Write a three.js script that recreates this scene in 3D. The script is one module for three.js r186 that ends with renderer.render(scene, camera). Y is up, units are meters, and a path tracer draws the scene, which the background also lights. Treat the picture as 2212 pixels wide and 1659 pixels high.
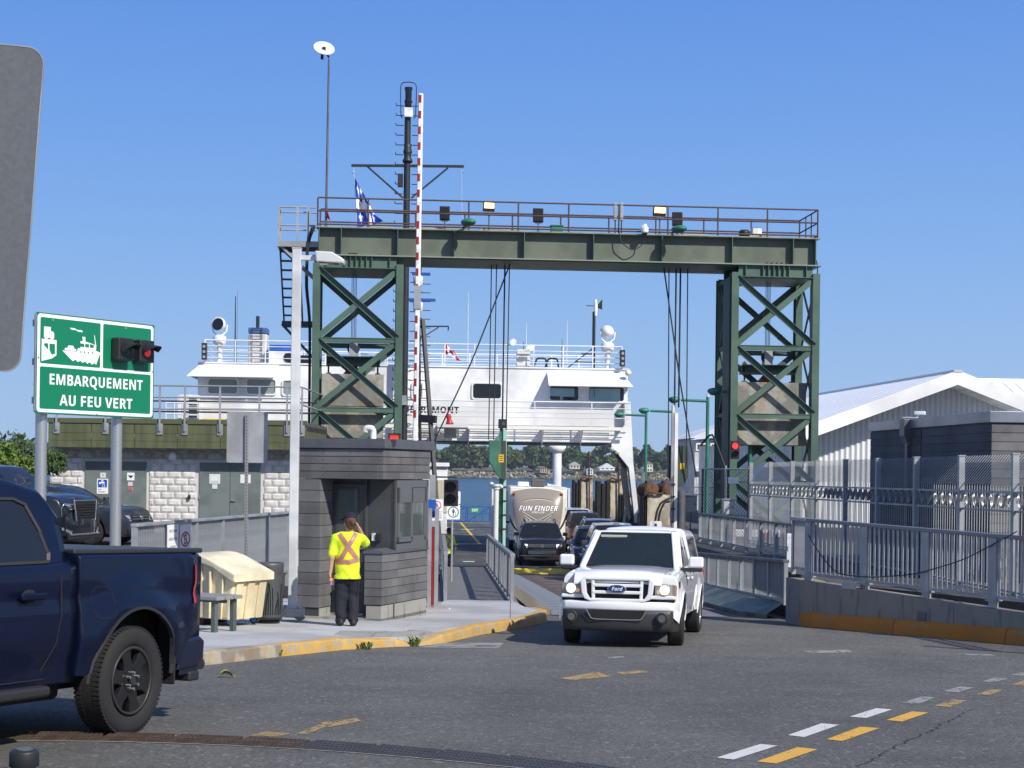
import * as THREE from 'three';
import { mergeGeometries } from 'three/addons/utils/BufferGeometryUtils.js';
import { MarchingCubes } from 'three/addons/objects/MarchingCubes.js';
import { RoundedBoxGeometry } from 'three/addons/geometries/RoundedBoxGeometry.js';

// ---------------------------------------------------------------- camera, sky, sun, exposure
const scene = new THREE.Scene();
const F = 3600, CX = 1106, HY = 1015, ROLL = 0.0124, EYE = 1.62, SLOPE = 0.034;   // lens and eye, measured on a 2212 x 1659 view
const camera = new THREE.PerspectiveCamera(2 * Math.atan(829.5 / F) * 180 / Math.PI, 4 / 3, 0.1, 9000);
camera.position.set(0, EYE, 0);
camera.rotation.z = ROLL;
camera.setViewOffset(2212, 1659, 0, 829.5 - HY, 2212, 1659);
const SUN = new THREE.Vector3(Math.sin(0.733) * Math.cos(0.68), Math.sin(0.68), Math.cos(0.733) * Math.cos(0.68));
{
  const W = 256, H = 256, d = new Float32Array(W * H * 4);
  const stops = [[-1.6, .10, .13, .16], [-.03, .26, .34, .44], [0, .385, .545, .775], [.035, .355, .54, .81], [.075, .30, .505, .835], [.14, .222, .43, .835], [.2, .165, .365, .81], [.272, .117, .298, .77], [.5, .075, .21, .62], [1.0, .045, .13, .42], [1.6, .036, .105, .35]];
  for (let j = 0; j < H; j++) {
    const el = ((j + .5) / H - .5) * Math.PI;
    let k = 0; while (k < stops.length - 2 && el > stops[k + 1][0]) k++;
    const a = stops[k], b = stops[k + 1], t = Math.min(1, Math.max(0, (el - a[0]) / (b[0] - a[0])));
    for (let i = 0; i < W; i++) {
      const o = (j * W + i) * 4;
      const az = (i + .5) / W * Math.PI * 2, g = Math.acos(Math.max(-1, Math.min(1, SUN.x * Math.cos(el) * Math.cos(az - Math.PI) + SUN.y * Math.sin(el) + SUN.z * Math.cos(el) * Math.sin(az - Math.PI)))), w = el > -.02 ? .62 * Math.exp(-g / .55) : 0, glow = [.95, .93, .88];   // whiter air round the sun, behind the camera
      for (let c = 0; c < 3; c++) { const q = a[c + 1] + (b[c + 1] - a[c + 1]) * t; d[o + c] = q + (glow[c] - q) * w; }
      d[o + 3] = 1;
    }
  }
  const t = new THREE.DataTexture(d, W, H, THREE.RGBAFormat, THREE.FloatType);
  t.mapping = THREE.EquirectangularReflectionMapping; t.magFilter = t.minFilter = THREE.LinearFilter; t.wrapS = THREE.RepeatWrapping; t.needsUpdate = true;
  scene.background = t; scene.environment = t;
}
const sun = new THREE.DirectionalLight(new THREE.Color().setRGB(1, .945, .85), 4.9);
sun.position.copy(SUN).multiplyScalar(150).add(new THREE.Vector3(0, 0, -40));
sun.target.position.set(0, 0, -40);
sun.castShadow = true; sun.shadow.mapSize.set(4096, 4096);
Object.assign(sun.shadow.camera, { left: -70, right: 70, top: 70, bottom: -70, near: 1, far: 400 });
scene.add(sun, sun.target);
const renderer = new THREE.WebGLRenderer({ antialias: true });
renderer.toneMapping = THREE.LinearToneMapping;
renderer.toneMappingExposure = 1;
renderer.shadowMap.enabled = true;
scene.fog = new THREE.FogExp2(new THREE.Color().setRGB(.62, .72, .86), .0001);

// ---------------------------------------------------------------- helpers
const V = (x, y, z) => new THREE.Vector3(x, y, z);
function rnd(seed) { let s = seed >>> 0; return () => { s = (s + 0x6d2b79f5) | 0; let t = Math.imul(s ^ (s >>> 15), 1 | s); t = (t + Math.imul(t ^ (t >>> 7), 61 | t)) ^ t; return ((t ^ (t >>> 14)) >>> 0) / 4294967296; }; }
const cR = Math.cos(ROLL), sR = Math.sin(ROLL);
function at(px, py, z) { const u = px - CX, v = HY - py; return V((u * cR - v * sR) * z / F, EYE + (u * sR + v * cR) * z / F, -z); }   // a point of the place at distance z
function ground(px, py, off = 0) { const u = px - CX, v = HY - py, k = (u * sR + v * cR) / F; return at(px, py, (EYE - off) / (-k - SLOPE)); }   // on the sloping road
const roadY = (z) => -SLOPE * -z;          // height of the road at world z (z is negative ahead)
function rayIn(g, px, py) { g.updateMatrixWorld(true); const inv = g.matrixWorld.clone().invert(); return [V(0, EYE, 0).applyMatrix4(inv), at(px, py, 1).applyMatrix4(inv)]; }
function onZ(g, px, py, zl = 0) { const [o, p] = rayIn(g, px, py), t = (zl - o.z) / (p.z - o.z); return [o.x + (p.x - o.x) * t, o.y + (p.y - o.y) * t]; }
function onX(g, px, py, xl = 0) { const [o, p] = rayIn(g, px, py), t = (xl - o.x) / (p.x - o.x); return [o.z + (p.z - o.z) * t, o.y + (p.y - o.y) * t]; }

const used = new Map();
function numbered(n) { const k = used.get(n) || 0; used.set(n, k + 1); return k ? n + '_' + String(k).padStart(3, '0') : n; }
function tag(o, label, category, group, kind) { if (label) o.userData.label = label; if (category) o.userData.category = category; if (group) o.userData.group = group; if (kind) o.userData.kind = kind; return o; }
function thing(name, label, category, pos = [0, 0, 0], yaw = 0, group) {
  const o = new THREE.Group(); o.name = numbered(name); scene.add(o);
  if (pos.isVector3) o.position.copy(pos); else o.position.set(...pos);
  o.rotation.y = yaw; return tag(o, label, category, group);
}
function structure(o) { o.userData.kind = 'structure'; return o; }
function shadows(o) { o.castShadow = o.receiveShadow = true; return o; }
function metricUV(g, s = 1) {
  const p = g.attributes.position, n = g.attributes.normal, u = new Float32Array(p.count * 2);
  for (let i = 0; i < p.count; i++) {
    const ax = Math.abs(n.getX(i)), ay = Math.abs(n.getY(i)), az = Math.abs(n.getZ(i));
    if (ay > ax && ay > az) { u[2 * i] = p.getX(i); u[2 * i + 1] = p.getZ(i); } else if (ax > az) { u[2 * i] = p.getZ(i); u[2 * i + 1] = p.getY(i); } else { u[2 * i] = p.getX(i); u[2 * i + 1] = p.getY(i); }
  }
  if (s !== 1) for (let i = 0; i < u.length; i++) u[i] *= s;
  g.setAttribute('uv', new THREE.BufferAttribute(u, 2)); return g;
}
const M4 = new THREE.Matrix4();
function place(pos, rot = [0, 0, 0], sc = [1, 1, 1]) { return new THREE.Matrix4().compose(pos.isVector3 ? pos : V(...pos), new THREE.Quaternion().setFromEuler(new THREE.Euler(...rot)), V(...sc)); }
function frameOf(a, b) {   // matrix whose y runs from a to b, x kept level
  const y = b.clone().sub(a), L = y.length(); y.normalize();
  let x = V(0, 1, 0).cross(y); if (x.lengthSq() < 1e-6) x = V(1, 0, 0); x.normalize();
  const z = x.clone().cross(y).normalize();
  return [new THREE.Matrix4().makeBasis(x, y, z).setPosition(a.clone().add(b).multiplyScalar(.5)), L];
}
const vv = (a) => a.isVector3 ? a : V(...a);
class MB {
  constructor() { this.g = []; }
  add(geo, m) { let g = geo.index ? geo.toNonIndexed() : geo; if (m) g = g.clone().applyMatrix4(m); if (!g.attributes.normal) g.computeVertexNormals(); for (const k of Object.keys(g.attributes)) if (!['position', 'normal', 'uv'].includes(k)) g.deleteAttribute(k); if (!g.attributes.uv) metricUV(g); this.g.push(g); return this; }
  box(x0, x1, y0, y1, z0, z1, r = 0) { const w = Math.abs(x1 - x0), h = Math.abs(y1 - y0), d = Math.abs(z1 - z0); const g = r ? new RoundedBoxGeometry(w, h, d, 2, Math.min(r, w / 2.01, h / 2.01, d / 2.01)) : new THREE.BoxGeometry(w, h, d); return this.add(g, place([(x0 + x1) / 2, (y0 + y1) / 2, (z0 + z1) / 2])); }
  bar(a, b, w, h, r = 0) { const [m, L] = frameOf(vv(a), vv(b)); return this.add(r ? new RoundedBoxGeometry(w, L, h, 2, Math.min(r, w / 2.01, h / 2.01)) : new THREE.BoxGeometry(w, L, h), m); }   // w level, h across
  tube(a, b, r, n = 10, r2 = r) { const [m, L] = frameOf(vv(a), vv(b)); return this.add(new THREE.CylinderGeometry(r2, r, L, n), m); }
  path(pts, r, n = 6, seg = 0, closed = false) { const c = new THREE.CatmullRomCurve3(pts.map(vv), closed, 'catmullrom', .3); return this.add(new THREE.TubeGeometry(c, seg || pts.length * 6, r, n, closed)); }
  sphere(p, r, sc = [1, 1, 1], n = 16) { return this.add(new THREE.SphereGeometry(r, n, Math.round(n * .7)), place(vv(p), [0, 0, 0], sc)); }
  disc(p, r, h, rot = [0, 0, 0], n = 24, r2 = r) { return this.add(new THREE.CylinderGeometry(r2, r, h, n), place(vv(p), rot)); }
  prism(pts, z0, z1, bev = 0, m) { const s = new THREE.Shape(pts.map((p) => new THREE.Vector2(p[0], p[1]))); const g = new THREE.ExtrudeGeometry(s, { depth: Math.abs(z1 - z0) - 2 * bev, bevelEnabled: bev > 0, bevelSize: bev, bevelThickness: bev, bevelOffset: -bev, bevelSegments: 2, curveSegments: 10 }); g.translate(0, 0, Math.min(z0, z1) + bev); return this.add(g, m); }
  shape(s, z0, z1, bev = 0, m, cs = 12) { const g = new THREE.ExtrudeGeometry(s, { depth: Math.abs(z1 - z0) - 2 * bev, bevelEnabled: bev > 0, bevelSize: bev, bevelThickness: bev, bevelOffset: -bev, bevelSegments: 2, curveSegments: cs }); g.translate(0, 0, Math.min(z0, z1) + bev); return this.add(g, m); }
  quad(a, b, c, d) { const P = [a, b, c, a, c, d].map(vv), g = new THREE.BufferGeometry(); g.setAttribute('position', new THREE.BufferAttribute(new Float32Array(P.flatMap((p) => [p.x, p.y, p.z])), 3)); return this.add(g); }
  lathe(pts, m, n = 20) { return this.add(new THREE.LatheGeometry(pts.map((p) => new THREE.Vector2(p[0], p[1])), n), m); }
  geo(keep) { const g = mergeGeometries(this.g, false); if (!keep) metricUV(g); return g; }
  build(name, mat, parent, o = {}) {
    const m = shadows(new THREE.Mesh(this.geo(o.uv), mat)); m.name = parent ? name : numbered(name);
    (parent || scene).add(m); if (o.label) m.userData.label = o.label; if (o.kind) m.userData.kind = o.kind; return m;
  }
}
function meshOf(geo, name, mat, parent, m) { const o = shadows(new THREE.Mesh(geo, mat)); o.name = parent ? name : numbered(name); (parent || scene).add(o); if (m) o.applyMatrix4(m); return o; }
function grid(nu, nv, fn, uv) {   // smooth sheet, fn(u, v) -> [x, y, z]
  const P = [], U = [], I = [];
  for (let j = 0; j <= nv; j++) for (let i = 0; i <= nu; i++) { const p = fn(i / nu, j / nv); P.push(...p); const q = uv ? uv(i / nu, j / nv) : [i / nu, j / nv]; U.push(...q); }
  for (let j = 0; j < nv; j++) for (let i = 0; i < nu; i++) { const a = j * (nu + 1) + i, b = a + 1, c = a + nu + 1, d = c + 1; I.push(a, b, d, a, d, c); }
  const g = new THREE.BufferGeometry(); g.setAttribute('position', new THREE.Float32BufferAttribute(P, 3)); g.setAttribute('uv', new THREE.Float32BufferAttribute(U, 2)); g.setIndex(I); g.computeVertexNormals(); return g;
}
function roundRect(w, h, r, x = 0, y = 0) { const s = new THREE.Shape(); const a = x - w / 2, b = y - h / 2, c = x + w / 2, d = y + h / 2; s.moveTo(a + r, b); s.lineTo(c - r, b); s.absarc(c - r, b + r, r, -Math.PI / 2, 0); s.lineTo(c, d - r); s.absarc(c - r, d - r, r, 0, Math.PI / 2); s.lineTo(a + r, d); s.absarc(a + r, d - r, r, Math.PI / 2, Math.PI); s.lineTo(a, b + r); s.absarc(a + r, b + r, r, Math.PI, Math.PI * 1.5); return s; }

// ---------------------------------------------------------------- textures and materials
function hash(x, y, s) { let h = Math.imul(x, 374761393) ^ Math.imul(y, 668265263) ^ Math.imul(s, 2246822519); h = Math.imul(h ^ (h >>> 13), 1274126177); return ((h ^ (h >>> 16)) >>> 0) / 4294967296; }
function vnoise(x, y, px, py, s) { const X = Math.floor(x), Y = Math.floor(y), f = x - X, g = y - Y, u = f * f * (3 - 2 * f), w = g * g * (3 - 2 * g), m = (a, p) => ((a % p) + p) % p; const a = hash(m(X, px), m(Y, py), s), b = hash(m(X + 1, px), m(Y, py), s), c = hash(m(X, px), m(Y + 1, py), s), d = hash(m(X + 1, px), m(Y + 1, py), s); return a + (b - a) * u + (c - a) * w + (a - b - c + d) * u * w; }
function fbm(u, v, p, oct, s = 1, q = p) { let r = 0, a = .5, t = 0; for (let o = 0; o < oct; o++) { r += a * vnoise(u * p, v * q, p, q, s + o); t += a; a *= .5; p *= 2; q *= 2; } return r / t; }
const clamp = (x, a = 0, b = 1) => Math.min(b, Math.max(a, x)), mixf = (a, b, t) => a + (b - a) * t, sstep = (a, b, x) => { const t = clamp((x - a) / (b - a)); return t * t * (3 - 2 * t); };
const toS = (x) => Math.round(255 * (x <= .0031308 ? 12.92 * x : 1.055 * Math.pow(clamp(x), 1 / 2.4) - .055));
function tex(n, fn, color = false, m = n) {
  const d = new Uint8Array(n * m * 4);
  for (let j = 0; j < m; j++) for (let i = 0; i < n; i++) { const c = fn((i + .5) / n, (j + .5) / m), o = (j * n + i) * 4; for (let k = 0; k < 3; k++) { const x = Array.isArray(c) ? c[k] : c; d[o + k] = color ? toS(x) : Math.round(255 * clamp(x)); } d[o + 3] = 255; }
  const t = new THREE.DataTexture(d, n, m, THREE.RGBAFormat); t.magFilter = THREE.LinearFilter; t.minFilter = THREE.LinearMipmapLinearFilter; t.generateMipmaps = true; t.wrapS = t.wrapT = THREE.RepeatWrapping; t.anisotropy = 8; if (color) t.colorSpace = THREE.SRGBColorSpace; t.needsUpdate = true; return t;
}
function rep(t, x, y = x) { const c = t.clone(); c.repeat.set(x, y); c.needsUpdate = true; return c; }
const T = {
  cloud: tex(256, (u, v) => .72 + .28 * sstep(.3, .7, fbm(u, v, 4, 5, 3)), true),
  grain: tex(256, (u, v) => .78 + .22 * fbm(u, v, 64, 2, 7), true),
  grainB: tex(256, (u, v) => fbm(u, v, 48, 3, 9)),
  lumpB: tex(256, (u, v) => fbm(u, v, 8, 5, 13)),
  streak: tex(256, (u, v) => .66 + .34 * sstep(.25, .7, .6 * fbm(u, v, 32, 3, 21, 3) + .4 * fbm(u, v, 4, 3, 25)), true),
  asphalt: tex(1024, (u, v) => { const a = fbm(u, v, 256, 2, 31), b = fbm(u, v, 8, 4, 35), c = fbm(u, v, 128, 1, 38); const sp = c > .8 ? (c - .8) * 7 : 0, k = .72 + .7 * (a - .5) + .3 * (b - .5) + sp; return [k, k, k].map((x) => x * .8); }, true),
  asphaltB: tex(512, (u, v) => fbm(u, v, 128, 2, 31)),
  concrete: tex(512, (u, v) => { const a = fbm(u, v, 5, 6, 41), b = fbm(u, v, 128, 2, 45), s = fbm(u, v, 24, 3, 47, 3), k = .78 + .26 * (a - .5) + .12 * (b - .5) - .24 * sstep(.58, .8, s); return [k, k * .99, k * .965]; }, true),
  stain: tex(512, (u, v) => { const a = fbm(u, v, 4, 6, 51), b = fbm(u, v, 9, 5, 57), s = sstep(.44, .6, a), r = sstep(.54, .7, b); const k = mixf(.55, .9, s); return [k, k * mixf(.97, .84, r), k * mixf(.92, .66, r)]; }, true),
  rust: tex(512, (u, v) => { const a = fbm(u, v, 6, 5, 61), b = fbm(u, v, 60, 2, 65, 8); const t = sstep(.38, .62, a * .7 + b * .3); return [mixf(.30, .52, t), mixf(.20, .40, t), mixf(.15, .33, t)]; }, true),
  wornA: tex(512, (u, v) => sstep(.34, .46, .55 * fbm(u, v, 12, 5, 71) + .45 * fbm(u, v, 90, 2, 75))),
  wornC: tex(512, (u, v) => sstep(.24, .33, .5 * fbm(u, v, 12, 5, 72) + .5 * fbm(u, v, 90, 2, 76))),
  wornB: tex(512, (u, v) => sstep(.46, .60, .5 * fbm(u, v, 10, 5, 78) + .5 * fbm(u, v, 90, 2, 79))),
  wave: tex(512, (u, v) => .5 * fbm(u, v, 10, 4, 81, 16) + .5 * fbm(u, v, 40, 3, 85, 60)),
};
function mat(c, rough = .6, metal = 0, o = {}) {
  const P = o.phys ? THREE.MeshPhysicalMaterial : THREE.MeshStandardMaterial, m = new P({ roughness: rough, metalness: metal });
  m.color.setRGB(...c);
  if (o.map) { m.map = rep(T[o.map], o.s || 1, o.sy || o.s || 1); const k = o.lift || 1.12; m.color.multiplyScalar(k); }
  if (o.bump) { m.bumpMap = rep(T[o.bump], o.bs || o.s || 1); m.bumpScale = o.bh || .002; }
  if (o.cc) { m.clearcoat = o.cc; m.clearcoatRoughness = o.ccr || .04; }
  if (o.side) m.side = THREE.DoubleSide;
  if (o.em) { m.emissive.setRGB(...o.em); m.emissiveIntensity = o.ei || 1; }
  if (o.vc) m.vertexColors = true;
  return m;
}
const A = {
  asphalt: mat([.122, .120, .113], .93, 0, { map: 'asphalt', s: .22, lift: 1.62, bump: 'asphaltB', bs: .55, bh: .006, vc: true }),
  yard: mat([.12, .12, .118], .95, 0, { map: 'asphalt', s: .3, lift: 1.1 }),
  sidewalk: mat([.42, .42, .425], .9, 0, { map: 'concrete', s: .33, bump: 'grainB', bs: 2, bh: .0015 }),
  concrete: mat([.36, .355, .335], .92, 0, { map: 'concrete', s: .45, bump: 'lumpB', bs: .8, bh: .006 }),
  oldConcrete: mat([.33, .33, .315], .95, 0, { map: 'stain', s: .42, lift: 1.15, bump: 'lumpB', bs: 1, bh: .02 }),
  green: mat([.072, .13, .095], .5, 0, { map: 'cloud', s: .3, bump: 'grainB', bs: 3, bh: .0006 }),
  greenWeb: mat([.118, .14, .105], .62, 0, { map: 'cloud', s: .35, bump: 'grainB', bs: 3, bh: .0006 }),
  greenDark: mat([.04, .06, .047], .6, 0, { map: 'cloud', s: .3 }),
  teal: mat([.03, .20, .135], .45, 0, { map: 'cloud', s: .5 }),
  paleTeal: mat([.34, .55, .49], .5, 0, { map: 'streak', s: .6 }),
  galv: mat([.37, .385, .40], .5, .35, { map: 'cloud', s: .7, bump: 'grainB', bs: 4, bh: .0005 }),
  galvDark: mat([.12, .128, .14], .55, .3, { map: 'cloud', s: .7 }),
  steel: mat([.55, .55, .54], .33, .75, { map: 'grain', s: 2 }),
  rustRail: mat([.105, .06, .052], .75, .1, { map: 'cloud', s: 2 }),
  rustSteel: mat([.14, .075, .05], .9, .1, { map: 'stain', s: 1.1 }),
  white: mat([.78, .79, .80], .42, 0, { map: 'cloud', s: .16, lift: 1.12 }),
  whiteDirty: mat([.72, .72, .70], .5, 0, { map: 'streak', s: .4, lift: 1.1 }),
  black: mat([.018, .019, .022], .5, 0, { map: 'cloud', s: .5 }),
  rubber: mat([.022, .022, .023], .85, 0, { map: 'cloud', s: 2 }),
  cable: mat([.03, .03, .034], .6, .2),
  red: mat([.42, .02, .022], .45),
  whiteP: mat([.8, .8, .79], .4, 0, { map: 'cloud', s: 1.5 }),
  blue: mat([.02, .09, .40], .45, 0, { map: 'cloud', s: .5 }),
  yellow: mat([.72, .43, .03], .7, 0, { map: 'cloud', s: .8 }),
  chrome: mat([.75, .76, .78], .14, 1),
  glass: (() => { const m = new THREE.MeshPhysicalMaterial({ roughness: .03, metalness: 0, transmission: .9, thickness: 0, ior: 1.5 }); m.color.setRGB(.55, .62, .6); return m; })(),
  darkGlass: (() => { const m = new THREE.MeshPhysicalMaterial({ roughness: .04, metalness: 0 }); m.color.setRGB(.012, .014, .017); return m; })(),
  roomGlass: (() => { const m = new THREE.MeshPhysicalMaterial({ roughness: .06, metalness: 0 }); m.color.setRGB(.08, .1, .1); return m; })(),
};
// ---------------------------------------------------------------- ground, road, pavement, ramp, water, far shore
const WATER = -4.1, DECK = -2.2;
const drainD = (x) => { const q = clamp(x, -5.2, 1.25); return 11.61 - .655 * q - .104 * q * q; }, DRW = .38;   // far edge of the drain channel
{
  // road: one sheet, sloping gently down to the landing
  const xs = [-300, -120, -60, -40], ds = [-300, -120, -50];
  for (let x = -30; x <= 30; x += .5) xs.push(x); xs.push(40, 60, 120, 300);
  for (let d = -20; d <= 30.2; d += .4) if (Math.abs(d - 11.81) > .25) ds.push(d); ds.push(30.4, 12, 12 - DRW); ds.sort((a, b) => a - b); const j0 = ds.indexOf(12 - DRW);
  const P = [], C = [], U = [], I = [];
  for (const d0 of ds) for (const x of xs) {
    const d = d0 + (drainD(x) - 12) * sstep(7.5, .5, Math.abs(d0 - 11.81));
    P.push(x, -SLOPE * d, -d); U.push(x, d);
    const a = fbm((x + 300) / 600, (d + 300) / 600, 96, 4, 91, 80), b = fbm((x + 300) / 600, (d + 300) / 600, 600, 3, 95, 150);
    const k = .92 + .42 * (a - .5) + .3 * (b - .5); C.push(k, k, k * .995);
  }
  const n = xs.length;
  for (let j = 0; j < ds.length - 1; j++) for (let i = 0; i < n - 1; i++) { if (j === j0 && xs[i] >= -5 && xs[i + 1] <= 1) continue; const a = j * n + i, b = a + 1, c = a + n, e = c + 1; I.push(a, b, e, a, e, c); }
  const g = new THREE.BufferGeometry(); g.setAttribute('position', new THREE.Float32BufferAttribute(P, 3)); g.setAttribute('uv', new THREE.Float32BufferAttribute(U, 2)); g.setAttribute('color', new THREE.Float32BufferAttribute(C, 3)); g.setIndex(I); g.computeVertexNormals();
  structure(meshOf(g, 'road', A.asphalt));
}
function slabPoly(name, pts, mat, depth, y) {   // pts [x, d]; top follows y(x, d)
  const s = new THREE.Shape(pts.map((p) => new THREE.Vector2(p[0], p[1]))), g = new THREE.ExtrudeGeometry(s, { depth, bevelEnabled: false });
  const p = g.attributes.position;
  for (let i = 0; i < p.count; i++) { const x = p.getX(i), d = p.getY(i), t = p.getZ(i); p.setXYZ(i, x, y(x, d) - depth + t, -d); }
  const h = g.index ? g.toNonIndexed() : g; h.computeVertexNormals(); metricUV(h);
  return meshOf(h, name, mat);
}
const yardY = (x, d) => d < 36 ? mixf(-.55, -.34, clamp((d - 24) / 12)) : -.34;
structure(slabPoly('yard', [[-300, 36], [-300, 24], [-6.0, 24], [-4.75, 33], [-4.4, 36]], A.yard, 6, yardY));
structure(slabPoly('yard', [[-300, 62], [-300, 36.004], [-4.4, 36.004], [-3.9, 62]], A.yard, 6, () => -.34));
const quayY = (x, d) => -.25 - .006 * (Math.min(d, 49) - 25);
structure(slabPoly('quay', [[7.9, 24], [5.6, 28.8], [5.25, 36], [4.75, 50], [4.9, 60.5], [6.5, 60.6], [5.2, 130], [300, 130], [300, 24]], A.yard, 6, quayY));

{ // pavement
  const kb = [[300, 1455], [420, 1440], [610, 1418], [740, 1404], [855, 1397], [905, 1396], [960, 1389], [1040, 1371], [1130, 1356], [1182, 1344]].map((p) => ground(p[0], p[1]));
  kb.unshift(V(-7.4, .0, -11.2), V(-10.5, 0, -4.5)); [kb[0], kb[1]] = [kb[1], kb[0]];
  kb.push(V(.66, 0, -29.9), V(.40, 0, -31.2));
  const kh = [.15, .15, .15, .15, .15, .15, .10, .035, .12, .15, .15, .15, .14, .13];
  const kerb = new THREE.Group(); kerb.name = 'kerb'; structure(kerb); scene.add(kerb);
  const paint = mat([1, 1, 1], .8, 0, { bump: 'lumpB', s: 1.5, bh: .008 });
  paint.map = tex(512, (u, v) => { const w = sstep(.36, .5, .6 * fbm(u, v, 10, 5, 101) + .4 * fbm(u, v, 70, 2, 103)), k = .8 + .3 * (fbm(u, v, 5, 4, 107) - .5); return w > .5 ? [.66 * k, .40 * k, .095 * k] : [mixf(.34, .62 * k, w), mixf(.315, .39 * k, w), mixf(.26, .12 * k, w)]; }, true);
  const grey = mat([.36, .33, .27], .92, 0, { map: 'stain', s: .9, lift: 1.15, bump: 'lumpB', bh: .01 });
  const inner = [];
  for (let i = 0; i < kb.length; i++) {
    const a = kb[Math.max(0, i - 1)], b = kb[Math.min(kb.length - 1, i + 1)], t = b.clone().sub(a).setY(0).normalize(), nl = V(t.z, 0, -t.x); // to the left of travel
    if (nl.x > 0 && i < 9) nl.negate(); inner.push(kb[i].clone().addScaledVector(nl, .17));
  }
  inner[inner.length - 2].set(.5, 0, -30.0); inner[inner.length - 1].set(.25, 0, -31.2); inner[inner.length - 3].set(.42, 0, -28.75);
  const top = (p, h) => V(p.x, roadY(p.z) + h, p.z);
  for (let i = 0; i < kb.length - 1; i++) {
    const N = 6, seg = [];
    for (let k = 0; k <= N; k++) { const t = k / N, b = kb[i].clone().lerp(kb[i + 1], t), n = inner[i].clone().lerp(inner[i + 1], t), h = mixf(kh[i], kh[i + 1], t); const w = .012 * (hash(i * 7 + k, 3, 5) - .5); seg.push([top(b, -.02), top(b.clone().lerp(n, .06), h - .03 + w), top(b.clone().lerp(n, .2), h + w * .6), top(n, h + .004)]); }
    const g = grid(N, 3, (u, v) => { const p = seg[Math.round(u * N)][Math.round(v * 3)]; return [p.x, p.y, p.z]; }, (u, v) => [u * kb[i].distanceTo(kb[i + 1]) + i * 1.37, v * .35]);
    meshOf(g, 'kerb_stone', i < 4 ? grey : paint, kerb);
  }
  // paving slabs, clipped to the outline
  const poly = inner.map((p) => [p.x, -p.z]).concat([[.05, 33], [-1.3, 33], [-1.3, 31], [-4.75, 33], [-5.9, 24.2], [-10, 12], [-13, 4.5]]);
  function clip(P, ax, lim, sg) { const out = []; for (let i = 0; i < P.length; i++) { const a = P[i], b = P[(i + 1) % P.length], ia = sg * (a[ax] - lim) >= 0, ib = sg * (b[ax] - lim) >= 0; if (ia) out.push(a); if (ia !== ib) { const t = (lim - a[ax]) / (b[ax] - a[ax]); out.push([a[0] + (b[0] - a[0]) * t, a[1] + (b[1] - a[1]) * t]); } } return out; }
  const pave = new THREE.Group(); pave.name = 'pavement'; structure(pave); scene.add(pave);
  const vars = [.42, .405, .43].map((k) => mat([k, k, k * 1.0], .9, 0, { map: 'cloud', s: .23, bump: 'grainB', bs: 2, bh: .0015 }));
  const ht = (x, d) => { let best = 1e9, h = .15; for (let i = 0; i < kb.length; i++) { const q = (kb[i].x - x) ** 2 + (kb[i].z + d) ** 2; if (q < best) { best = q; h = kh[i]; } } return -SLOPE * d + mixf(h, .15, sstep(.2, 1.2, Math.sqrt(best))); };
  let ci = 0;
  for (let x = -13.5; x < 1.5; x += 1.5) for (let d = 3; d < 33.5; d += 1.5) {
    const e = .005; let q = clip(poly, 0, x + e, 1); if (q.length > 2) q = clip(q, 0, x + 1.5 - e, -1); if (q.length > 2) q = clip(q, 1, d + e, 1); if (q.length > 2) q = clip(q, 1, d + 1.5 - e, -1);
    if (q.length < 3) continue; let area = 0; q.forEach((p, i) => { const r = q[(i + 1) % q.length]; area += p[0] * r[1] - p[1] * r[0]; }); if (Math.abs(area) < .02) continue;
    const m = slabPoly('slab', q, vars[(ci++ * 7) % 3], .09, (X, D) => ht(X, D)); m.name = 'slab'; pave.add(m);
  }
  structure(slabPoly('pavement_bed', inner.map((p) => [p.x, -p.z]).concat([[.0, 32.9], [-4.7, 33], [-5.9, 24.2], [-10, 12], [-13, 4.5]]), A.concrete, .06, (x, d) => ht(x, d) - .02));
}
// worn paint on the road
function paintPatch(name, quadPx, mat_, label, cat, group) {
  const P = quadPx.map((p) => ground(p[0], p[1])); const c = P.reduce((a, p) => a.add(p), V(0, 0, 0)).multiplyScalar(.25);
  const g = grid(6, 3, (u, v) => { const a = P[0].clone().lerp(P[1], u), b = P[3].clone().lerp(P[2], u), q = a.lerp(b, v).sub(c); return [q.x, q.y + .004, q.z]; }, (u, v) => [c.x + u * .9, c.z + v * .3]);
  const n = g.attributes.normal; if (n.getY(0) < 0) { g.index.array.reverse(); g.computeVertexNormals(); }
  const m = meshOf(g, name, mat_); m.position.copy(c); return tag(m, label, cat, group, 'structure');
}
const z3 = (q) => q.map((p) => [(2200 + p[0] / 1.3293) * .57246, (2300 + p[1] / 1.3293) * .57246]);
function paintMat(c, a, s) { const m = mat(c, .85, 0, { map: 'grain', s: 1 }); m.alphaMap = rep(T[a], s); m.transparent = true; return m; }
const wp = paintMat([.60, .60, .57], 'wornC', .5), yp = paintMat([.66, .37, .06], 'wornC', .5), wpOld = paintMat([.29, .29, .28], 'wornA', .6), ypOld = paintMat([.36, .25, .11], 'wornA', .6);
[[[670, 745], [890, 677], [975, 685], [755, 755]], [[1028, 632], [1195, 573], [1287, 580], [1110, 642]], [[1338, 539], [1470, 497], [1550, 503], [1420, 546]], [[1600, 470], [1700, 437], [1775, 443], [1680, 476]], [[1808, 411], [1890, 388], [1960, 393], [1880, 417]], [[2003, 362], [2070, 342], [2135, 347], [2065, 367]], [[2148, 329], [2190, 317], [2260, 322], [2215, 334]]].forEach((q, i) => paintPatch('lane_dash', z3(q), i < 3 ? wp : wpOld));
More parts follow.
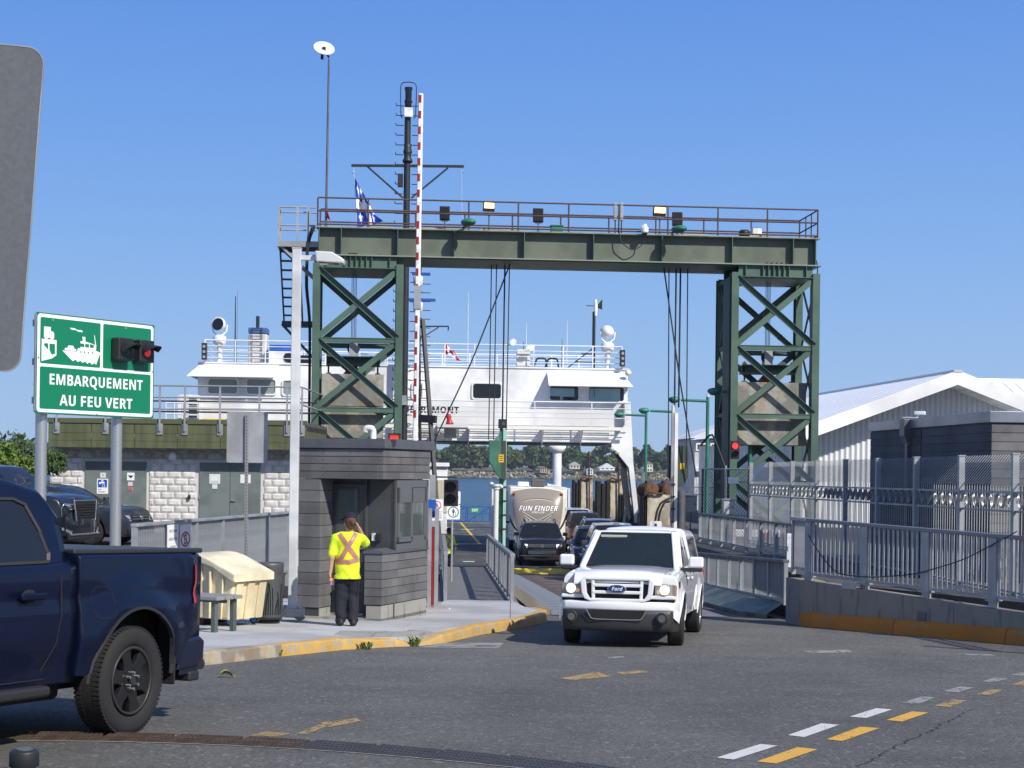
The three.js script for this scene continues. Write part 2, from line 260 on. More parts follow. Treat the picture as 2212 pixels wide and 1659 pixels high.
[[[870, 765], [1075, 693], [1177, 703], [970, 775]], [[1222, 653], [1390, 590], [1487, 597], [1300, 662]], [[1522, 556], [1650, 513], [1732, 519], [1600, 564]], [[1760, 485], [1850, 453], [1930, 458], [1840, 491]], [[1970, 428], [2050, 402], [2105, 405], [2035, 431]], [[2150, 379], [2212, 357], [2280, 362], [2215, 384]]].forEach((q, i) => paintPatch('lane_dash', z3(q), i < 3 ? yp : ypOld));
paintPatch('painted_mark', [[905, 1399], [960, 1389], [1090, 1389], [1075, 1401]], wpOld);
[[[540, 1590], [575, 1581], [630, 1585], [600, 1592]], [[640, 1586], [690, 1566], [715, 1566], [665, 1586]], [[690, 1562], [770, 1552], [780, 1558], [710, 1572]], [[1205, 1466], [1290, 1452], [1320, 1462], [1240, 1470]], [[1330, 1453], [1390, 1448], [1400, 1453], [1345, 1458]], [[1735, 1407], [1830, 1404], [1850, 1410], [1750, 1411]], [[1310, 1420], [1345, 1418], [1350, 1421], [1315, 1423]], [[2080, 1413], [2140, 1414], [2150, 1417], [2090, 1416]]].forEach((q, i) => paintPatch('painted_mark', q, i < 5 ? ypOld : wpOld));
{ // crack in the road at lower right: a thin groove filled dark
  const pts = [[1850, 1658], [1905, 1628], [1960, 1600], [2010, 1578], [2050, 1556], [2105, 1528]].map((p) => ground(p[0], p[1], .003)); const b = new MB(); const r = rnd(4); const f = [];
  for (let i = 0; i < pts.length - 1; i++) for (let k = 0; k < 12; k++) f.push(pts[i].clone().lerp(pts[i + 1], k / 12).add(V((r() - .5) * .05, 0, (r() - .5) * .05)));
  for (let i = 0; i < f.length - 1; i++) { const w = .002 + r() * .008; b.quad(f[i].clone().add(V(-w, 0, 0)), f[i].clone().add(V(w, 0, 0)), f[i + 1].clone().add(V(w, 0, 0)), f[i + 1].clone().add(V(-w, 0, 0))); }
  structure(b.build('road_crack', mat([.02, .02, .02], 1)));
}
{ // trench drain across the road: a real channel under steel grates
  const g = thing('trench_drain', null, null); structure(g); const P = (x, v, h) => { const d = drainD(x) - v * DRW; return V(x, -SLOPE * d + h, -d); }; const ch = new MB(), fr = new MB(), N = 24;
  for (let i = 0; i < N; i++) { const a = mixf(-5, 1, i / N), b = mixf(-5, 1, (i + 1) / N); ch.quad(P(a, 0, .004), P(b, 0, .004), P(b, 0, -.3), P(a, 0, -.3)).quad(P(a, 1, .004), P(b, 1, .004), P(b, 1, -.3), P(a, 1, -.3)).quad(P(a, 0, -.3), P(b, 0, -.3), P(b, 1, -.3), P(a, 1, -.3)); for (const [u, w] of [[-.1, .0], [1.0, 1.07]]) fr.quad(P(a, u, .005), P(b, u, .005), P(b, w, .005), P(a, w, .005)); }
  for (const x of [-5, 1]) ch.quad(P(x, 0, 0), P(x, 1, 0), P(x, 1, -.3), P(x, 0, -.3));
  const cm = A.concrete.clone(); cm.side = THREE.DoubleSide; ch.build('channel', cm, g); fr.build('drain_edge', cm, g);
  const one = new MB(), gw = .5; for (let k = 0; k < 14; k++) one.box(.006 + k * .0355, .021 + k * .0355, -.02, .012, -DRW + .01, -.01); for (const v of [.016, .1, .19, .28, DRW - .016]) one.box(.003, gw - .006, -.018, .013, -v - .008, -v + .008);
  const geo = one.geo(), mats = [mat([.13, .095, .075], .65, .4, { map: 'stain', s: 2 }), mat([.12, .115, .11], .5, .6, { map: 'cloud', s: 2 })]; let x = -4.98; for (let k = 0; k < 16 && x < .98; k++) { const a = P(x, 1, 0), dx = gw * Math.cos(Math.atan(.655 + .208 * x)); const b = P(x + dx, 1, 0); const m = meshOf(geo, 'grate', mats[k < 7 ? 0 : 1], g); m.position.copy(P(x, 0, 0)); m.rotation.y = Math.atan2(-(b.z - a.z), b.x - a.x); m.scale.z = -1; m.scale.z = 1; m.position.copy(a); m.position.y += .0; x += dx; }
  for (const m of g.children) if (m.name === 'grate') m.geometry = geo;
}
{ // landing ramp: steel roadway down to the ferry deck
  const ax = (d) => -.045 * (d - 31);   // drift of the landing axis
  const yR = (d) => mixf(-SLOPE * 30.4, DECK + .03, clamp((d - 30.4) / 30));
  const g = thing('ramp', null, null); structure(g);
  const strip = (x0, x1, d0, d1, off, th = .04) => { const s = grid(1, 14, (u, v) => { const d = mixf(d0, d1, v); return [mixf(x0, x1, u) + ax(d), yR(d) + off, -d]; }, (u, v) => [mixf(x0, x1, u), mixf(d0, d1, v)]); return s; };
  const flip = (q) => { if (q.attributes.normal.getY(0) < 0) { q.index.array.reverse(); q.computeVertexNormals(); } return q; };
  meshOf(flip(strip(.3, 4.55, 30.4, 60.4, 0)), 'roadway_plate', mat([.16, .13, .115], .8, .2, { map: 'stain', s: .35, bump: 'lumpB', bh: .004 }), g);
  const tread = mat([.27, .28, .29], .55, .4, { bump: 'grainB', s: 6, bh: .004, map: 'rust' }); meshOf(flip(strip(.75, 1.55, 30.6, 60.3, .012)), 'tread_plate', mat([.30, .31, .32], .55, .4, { map: 'cloud', s: .8, bump: 'grainB', bs: 3, bh: .006 }), g);
  meshOf(flip(strip(3.2, 4.0, 30.6, 60.3, .012)), 'tread_plate', mat([.26, .25, .25], .55, .4, { map: 'cloud', s: .8, bump: 'grainB', bs: 3, bh: .006 }), g);
  // left kerb girder and sloping shield plate on the right
  const kg = new MB(); const dd = []; for (let d = 30.8; d <= 60; d += 2) dd.push(d);
  for (let i = 0; i < dd.length - 1; i++) { const a = dd[i], b = dd[i + 1]; const p = (x, d, o) => V(x + ax(d), yR(d) + o, -d); kg.quad(p(.28, a, .16), p(.74, a, .10), p(.74, b, .10), p(.28, b, .16)); kg.quad(p(.74, a, .10), p(.75, a, -.3), p(.75, b, -.3), p(.74, b, .10)); }
  kg.quad(V(.28, yR(30.8) + .16, -30.8), V(.28, yR(30.8) - .3, -30.8), V(.75, yR(30.8) - .3, -30.8), V(.74, yR(30.8) + .1, -30.8));
  kg.build('kerb_girder', mat([.22, .24, .19], .7, 0, { map: 'rust', s: .8, lift: 2.2, side: true }), g);
  const sp = new MB(); const d2 = [30.2, 31.5, 34, 38, 42, 46, 50, 54, 58]; for (let i = 0; i < d2.length - 1; i++) { const a = d2[i], b = d2[i + 1], p = (x, d, o) => V(x + ax(d), yR(d) + o, -d); const h = i === 0 ? .1 : .08, h1 = .08; sp.quad(p(4.36 + (i === 0 ? .25 : 0), a, h), p(5.1, a, .42), p(5.1, b, .42), p(4.36, b, h1)); sp.quad(p(4.36, b, h1), p(4.38, b, -.02), p(4.38 + (i === 0 ? .25 : 0), a, -.02), p(4.36 + (i === 0 ? .25 : 0), a, h)); }
  sp.build('shield_plate', mat([.13, .17, .145], .55, .2, { map: 'stain', s: .5, lift: 1.5, side: true }), g);
  const gd = new MB(); for (const [x, w] of [[.3, .2], [5.2, .25], [2.5, .2]]) gd.bar(V(x + ax(31), yR(31) - .5, -31), V(x + ax(60), yR(60) - .5, -60), w, .9); gd.build('girder', A.greenDark, g);
  // raised footway
  const fy = (d) => mixf(-.98, -1.25, clamp((d - 31) / 17));
  const fw = slabPoly('footway', [[-1.28, 31], [.27, 31], [.27 + ax(49), 49], [-1.28 + ax(49), 49]], mat([.235, .24, .245], .85, 0, { map: 'asphalt', s: .6 }), .22, (x, d) => fy(d)); structure(fw);
  const fj = new MB(); for (let d = 32.6; d < 49; d += 1.35) fj.bar(V(-1.2 + ax(d), fy(d) + .003, -d), V(.2 + ax(d), fy(d) + .003, -d), .03, .008); fj.build('joint_strip', A.galvDark, fw);
  globalThis.RAMP = { ax, yR, fy };
}
{ // river: one sheet to the horizon
  const g = new THREE.PlaneGeometry(14000, 9000, 1, 1); g.rotateX(-Math.PI / 2); const u = g.attributes.uv; for (let i = 0; i < u.count; i++) u.setXY(i, u.getX(i) * 14000, u.getY(i) * 9000);
  const m = new THREE.MeshPhysicalMaterial({ roughness: .2, metalness: 0, ior: 1.33 }); m.color.setRGB(.018, .075, .125);
  m.map = rep(tex(512, (u, v) => { const k = .7 + .6 * (fbm(u, v, 4, 5, 131, 10) - .35); return [.16 * k, .62 * k, .98 * Math.min(1, k)].map((x) => x * .9); }, true), 1 / 160, 1 / 160); m.color.setRGB(.10, .115, .125);
  m.bumpMap = rep(T.wave, 1 / 9, 1 / 9); m.bumpScale = .55;
  const o = meshOf(g, 'river', m); o.position.set(0, WATER, -4400); structure(o);
}
{ // far bank, stones, wood
  const r = rnd(17), D0 = 1140;
  const bank = grid(160, 6, (u, v) => { const x = mixf(-800, 900, u), d = D0 + [0, 4, 9, 18, 60, 160, 500][Math.round(v * 6)], y = [-.5, 1.4, 3.1, 4.2, 5, 7, 9][Math.round(v * 6)]; return [x, WATER + y + .9 * (fbm(u, v * .2, 120, 3, 5) - .5) * (v > 0 ? 1 : 0), -(d + 6 * (fbm(u, .3, 30, 3, 8) - .5))]; }, (u, v) => [u * 1700, v * 80]);
  structure(meshOf(bank, 'riverbank', mat([.13, .125, .06], .95, 0, { map: 'stain', s: .03, side: true })));
  const st = new THREE.IcosahedronGeometry(1, 0), rocks = new THREE.InstancedMesh(st, mat([.30, .28, .24], .95), 2600); rocks.name = 'bank_stones';
  const m = new THREE.Matrix4(), c = new THREE.Color();
  for (let i = 0; i < 2600; i++) { const t = r(), s = .5 + 1.1 * r() * r(); m.compose(V(mixf(-420, 330, r()), WATER + .1 + t * 4.2, -(D0 + 1 + t * 10 + 4 * (r() - .5))), new THREE.Quaternion().setFromEuler(new THREE.Euler(r() * 6, r() * 6, r() * 6)), V(s * 1.3, s * .8, s)); rocks.setMatrixAt(i, m); const k = .5 + r() * .8; c.setRGB(k, k * .96, k * .9); rocks.setColorAt(i, c); }
  tag(rocks, 'pale rock armour along the far bank of the river', 'rocks', null, 'stuff'); scene.add(shadows(rocks));
  // wood: many leaf clumps per crown
  const leaf = new THREE.BufferGeometry(); { const P = [], t = rnd(3); for (let k = 0; k < 7; k++) { const a = V(t() - .5, t() - .5, t() - .5).multiplyScalar(1.5), b = V(t() - .5, t() - .5, t() - .5).normalize(), q = V(t() - .5, t() - .5, t() - .5).cross(b).normalize(); const s = .55; for (const [x, y] of [[-s, -s], [s, -s], [s, s], [-s, -s], [s, s], [-s, s]]) { const p = a.clone().addScaledVector(b, x).addScaledVector(q, y); P.push(p.x, p.y, p.z); } } leaf.setAttribute('position', new THREE.Float32BufferAttribute(P, 3)); leaf.computeVertexNormals(); metricUV(leaf); }
  const lm = mat([.08, .125, .042], .9, 0, { side: true });
  const trees = []; for (let row = 0; row < 3; row++) for (let x = -470; x < 300; x += 7.5 + r() * 5) { const far = row * 14; let h = (16.5 + 8.5 * r()) * (.78 + .34 * fbm((x + 500) / 1000, .5, 24, 2, 77)); if (row === 2) h *= 1.08; if (row === 0) h *= .8 + .2 * r(); const conif = r() < .1 && row > 0; if (x > 78 && row === 0) continue; if (x > 46 && x < 76 && row === 0) continue; trees.push([x, D0 + 20 + far + r() * 8, conif ? h * 1.12 : h, conif ? 1 : 0, r()]); }
  const per = 230, wood = new THREE.InstancedMesh(leaf, lm, trees.length * per); wood.name = 'wood'; let q = 0;
  for (const [x, d, h, con, tone] of trees) {
    const y0 = WATER + 3.6, W = con ? h * .17 : h * (.24 + .1 * r()); const lobes = []; for (let k = 0; k < 9; k++) lobes.push([V((r() - .5) * 1.5 * W, h * (.3 + .55 * r()), (r() - .5) * 1.3 * W), W * (.38 + .3 * r())]);
    for (let k = 0; k < per; k++) {
      let p, s = .8 + r() * .9;
      if (con) { const t = Math.pow(r(), .8); p = V(0, h * (.12 + .88 * (1 - t)), 0); const rr = W * t * (.5 + .5 * r()), a = r() * 6.283; p.x += rr * Math.cos(a); p.z += rr * Math.sin(a); s *= .8; } else { const [c0, R] = lobes[k % 9]; const v = V(r() - .5, r() - .5, r() - .5).normalize().multiplyScalar(R * Math.pow(r(), .35)); p = c0.clone().add(v); if (p.y < h * .1) p.y = h * .1 + r() * 2; }
      m.compose(V(x + p.x, y0 + p.y, -(d + p.z)), new THREE.Quaternion().setFromEuler(new THREE.Euler(r() * 6, r() * 6, r() * 6)), V(s, s, s)); wood.setMatrixAt(q, m);
      const g = (.62 + .7 * r()) * (.75 + .5 * tone) * (con ? .6 : 1); c.setRGB(g * (.85 + .4 * tone), g, g * .85); wood.setColorAt(q++, c);
    }
  }
  tag(wood, 'dense green wood lining the far shore behind the ferry', 'wood', null, 'stuff'); scene.add(shadows(wood));
  // reddish-leaved and solitary front trees are inside the wood; houses stand in front of it
  function house(px, pyBase, w, h, roofC, wallC, label, two) {
    const p = at(px, pyBase, 1147); const g = thing('shore_house', label, 'house', V(p.x, p.y, p.z), .25 * (hash(px, 1, 1) - .3)); w *= .78; h *= .85; const wm = mat(wallC, .7), rm = mat(roofC, .8), dk = A.darkGlass;
    new MB().box(-w / 2, w / 2, 0, h, -4, 4).build('wall', wm, g);
    const rf = new MB(); rf.prism([[-w / 2 - .5, h - .15], [w / 2 + .5, h - .15], [w / 2 + .5, h + .1], [0, h + w * .32], [-w / 2 - .5, h + .1]], -4.5, 4.25); rf.build('roof', rm, g);
    for (const y of two ? [.5, h / 2 + .5] : [.9]) for (let i = 0; i < 3; i++) new MB().box(-w * .38 + i * w * .3, -w * .38 + i * w * .3 + w * .15, y, y + 1.3, 4, 4.08).build('window', dk, g);
    return g;
  }
  house(1173, 1021, 5.6, 3.6, [.2, .13, .1], [.55, .46, .36], 'small house with brown gable on the far shore, nearest the centre', true);
  house(1274, 1026, 5.4, 4.4, [.6, .6, .62], [.85, .85, .84], 'white two-storey house with white gable at the far waterline', true);
  house(1346, 1024, 5.0, 2.7, [.3, .3, .32], [.8, .8, .78], 'low white hut beside the leg of the ferry bridge on the far shore', false);
  house(1400, 1019, 7.5, 6.2, [.26, .16, .13], [.74, .7, .55], 'tall cream house with brown roof on the far shore right of the ferry', true);
  house(1310, 1016, 13, 2.0, [.7, .7, .7], [.8, .8, .8], 'long low white building among the trees of the far shore', false);
  house(1240, 1013, 9, 3.2, [.42, .4, .38], [.66, .6, .46], 'pale bungalow with flat roof at the edge of the far wood', false);
  house(1520, 1014, 9, 3.6, [.75, .75, .75], [.8, .8, .8], 'white-roofed house on the far shore seen beside the right tower', false);
}
// ---------------------------------------------------------------- lifting gantry over the ramp
{
  const o = at(680, 1015, 52); o.y = -1.35;
  const G = thing('gantry', 'dark green steel lifting gantry with two braced towers and a crossbeam over the ferry ramp', 'gantry', o, .0805);
  const L = (px, py, z = 0) => onZ(G, px, py, z);
  const D = 2.5;                                    // depth of the gantry
  const [bx0, yT] = L(687, 489.5), [bx1] = L(1768, 515), yB = L(1200, 561)[1], yTm = L(1229, 502)[1];
  const yTop = (yT + yTm) / 2;
  // crossbeam: two plate girders, flanges, cover below
  const bm = new MB();
  for (const z of [-.26, -D + .2]) bm.box(bx0, bx1, yB + .02, yTop - .02, z - .02, z);
  bm.box(bx0 + .02, bx0 + .04, yB + .03, yTop - .03, -D + .1, -.3).box(bx1 - .04, bx1 - .02, yB + .03, yTop - .03, -D + .1, -.3);
  bm.build('crossbeam', A.greenWeb, G);
  const fl = new MB(); fl.box(bx0 - .06, bx1 + .06, yTop - .02, yTop + .015, -.5, .0).box(bx0 - .06, bx1 + .06, yTop - .02, yTop + .015, -D, -D + .42).box(bx0 - .06, bx1 + .06, yB - .015, yB + .02, -.5, .0).box(bx0 - .06, bx1 + .06, yB - .015, yB + .02, -D, -D + .42); fl.build('flange', mat([.25, .28, .22], .5, 0, { map: 'cloud', s: 1 }), G);
  new MB().box(bx0 + .05, bx1 - .05, yB - .05, yB - .02, -D + .1, -.1).build('soffit_plate', A.green, G);
  new MB().box(bx0 + .1, bx1 - .1, yTop - .04, yTop - .02, -D + .3, -.4).build('walkway_plate', A.galvDark, G);
  for (const px of [689, 737, 859.3, 981.4, 1133, 1282.7, 1431, 1582.7, 1714.6, 1763]) { const x = L(px, 520)[0]; const s = new MB(); s.box(x - .012, x + .012, yB + .02, yTop - .02, -.26, -.012); s.build('stiffener', A.green, G); }
  // bare spots where paint was touched up sit in the web material; bolts above each tower
  for (const px of [853, 873, 891, 910, 929]) { const q = L(.57246 * (1000 + px / 2.765), 962); new MB().disc([q[0], yB + .06, -.2], .035, .07, [0, 0, 0], 8).build('bolt', A.rustSteel, G); } for (const px of [1455, 1498, 1545, 1590, 1633]) { const q = L(.57246 * (2300 + px / 2.458), 1000); new MB().disc([q[0], yB + .06, -.2], .035, .07, [0, 0, 0], 8).build('bolt', A.rustSteel, G); }
  function tower(xl, xr, side) {
    const cw = .23;
    // four H columns
    for (const [x, s] of [[xl, 1], [xr, -1]]) for (const z of [0, -D + .35]) {
      const c = new MB(), a = x, b = x + s * cw, x0 = Math.min(a, b), x1 = Math.max(a, b);
      c.box(x0, x1, 0, yB - .26, z - .022, z).box(x0, x1, 0, yB - .26, z - .37, z - .348).box((x0 + x1) / 2 - .012, (x0 + x1) / 2 + .012, 0, yB - .26, z - .348, z - .022);
      if (z === 0) c.box(s > 0 ? x1 - .02 : x0, s > 0 ? x1 : x0 + .02, 0, yB - .26, z - .348, z - .022);
      c.build('column', A.green, G);
    }
    // header under the beam
    const h = new MB(), hy0 = yB - .36 - .02, hy1 = yB - .03; h.box(xl + cw, xr - cw, hy0, hy1, -.12, -.1).box(xl + cw, xr - cw, hy0, hy1, -D + .1, -D + .12).box(xl - .02, xr + .02, hy1, hy1 + .02, -D, .02).box(xl + cw - .05, xr - cw + .05, hy0 - .02, hy0, -D, .0); h.build('header', A.green, G);
    const mid = (xl + xr) / 2; for (const d of [-.98, -.42, -.25, -.08, .08, .25, .42, .98]) { const s = new MB(); s.box(mid + d - .01, mid + d + .01, hy0, hy1, -.1, 0); s.build('stiffener', A.green, G); }
    new MB().box(xl + cw, xr - cw, hy0 - .06, hy0 - .021, -D + .05, -.06).build('soffit_plate', A.green, G);
    // lattice in the front and back planes: horizontals and crosses
    const pit = 2.18, ys = []; for (let y = hy0 - .03; y > .4; y -= pit) ys.push(y);
    for (const z of [-.05, -D + .05]) {
      for (let i = 1; i < ys.length; i++) { const m = new MB(); m.box(xl + cw * .6, xr - cw * .6, ys[i] - .13, ys[i] - .0, z - .02, z).box(xl + cw * .6, xr - cw * .6, ys[i] - .004, ys[i] + .016, z - .16, z + .02).box(xl + cw * .6, xr - cw * .6, ys[i] - .14, ys[i] - .12, z - .14, z + .01); m.build('horizontal_strut', A.green, G); }
      for (let i = 0; i < ys.length; i++) { const y1 = ys[i] - (i ? .08 : .02), y0 = i + 1 < ys.length ? ys[i + 1] + .02 : Math.max(.1, ys[i] - pit); const a = xl + cw * .75, b = xr - cw * .75; let k = 0;
        for (const [p, q] of [[[a, y1], [b, y0]], [[a, y0], [b, y1]]]) { const m = new MB(), zz = z - .005 - .024 * k; m.bar([p[0], p[1], zz], [q[0], q[1], zz], .022, .17); const n = V(-(q[1] - p[1]), q[0] - p[0], 0).normalize().multiplyScalar(.085 * Math.sign(q[0] - p[0])); m.bar([p[0] + n.x, p[1] + n.y, zz + .055 - .11 * k], [q[0] + n.x, q[1] + n.y, zz + .055 - .11 * k], .12, .016); m.build('diagonal_brace', A.green, G); k++; } }
    }
    // sides: their shade is painted in as a darker green
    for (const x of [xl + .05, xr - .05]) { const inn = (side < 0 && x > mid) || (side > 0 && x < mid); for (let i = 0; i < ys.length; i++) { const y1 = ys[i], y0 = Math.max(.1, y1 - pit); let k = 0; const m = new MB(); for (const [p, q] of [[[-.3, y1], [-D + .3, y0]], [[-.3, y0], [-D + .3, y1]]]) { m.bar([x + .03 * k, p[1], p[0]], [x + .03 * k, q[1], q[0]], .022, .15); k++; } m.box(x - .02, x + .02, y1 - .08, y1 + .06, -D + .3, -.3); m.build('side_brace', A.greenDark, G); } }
    if (side > 0) { const m = new MB(); m.box(xl + .005, xl + .025, .2, yB - .5, -1.35, -.38); m.build('guide_plate', A.greenDark, G); }  // dark panel painted for the shaded side of the column pair
    new MB().box(xl - .2, xr + .2, -.8, .0, -D - .2, .2, .02).build('footing', A.concrete, G);
    // counterweight and its suspension
    const cy1 = side < 0 ? L(760, 809, -.7)[1] : L(1660, 827, -.7)[1], ch = 2.02, cx0 = xl + .3, cx1 = xr - .3 + (side < 0 ? -.28 : 0);
    const cwt = new MB(); cwt.box(cx0, cx1, cy1 - ch / 2 - .005, cy1, -D + .5, -.42, .015); cwt.build('counterweight', A.oldConcrete, G); new MB().box(cx0, cx1, cy1 - ch, cy1 - ch / 2 - .02, -D + .5, -.42, .015).build('counterweight', A.oldConcrete, G);
    const lb = new MB(), lm = (cx0 + cx1) / 2; lb.box(lm - .85, lm + .85, cy1 + .3, cy1 + .34, -1.5, -.75).box(lm - .85, lm + .85, cy1 + .55, cy1 + .59, -1.5, -.75).box(lm - .85, lm + .85, cy1 + .34, cy1 + .55, -1.2, -1.05); lb.build('lifting_beam', A.green, G);
    for (const d of [-.78, .78]) new MB().tube([lm + d, cy1 - .02, -.95], [lm + d, cy1 + .7, -.95], .03).box(lm + d - .08, lm + d + .08, cy1, cy1 + .06, -1.03, -.87).box(lm + d - .06, lm + d + .06, cy1 + .59, cy1 + .66, -1.01, -.89).build('hanger_rod', A.rustSteel, G); new MB().prism([[lm - .35, cy1], [lm + .35, cy1], [lm + .1, cy1 + .3], [lm - .1, cy1 + .3]], -1.2, -1.1).build('hanger_plate', A.rustSteel, G);
    const sv = new MB(); sv.box(lm - .13, lm + .13, cy1 + .6, cy1 + 1.08, -1.3, -1.27).box(lm - .13, lm + .13, cy1 + .6, cy1 + 1.08, -.93, -.9).box(lm - .13, lm - .11, cy1 + .6, cy1 + 1.0, -1.27, -.93).box(lm + .11, lm + .13, cy1 + .6, cy1 + 1.0, -1.27, -.93); sv.build('sheave_box', A.galv, G); new MB().disc([lm, cy1 + .85, -1.1], .2, .1, [Math.PI / 2, 0, 0]).build('sheave', A.cable, G);
    for (const d of [-.07, -.025, .025, .07]) { const m = new MB(); m.tube([lm + d, cy1 + .95, -1.1], [lm + d, hy0 - .02, -1.1], .011, 6); m.build('cable', A.cable, G); }
    return { mid, cy1 };
  }
  const lx0 = L(673, 800)[0], lx1 = L(869.5, 800)[0], rx0 = L(1579, 800)[0], rx1 = L(1769.5, 800)[0];
  tower(lx0, lx1, -1); tower(rx0, rx1, 1);
  // guard rail on the crossbeam
  const rh = .92;
  const rails = (z, x0, x1) => { for (const h of [rh, rh * .55, rh * .1]) { const m = new MB(); m.tube([x0, yTop + h, z], [x1, yTop + h, z], .026, 8); m.build('guard_rail', A.rustRail, G); } };
  rails(-.08, bx0, bx1); rails(-D + .1, bx0, bx1);
  for (const px of [686, 795, 901.5, 1012.8, 1120, 1229, 1337.6, 1443.7, 1552, 1659, 1768]) { const x = L(px, 480)[0]; for (const z of [-.08, -D + .1]) { const m = new MB(); m.tube([x, yTop, z], [x, yTop + rh, z], .026, 8); m.build('rail_post', A.rustRail, G); } }
  for (const h of [rh, rh * .55, rh * .1]) { const m = new MB(); m.tube([bx1, yTop + h, -.08], [bx1, yTop + h, -D + .1], .024, 8); m.build('guard_rail', A.rustRail, G); }
  for (const z of [-.9, -1.6]) new MB().tube([bx1, yTop, z], [bx1, yTop + rh, z], .022, 8).build('rail_post', A.rustRail, G);
  // trays lying on the flange
  for (const [a, b] of [[890, 1000], [1036, 1122], [1478, 1532], [1624, 1660], [800, 850]]) { const x0 = L(a, 495)[0], x1 = L(b, 495)[0]; new MB().box(x0, x1, yTop + .02, yTop + .14, -.55, -.3, .01).build('cable_tray', A.galv, G); }
  // stair and landing at the left end
  const sx0 = L(600, 600, -.9)[0], sx1 = bx0 - .1, py = L(610, 524, -.9)[1];
  const pl = new MB(); pl.box(sx0, sx1 + .1, py - .18, py, -.5, -.44).box(sx0, sx1 + .1, py - .18, py, -1.6, -1.54).box(sx0, sx0 + .05, py - .18, py, -1.54, -.5).box(sx0, sx1, py - .03, py - .005, -1.54, -.5); pl.build('landing', A.galv, G);
  for (const [x, z] of [[sx0 + .04, -.5], [sx0 + .04, -1.56], [sx0 + .62, -.5], [sx0 + .95, -1.56], [sx0 + .95, -.5]]) new MB().box(x - .03, x + .03, py, py + 1.08, z - .03, z + .03).build('rail_post', A.galv, G);
  for (const h of [.5, 1.07]) { new MB().tube([sx0, py + h, -.5], [sx1, py + h, -.5], .026).tube([sx0, py + h, -1.56], [sx1, py + h, -1.56], .026).tube([sx0 + .03, py + h, -.5], [sx0 + .03, py + h, -1.56], .026).build('guard_rail', A.galv, G); }
  const dk = mat([.07, .075, .085], .6, .2, { map: 'cloud', s: 1 });
  const ty0 = L(610, 684, -1)[1]; new MB().bar([sx0 + .08, py - .18, -.6], [sx0 + .12, ty0, -2.6], .04, .2).bar([sx0 + .68, py - .18, -.6], [sx0 + .72, ty0, -2.6], .04, .2).build('stair_stringer', dk, G);
  for (let i = 0; i < 8; i++) { const t = (i + .7) / 8.4; new MB().box(sx0 + .1, sx0 + .7, mixf(py - .1, ty0, t) - .02, mixf(py - .1, ty0, t) + .02, -.6 - 2 * t - .24, -.6 - 2 * t).build('stair_tread', dk, G); }
  new MB().box(sx0 + .05, lx0 + .1, ty0 - .16, ty0, -3.2, -2.5).build('stair_landing', dk, G);
  for (const z of [-.55, -1.5]) new MB().bar([sx0 + .1, py - .15, z], [lx0, py - 1.1, z], .05, .07).build('knee_brace', A.galv, G);
  new MB().bar([sx0 + .05, ty0 - .1, -2.6], [lx0, ty0 - 1.25, -2.4], .06, .08).build('knee_brace', dk, G);
  for (const d of [0, .05, .1]) new MB().path([[bx0 - .1 - d, yTop + .05, -.4], [bx0 - .3 - d * .6, yTop - .5, -.42], [bx0 - .32 - d * .6, yB - 1, -.42], [lx0 - .06 - d * .5, yB - 2.4, -.42], [lx0 - .05 - d * .3, 1, -.42]], .024, 6).build('conduit', A.cable, G);
  new MB().path([[bx1 + .02, yTop - .5, -.5], [bx1 + .13, yTop - .9, -.5], [bx1 + .03, yB - .7, -.5], [rx1 + .04, yB - 2, -.5], [rx1 + .05, yB - 3, -.5], [rx1 + .03, 1, -.5]], .02, 6).build('conduit', A.cable, G);
  new MB().path([[L(1336, 480)[0], yTop + .3, -.05], [L(1342, 510)[0], yTop - .25, .02], [L(1365, 521)[0], yTop - .5, .03], [L(1386, 515)[0], yTop - .35, .02], [L(1392, 500)[0], yTop + .05, .05]], .018, 6).build('conduit', A.cable, G);
  globalThis.GT = { G, L, D, yTop, yB };

  // things standing on the crossbeam
  const P3 = (px, py, z) => G.localToWorld(V(...L(px, py, z), z));
  const onTop = (px, z = -.2) => { const w = G.localToWorld(V(L(px, 495, z)[0], yTop + .015, z)); return w; };
  const YAW = .0805;
  function flood(px, w, h, cy, lit, label, group) {   // lit ones face the camera, dark ones show their ribbed backs
    const b = onTop(px, -.12), t = thing('floodlight', label, 'floodlight', b, YAW + (lit ? .15 : 0), group); const y = P3(px, cy, -.12).y - b.y;
    const br = new MB(); br.tube([0, 0, 0], [0, y - h / 2 - .04, 0], .022).bar([-w * .3, y - h / 2 - .03, 0], [w * .3, y - h / 2 - .03, 0], .04, .03).box(-.05, .05, 0, .03, -.05, .05); br.build('bracket', A.galvDark, t);
    const hs = new MB(); const hd = new MB(); hs.box(-w / 2, w / 2, -h / 2, h / 2, -.1, 0, .015); const Ht = new THREE.Group();
    const m = hs.build('housing', A.black, t); m.position.set(0, y, 0); m.rotation.x = lit ? .25 : -.12;
    if (lit) { const f = new MB(); f.box(-w / 2 + .025, w / 2 - .025, -h / 2 + .02 + .09, h / 2 - .02, 0, .012); f.build('lamp_face', mat([.9, .7, .4], .4, 0, { em: [1, .55, .16], ei: 3 }), m); }
    else for (let i = 0; i < 9; i++) { const f = new MB(); const x = -w / 2 + .03 + i * (w - .06) / 8; f.box(x - .006, x + .006, -h / 2 + .02, h / 2 - .02, 0, .05); f.build('cooling_fin', A.black, m); }
    return t;
  }
  flood(1056, .37, .30, 447, true, 'lit warm floodlight on the crossbeam rail, the one above the dark diagonal cable', 'lit');
  flood(1425, .41, .31, 457, true, 'lit warm floodlight on the crossbeam rail, the one nearer the right tower', 'lit');
  flood(960.5, .32, .45, 460, false, 'black finned floodlight seen from behind, just right of the raised barrier arm');
  flood(1162.5, .33, .45, 464.5, false, 'black finned floodlight seen from behind at the middle of the crossbeam');
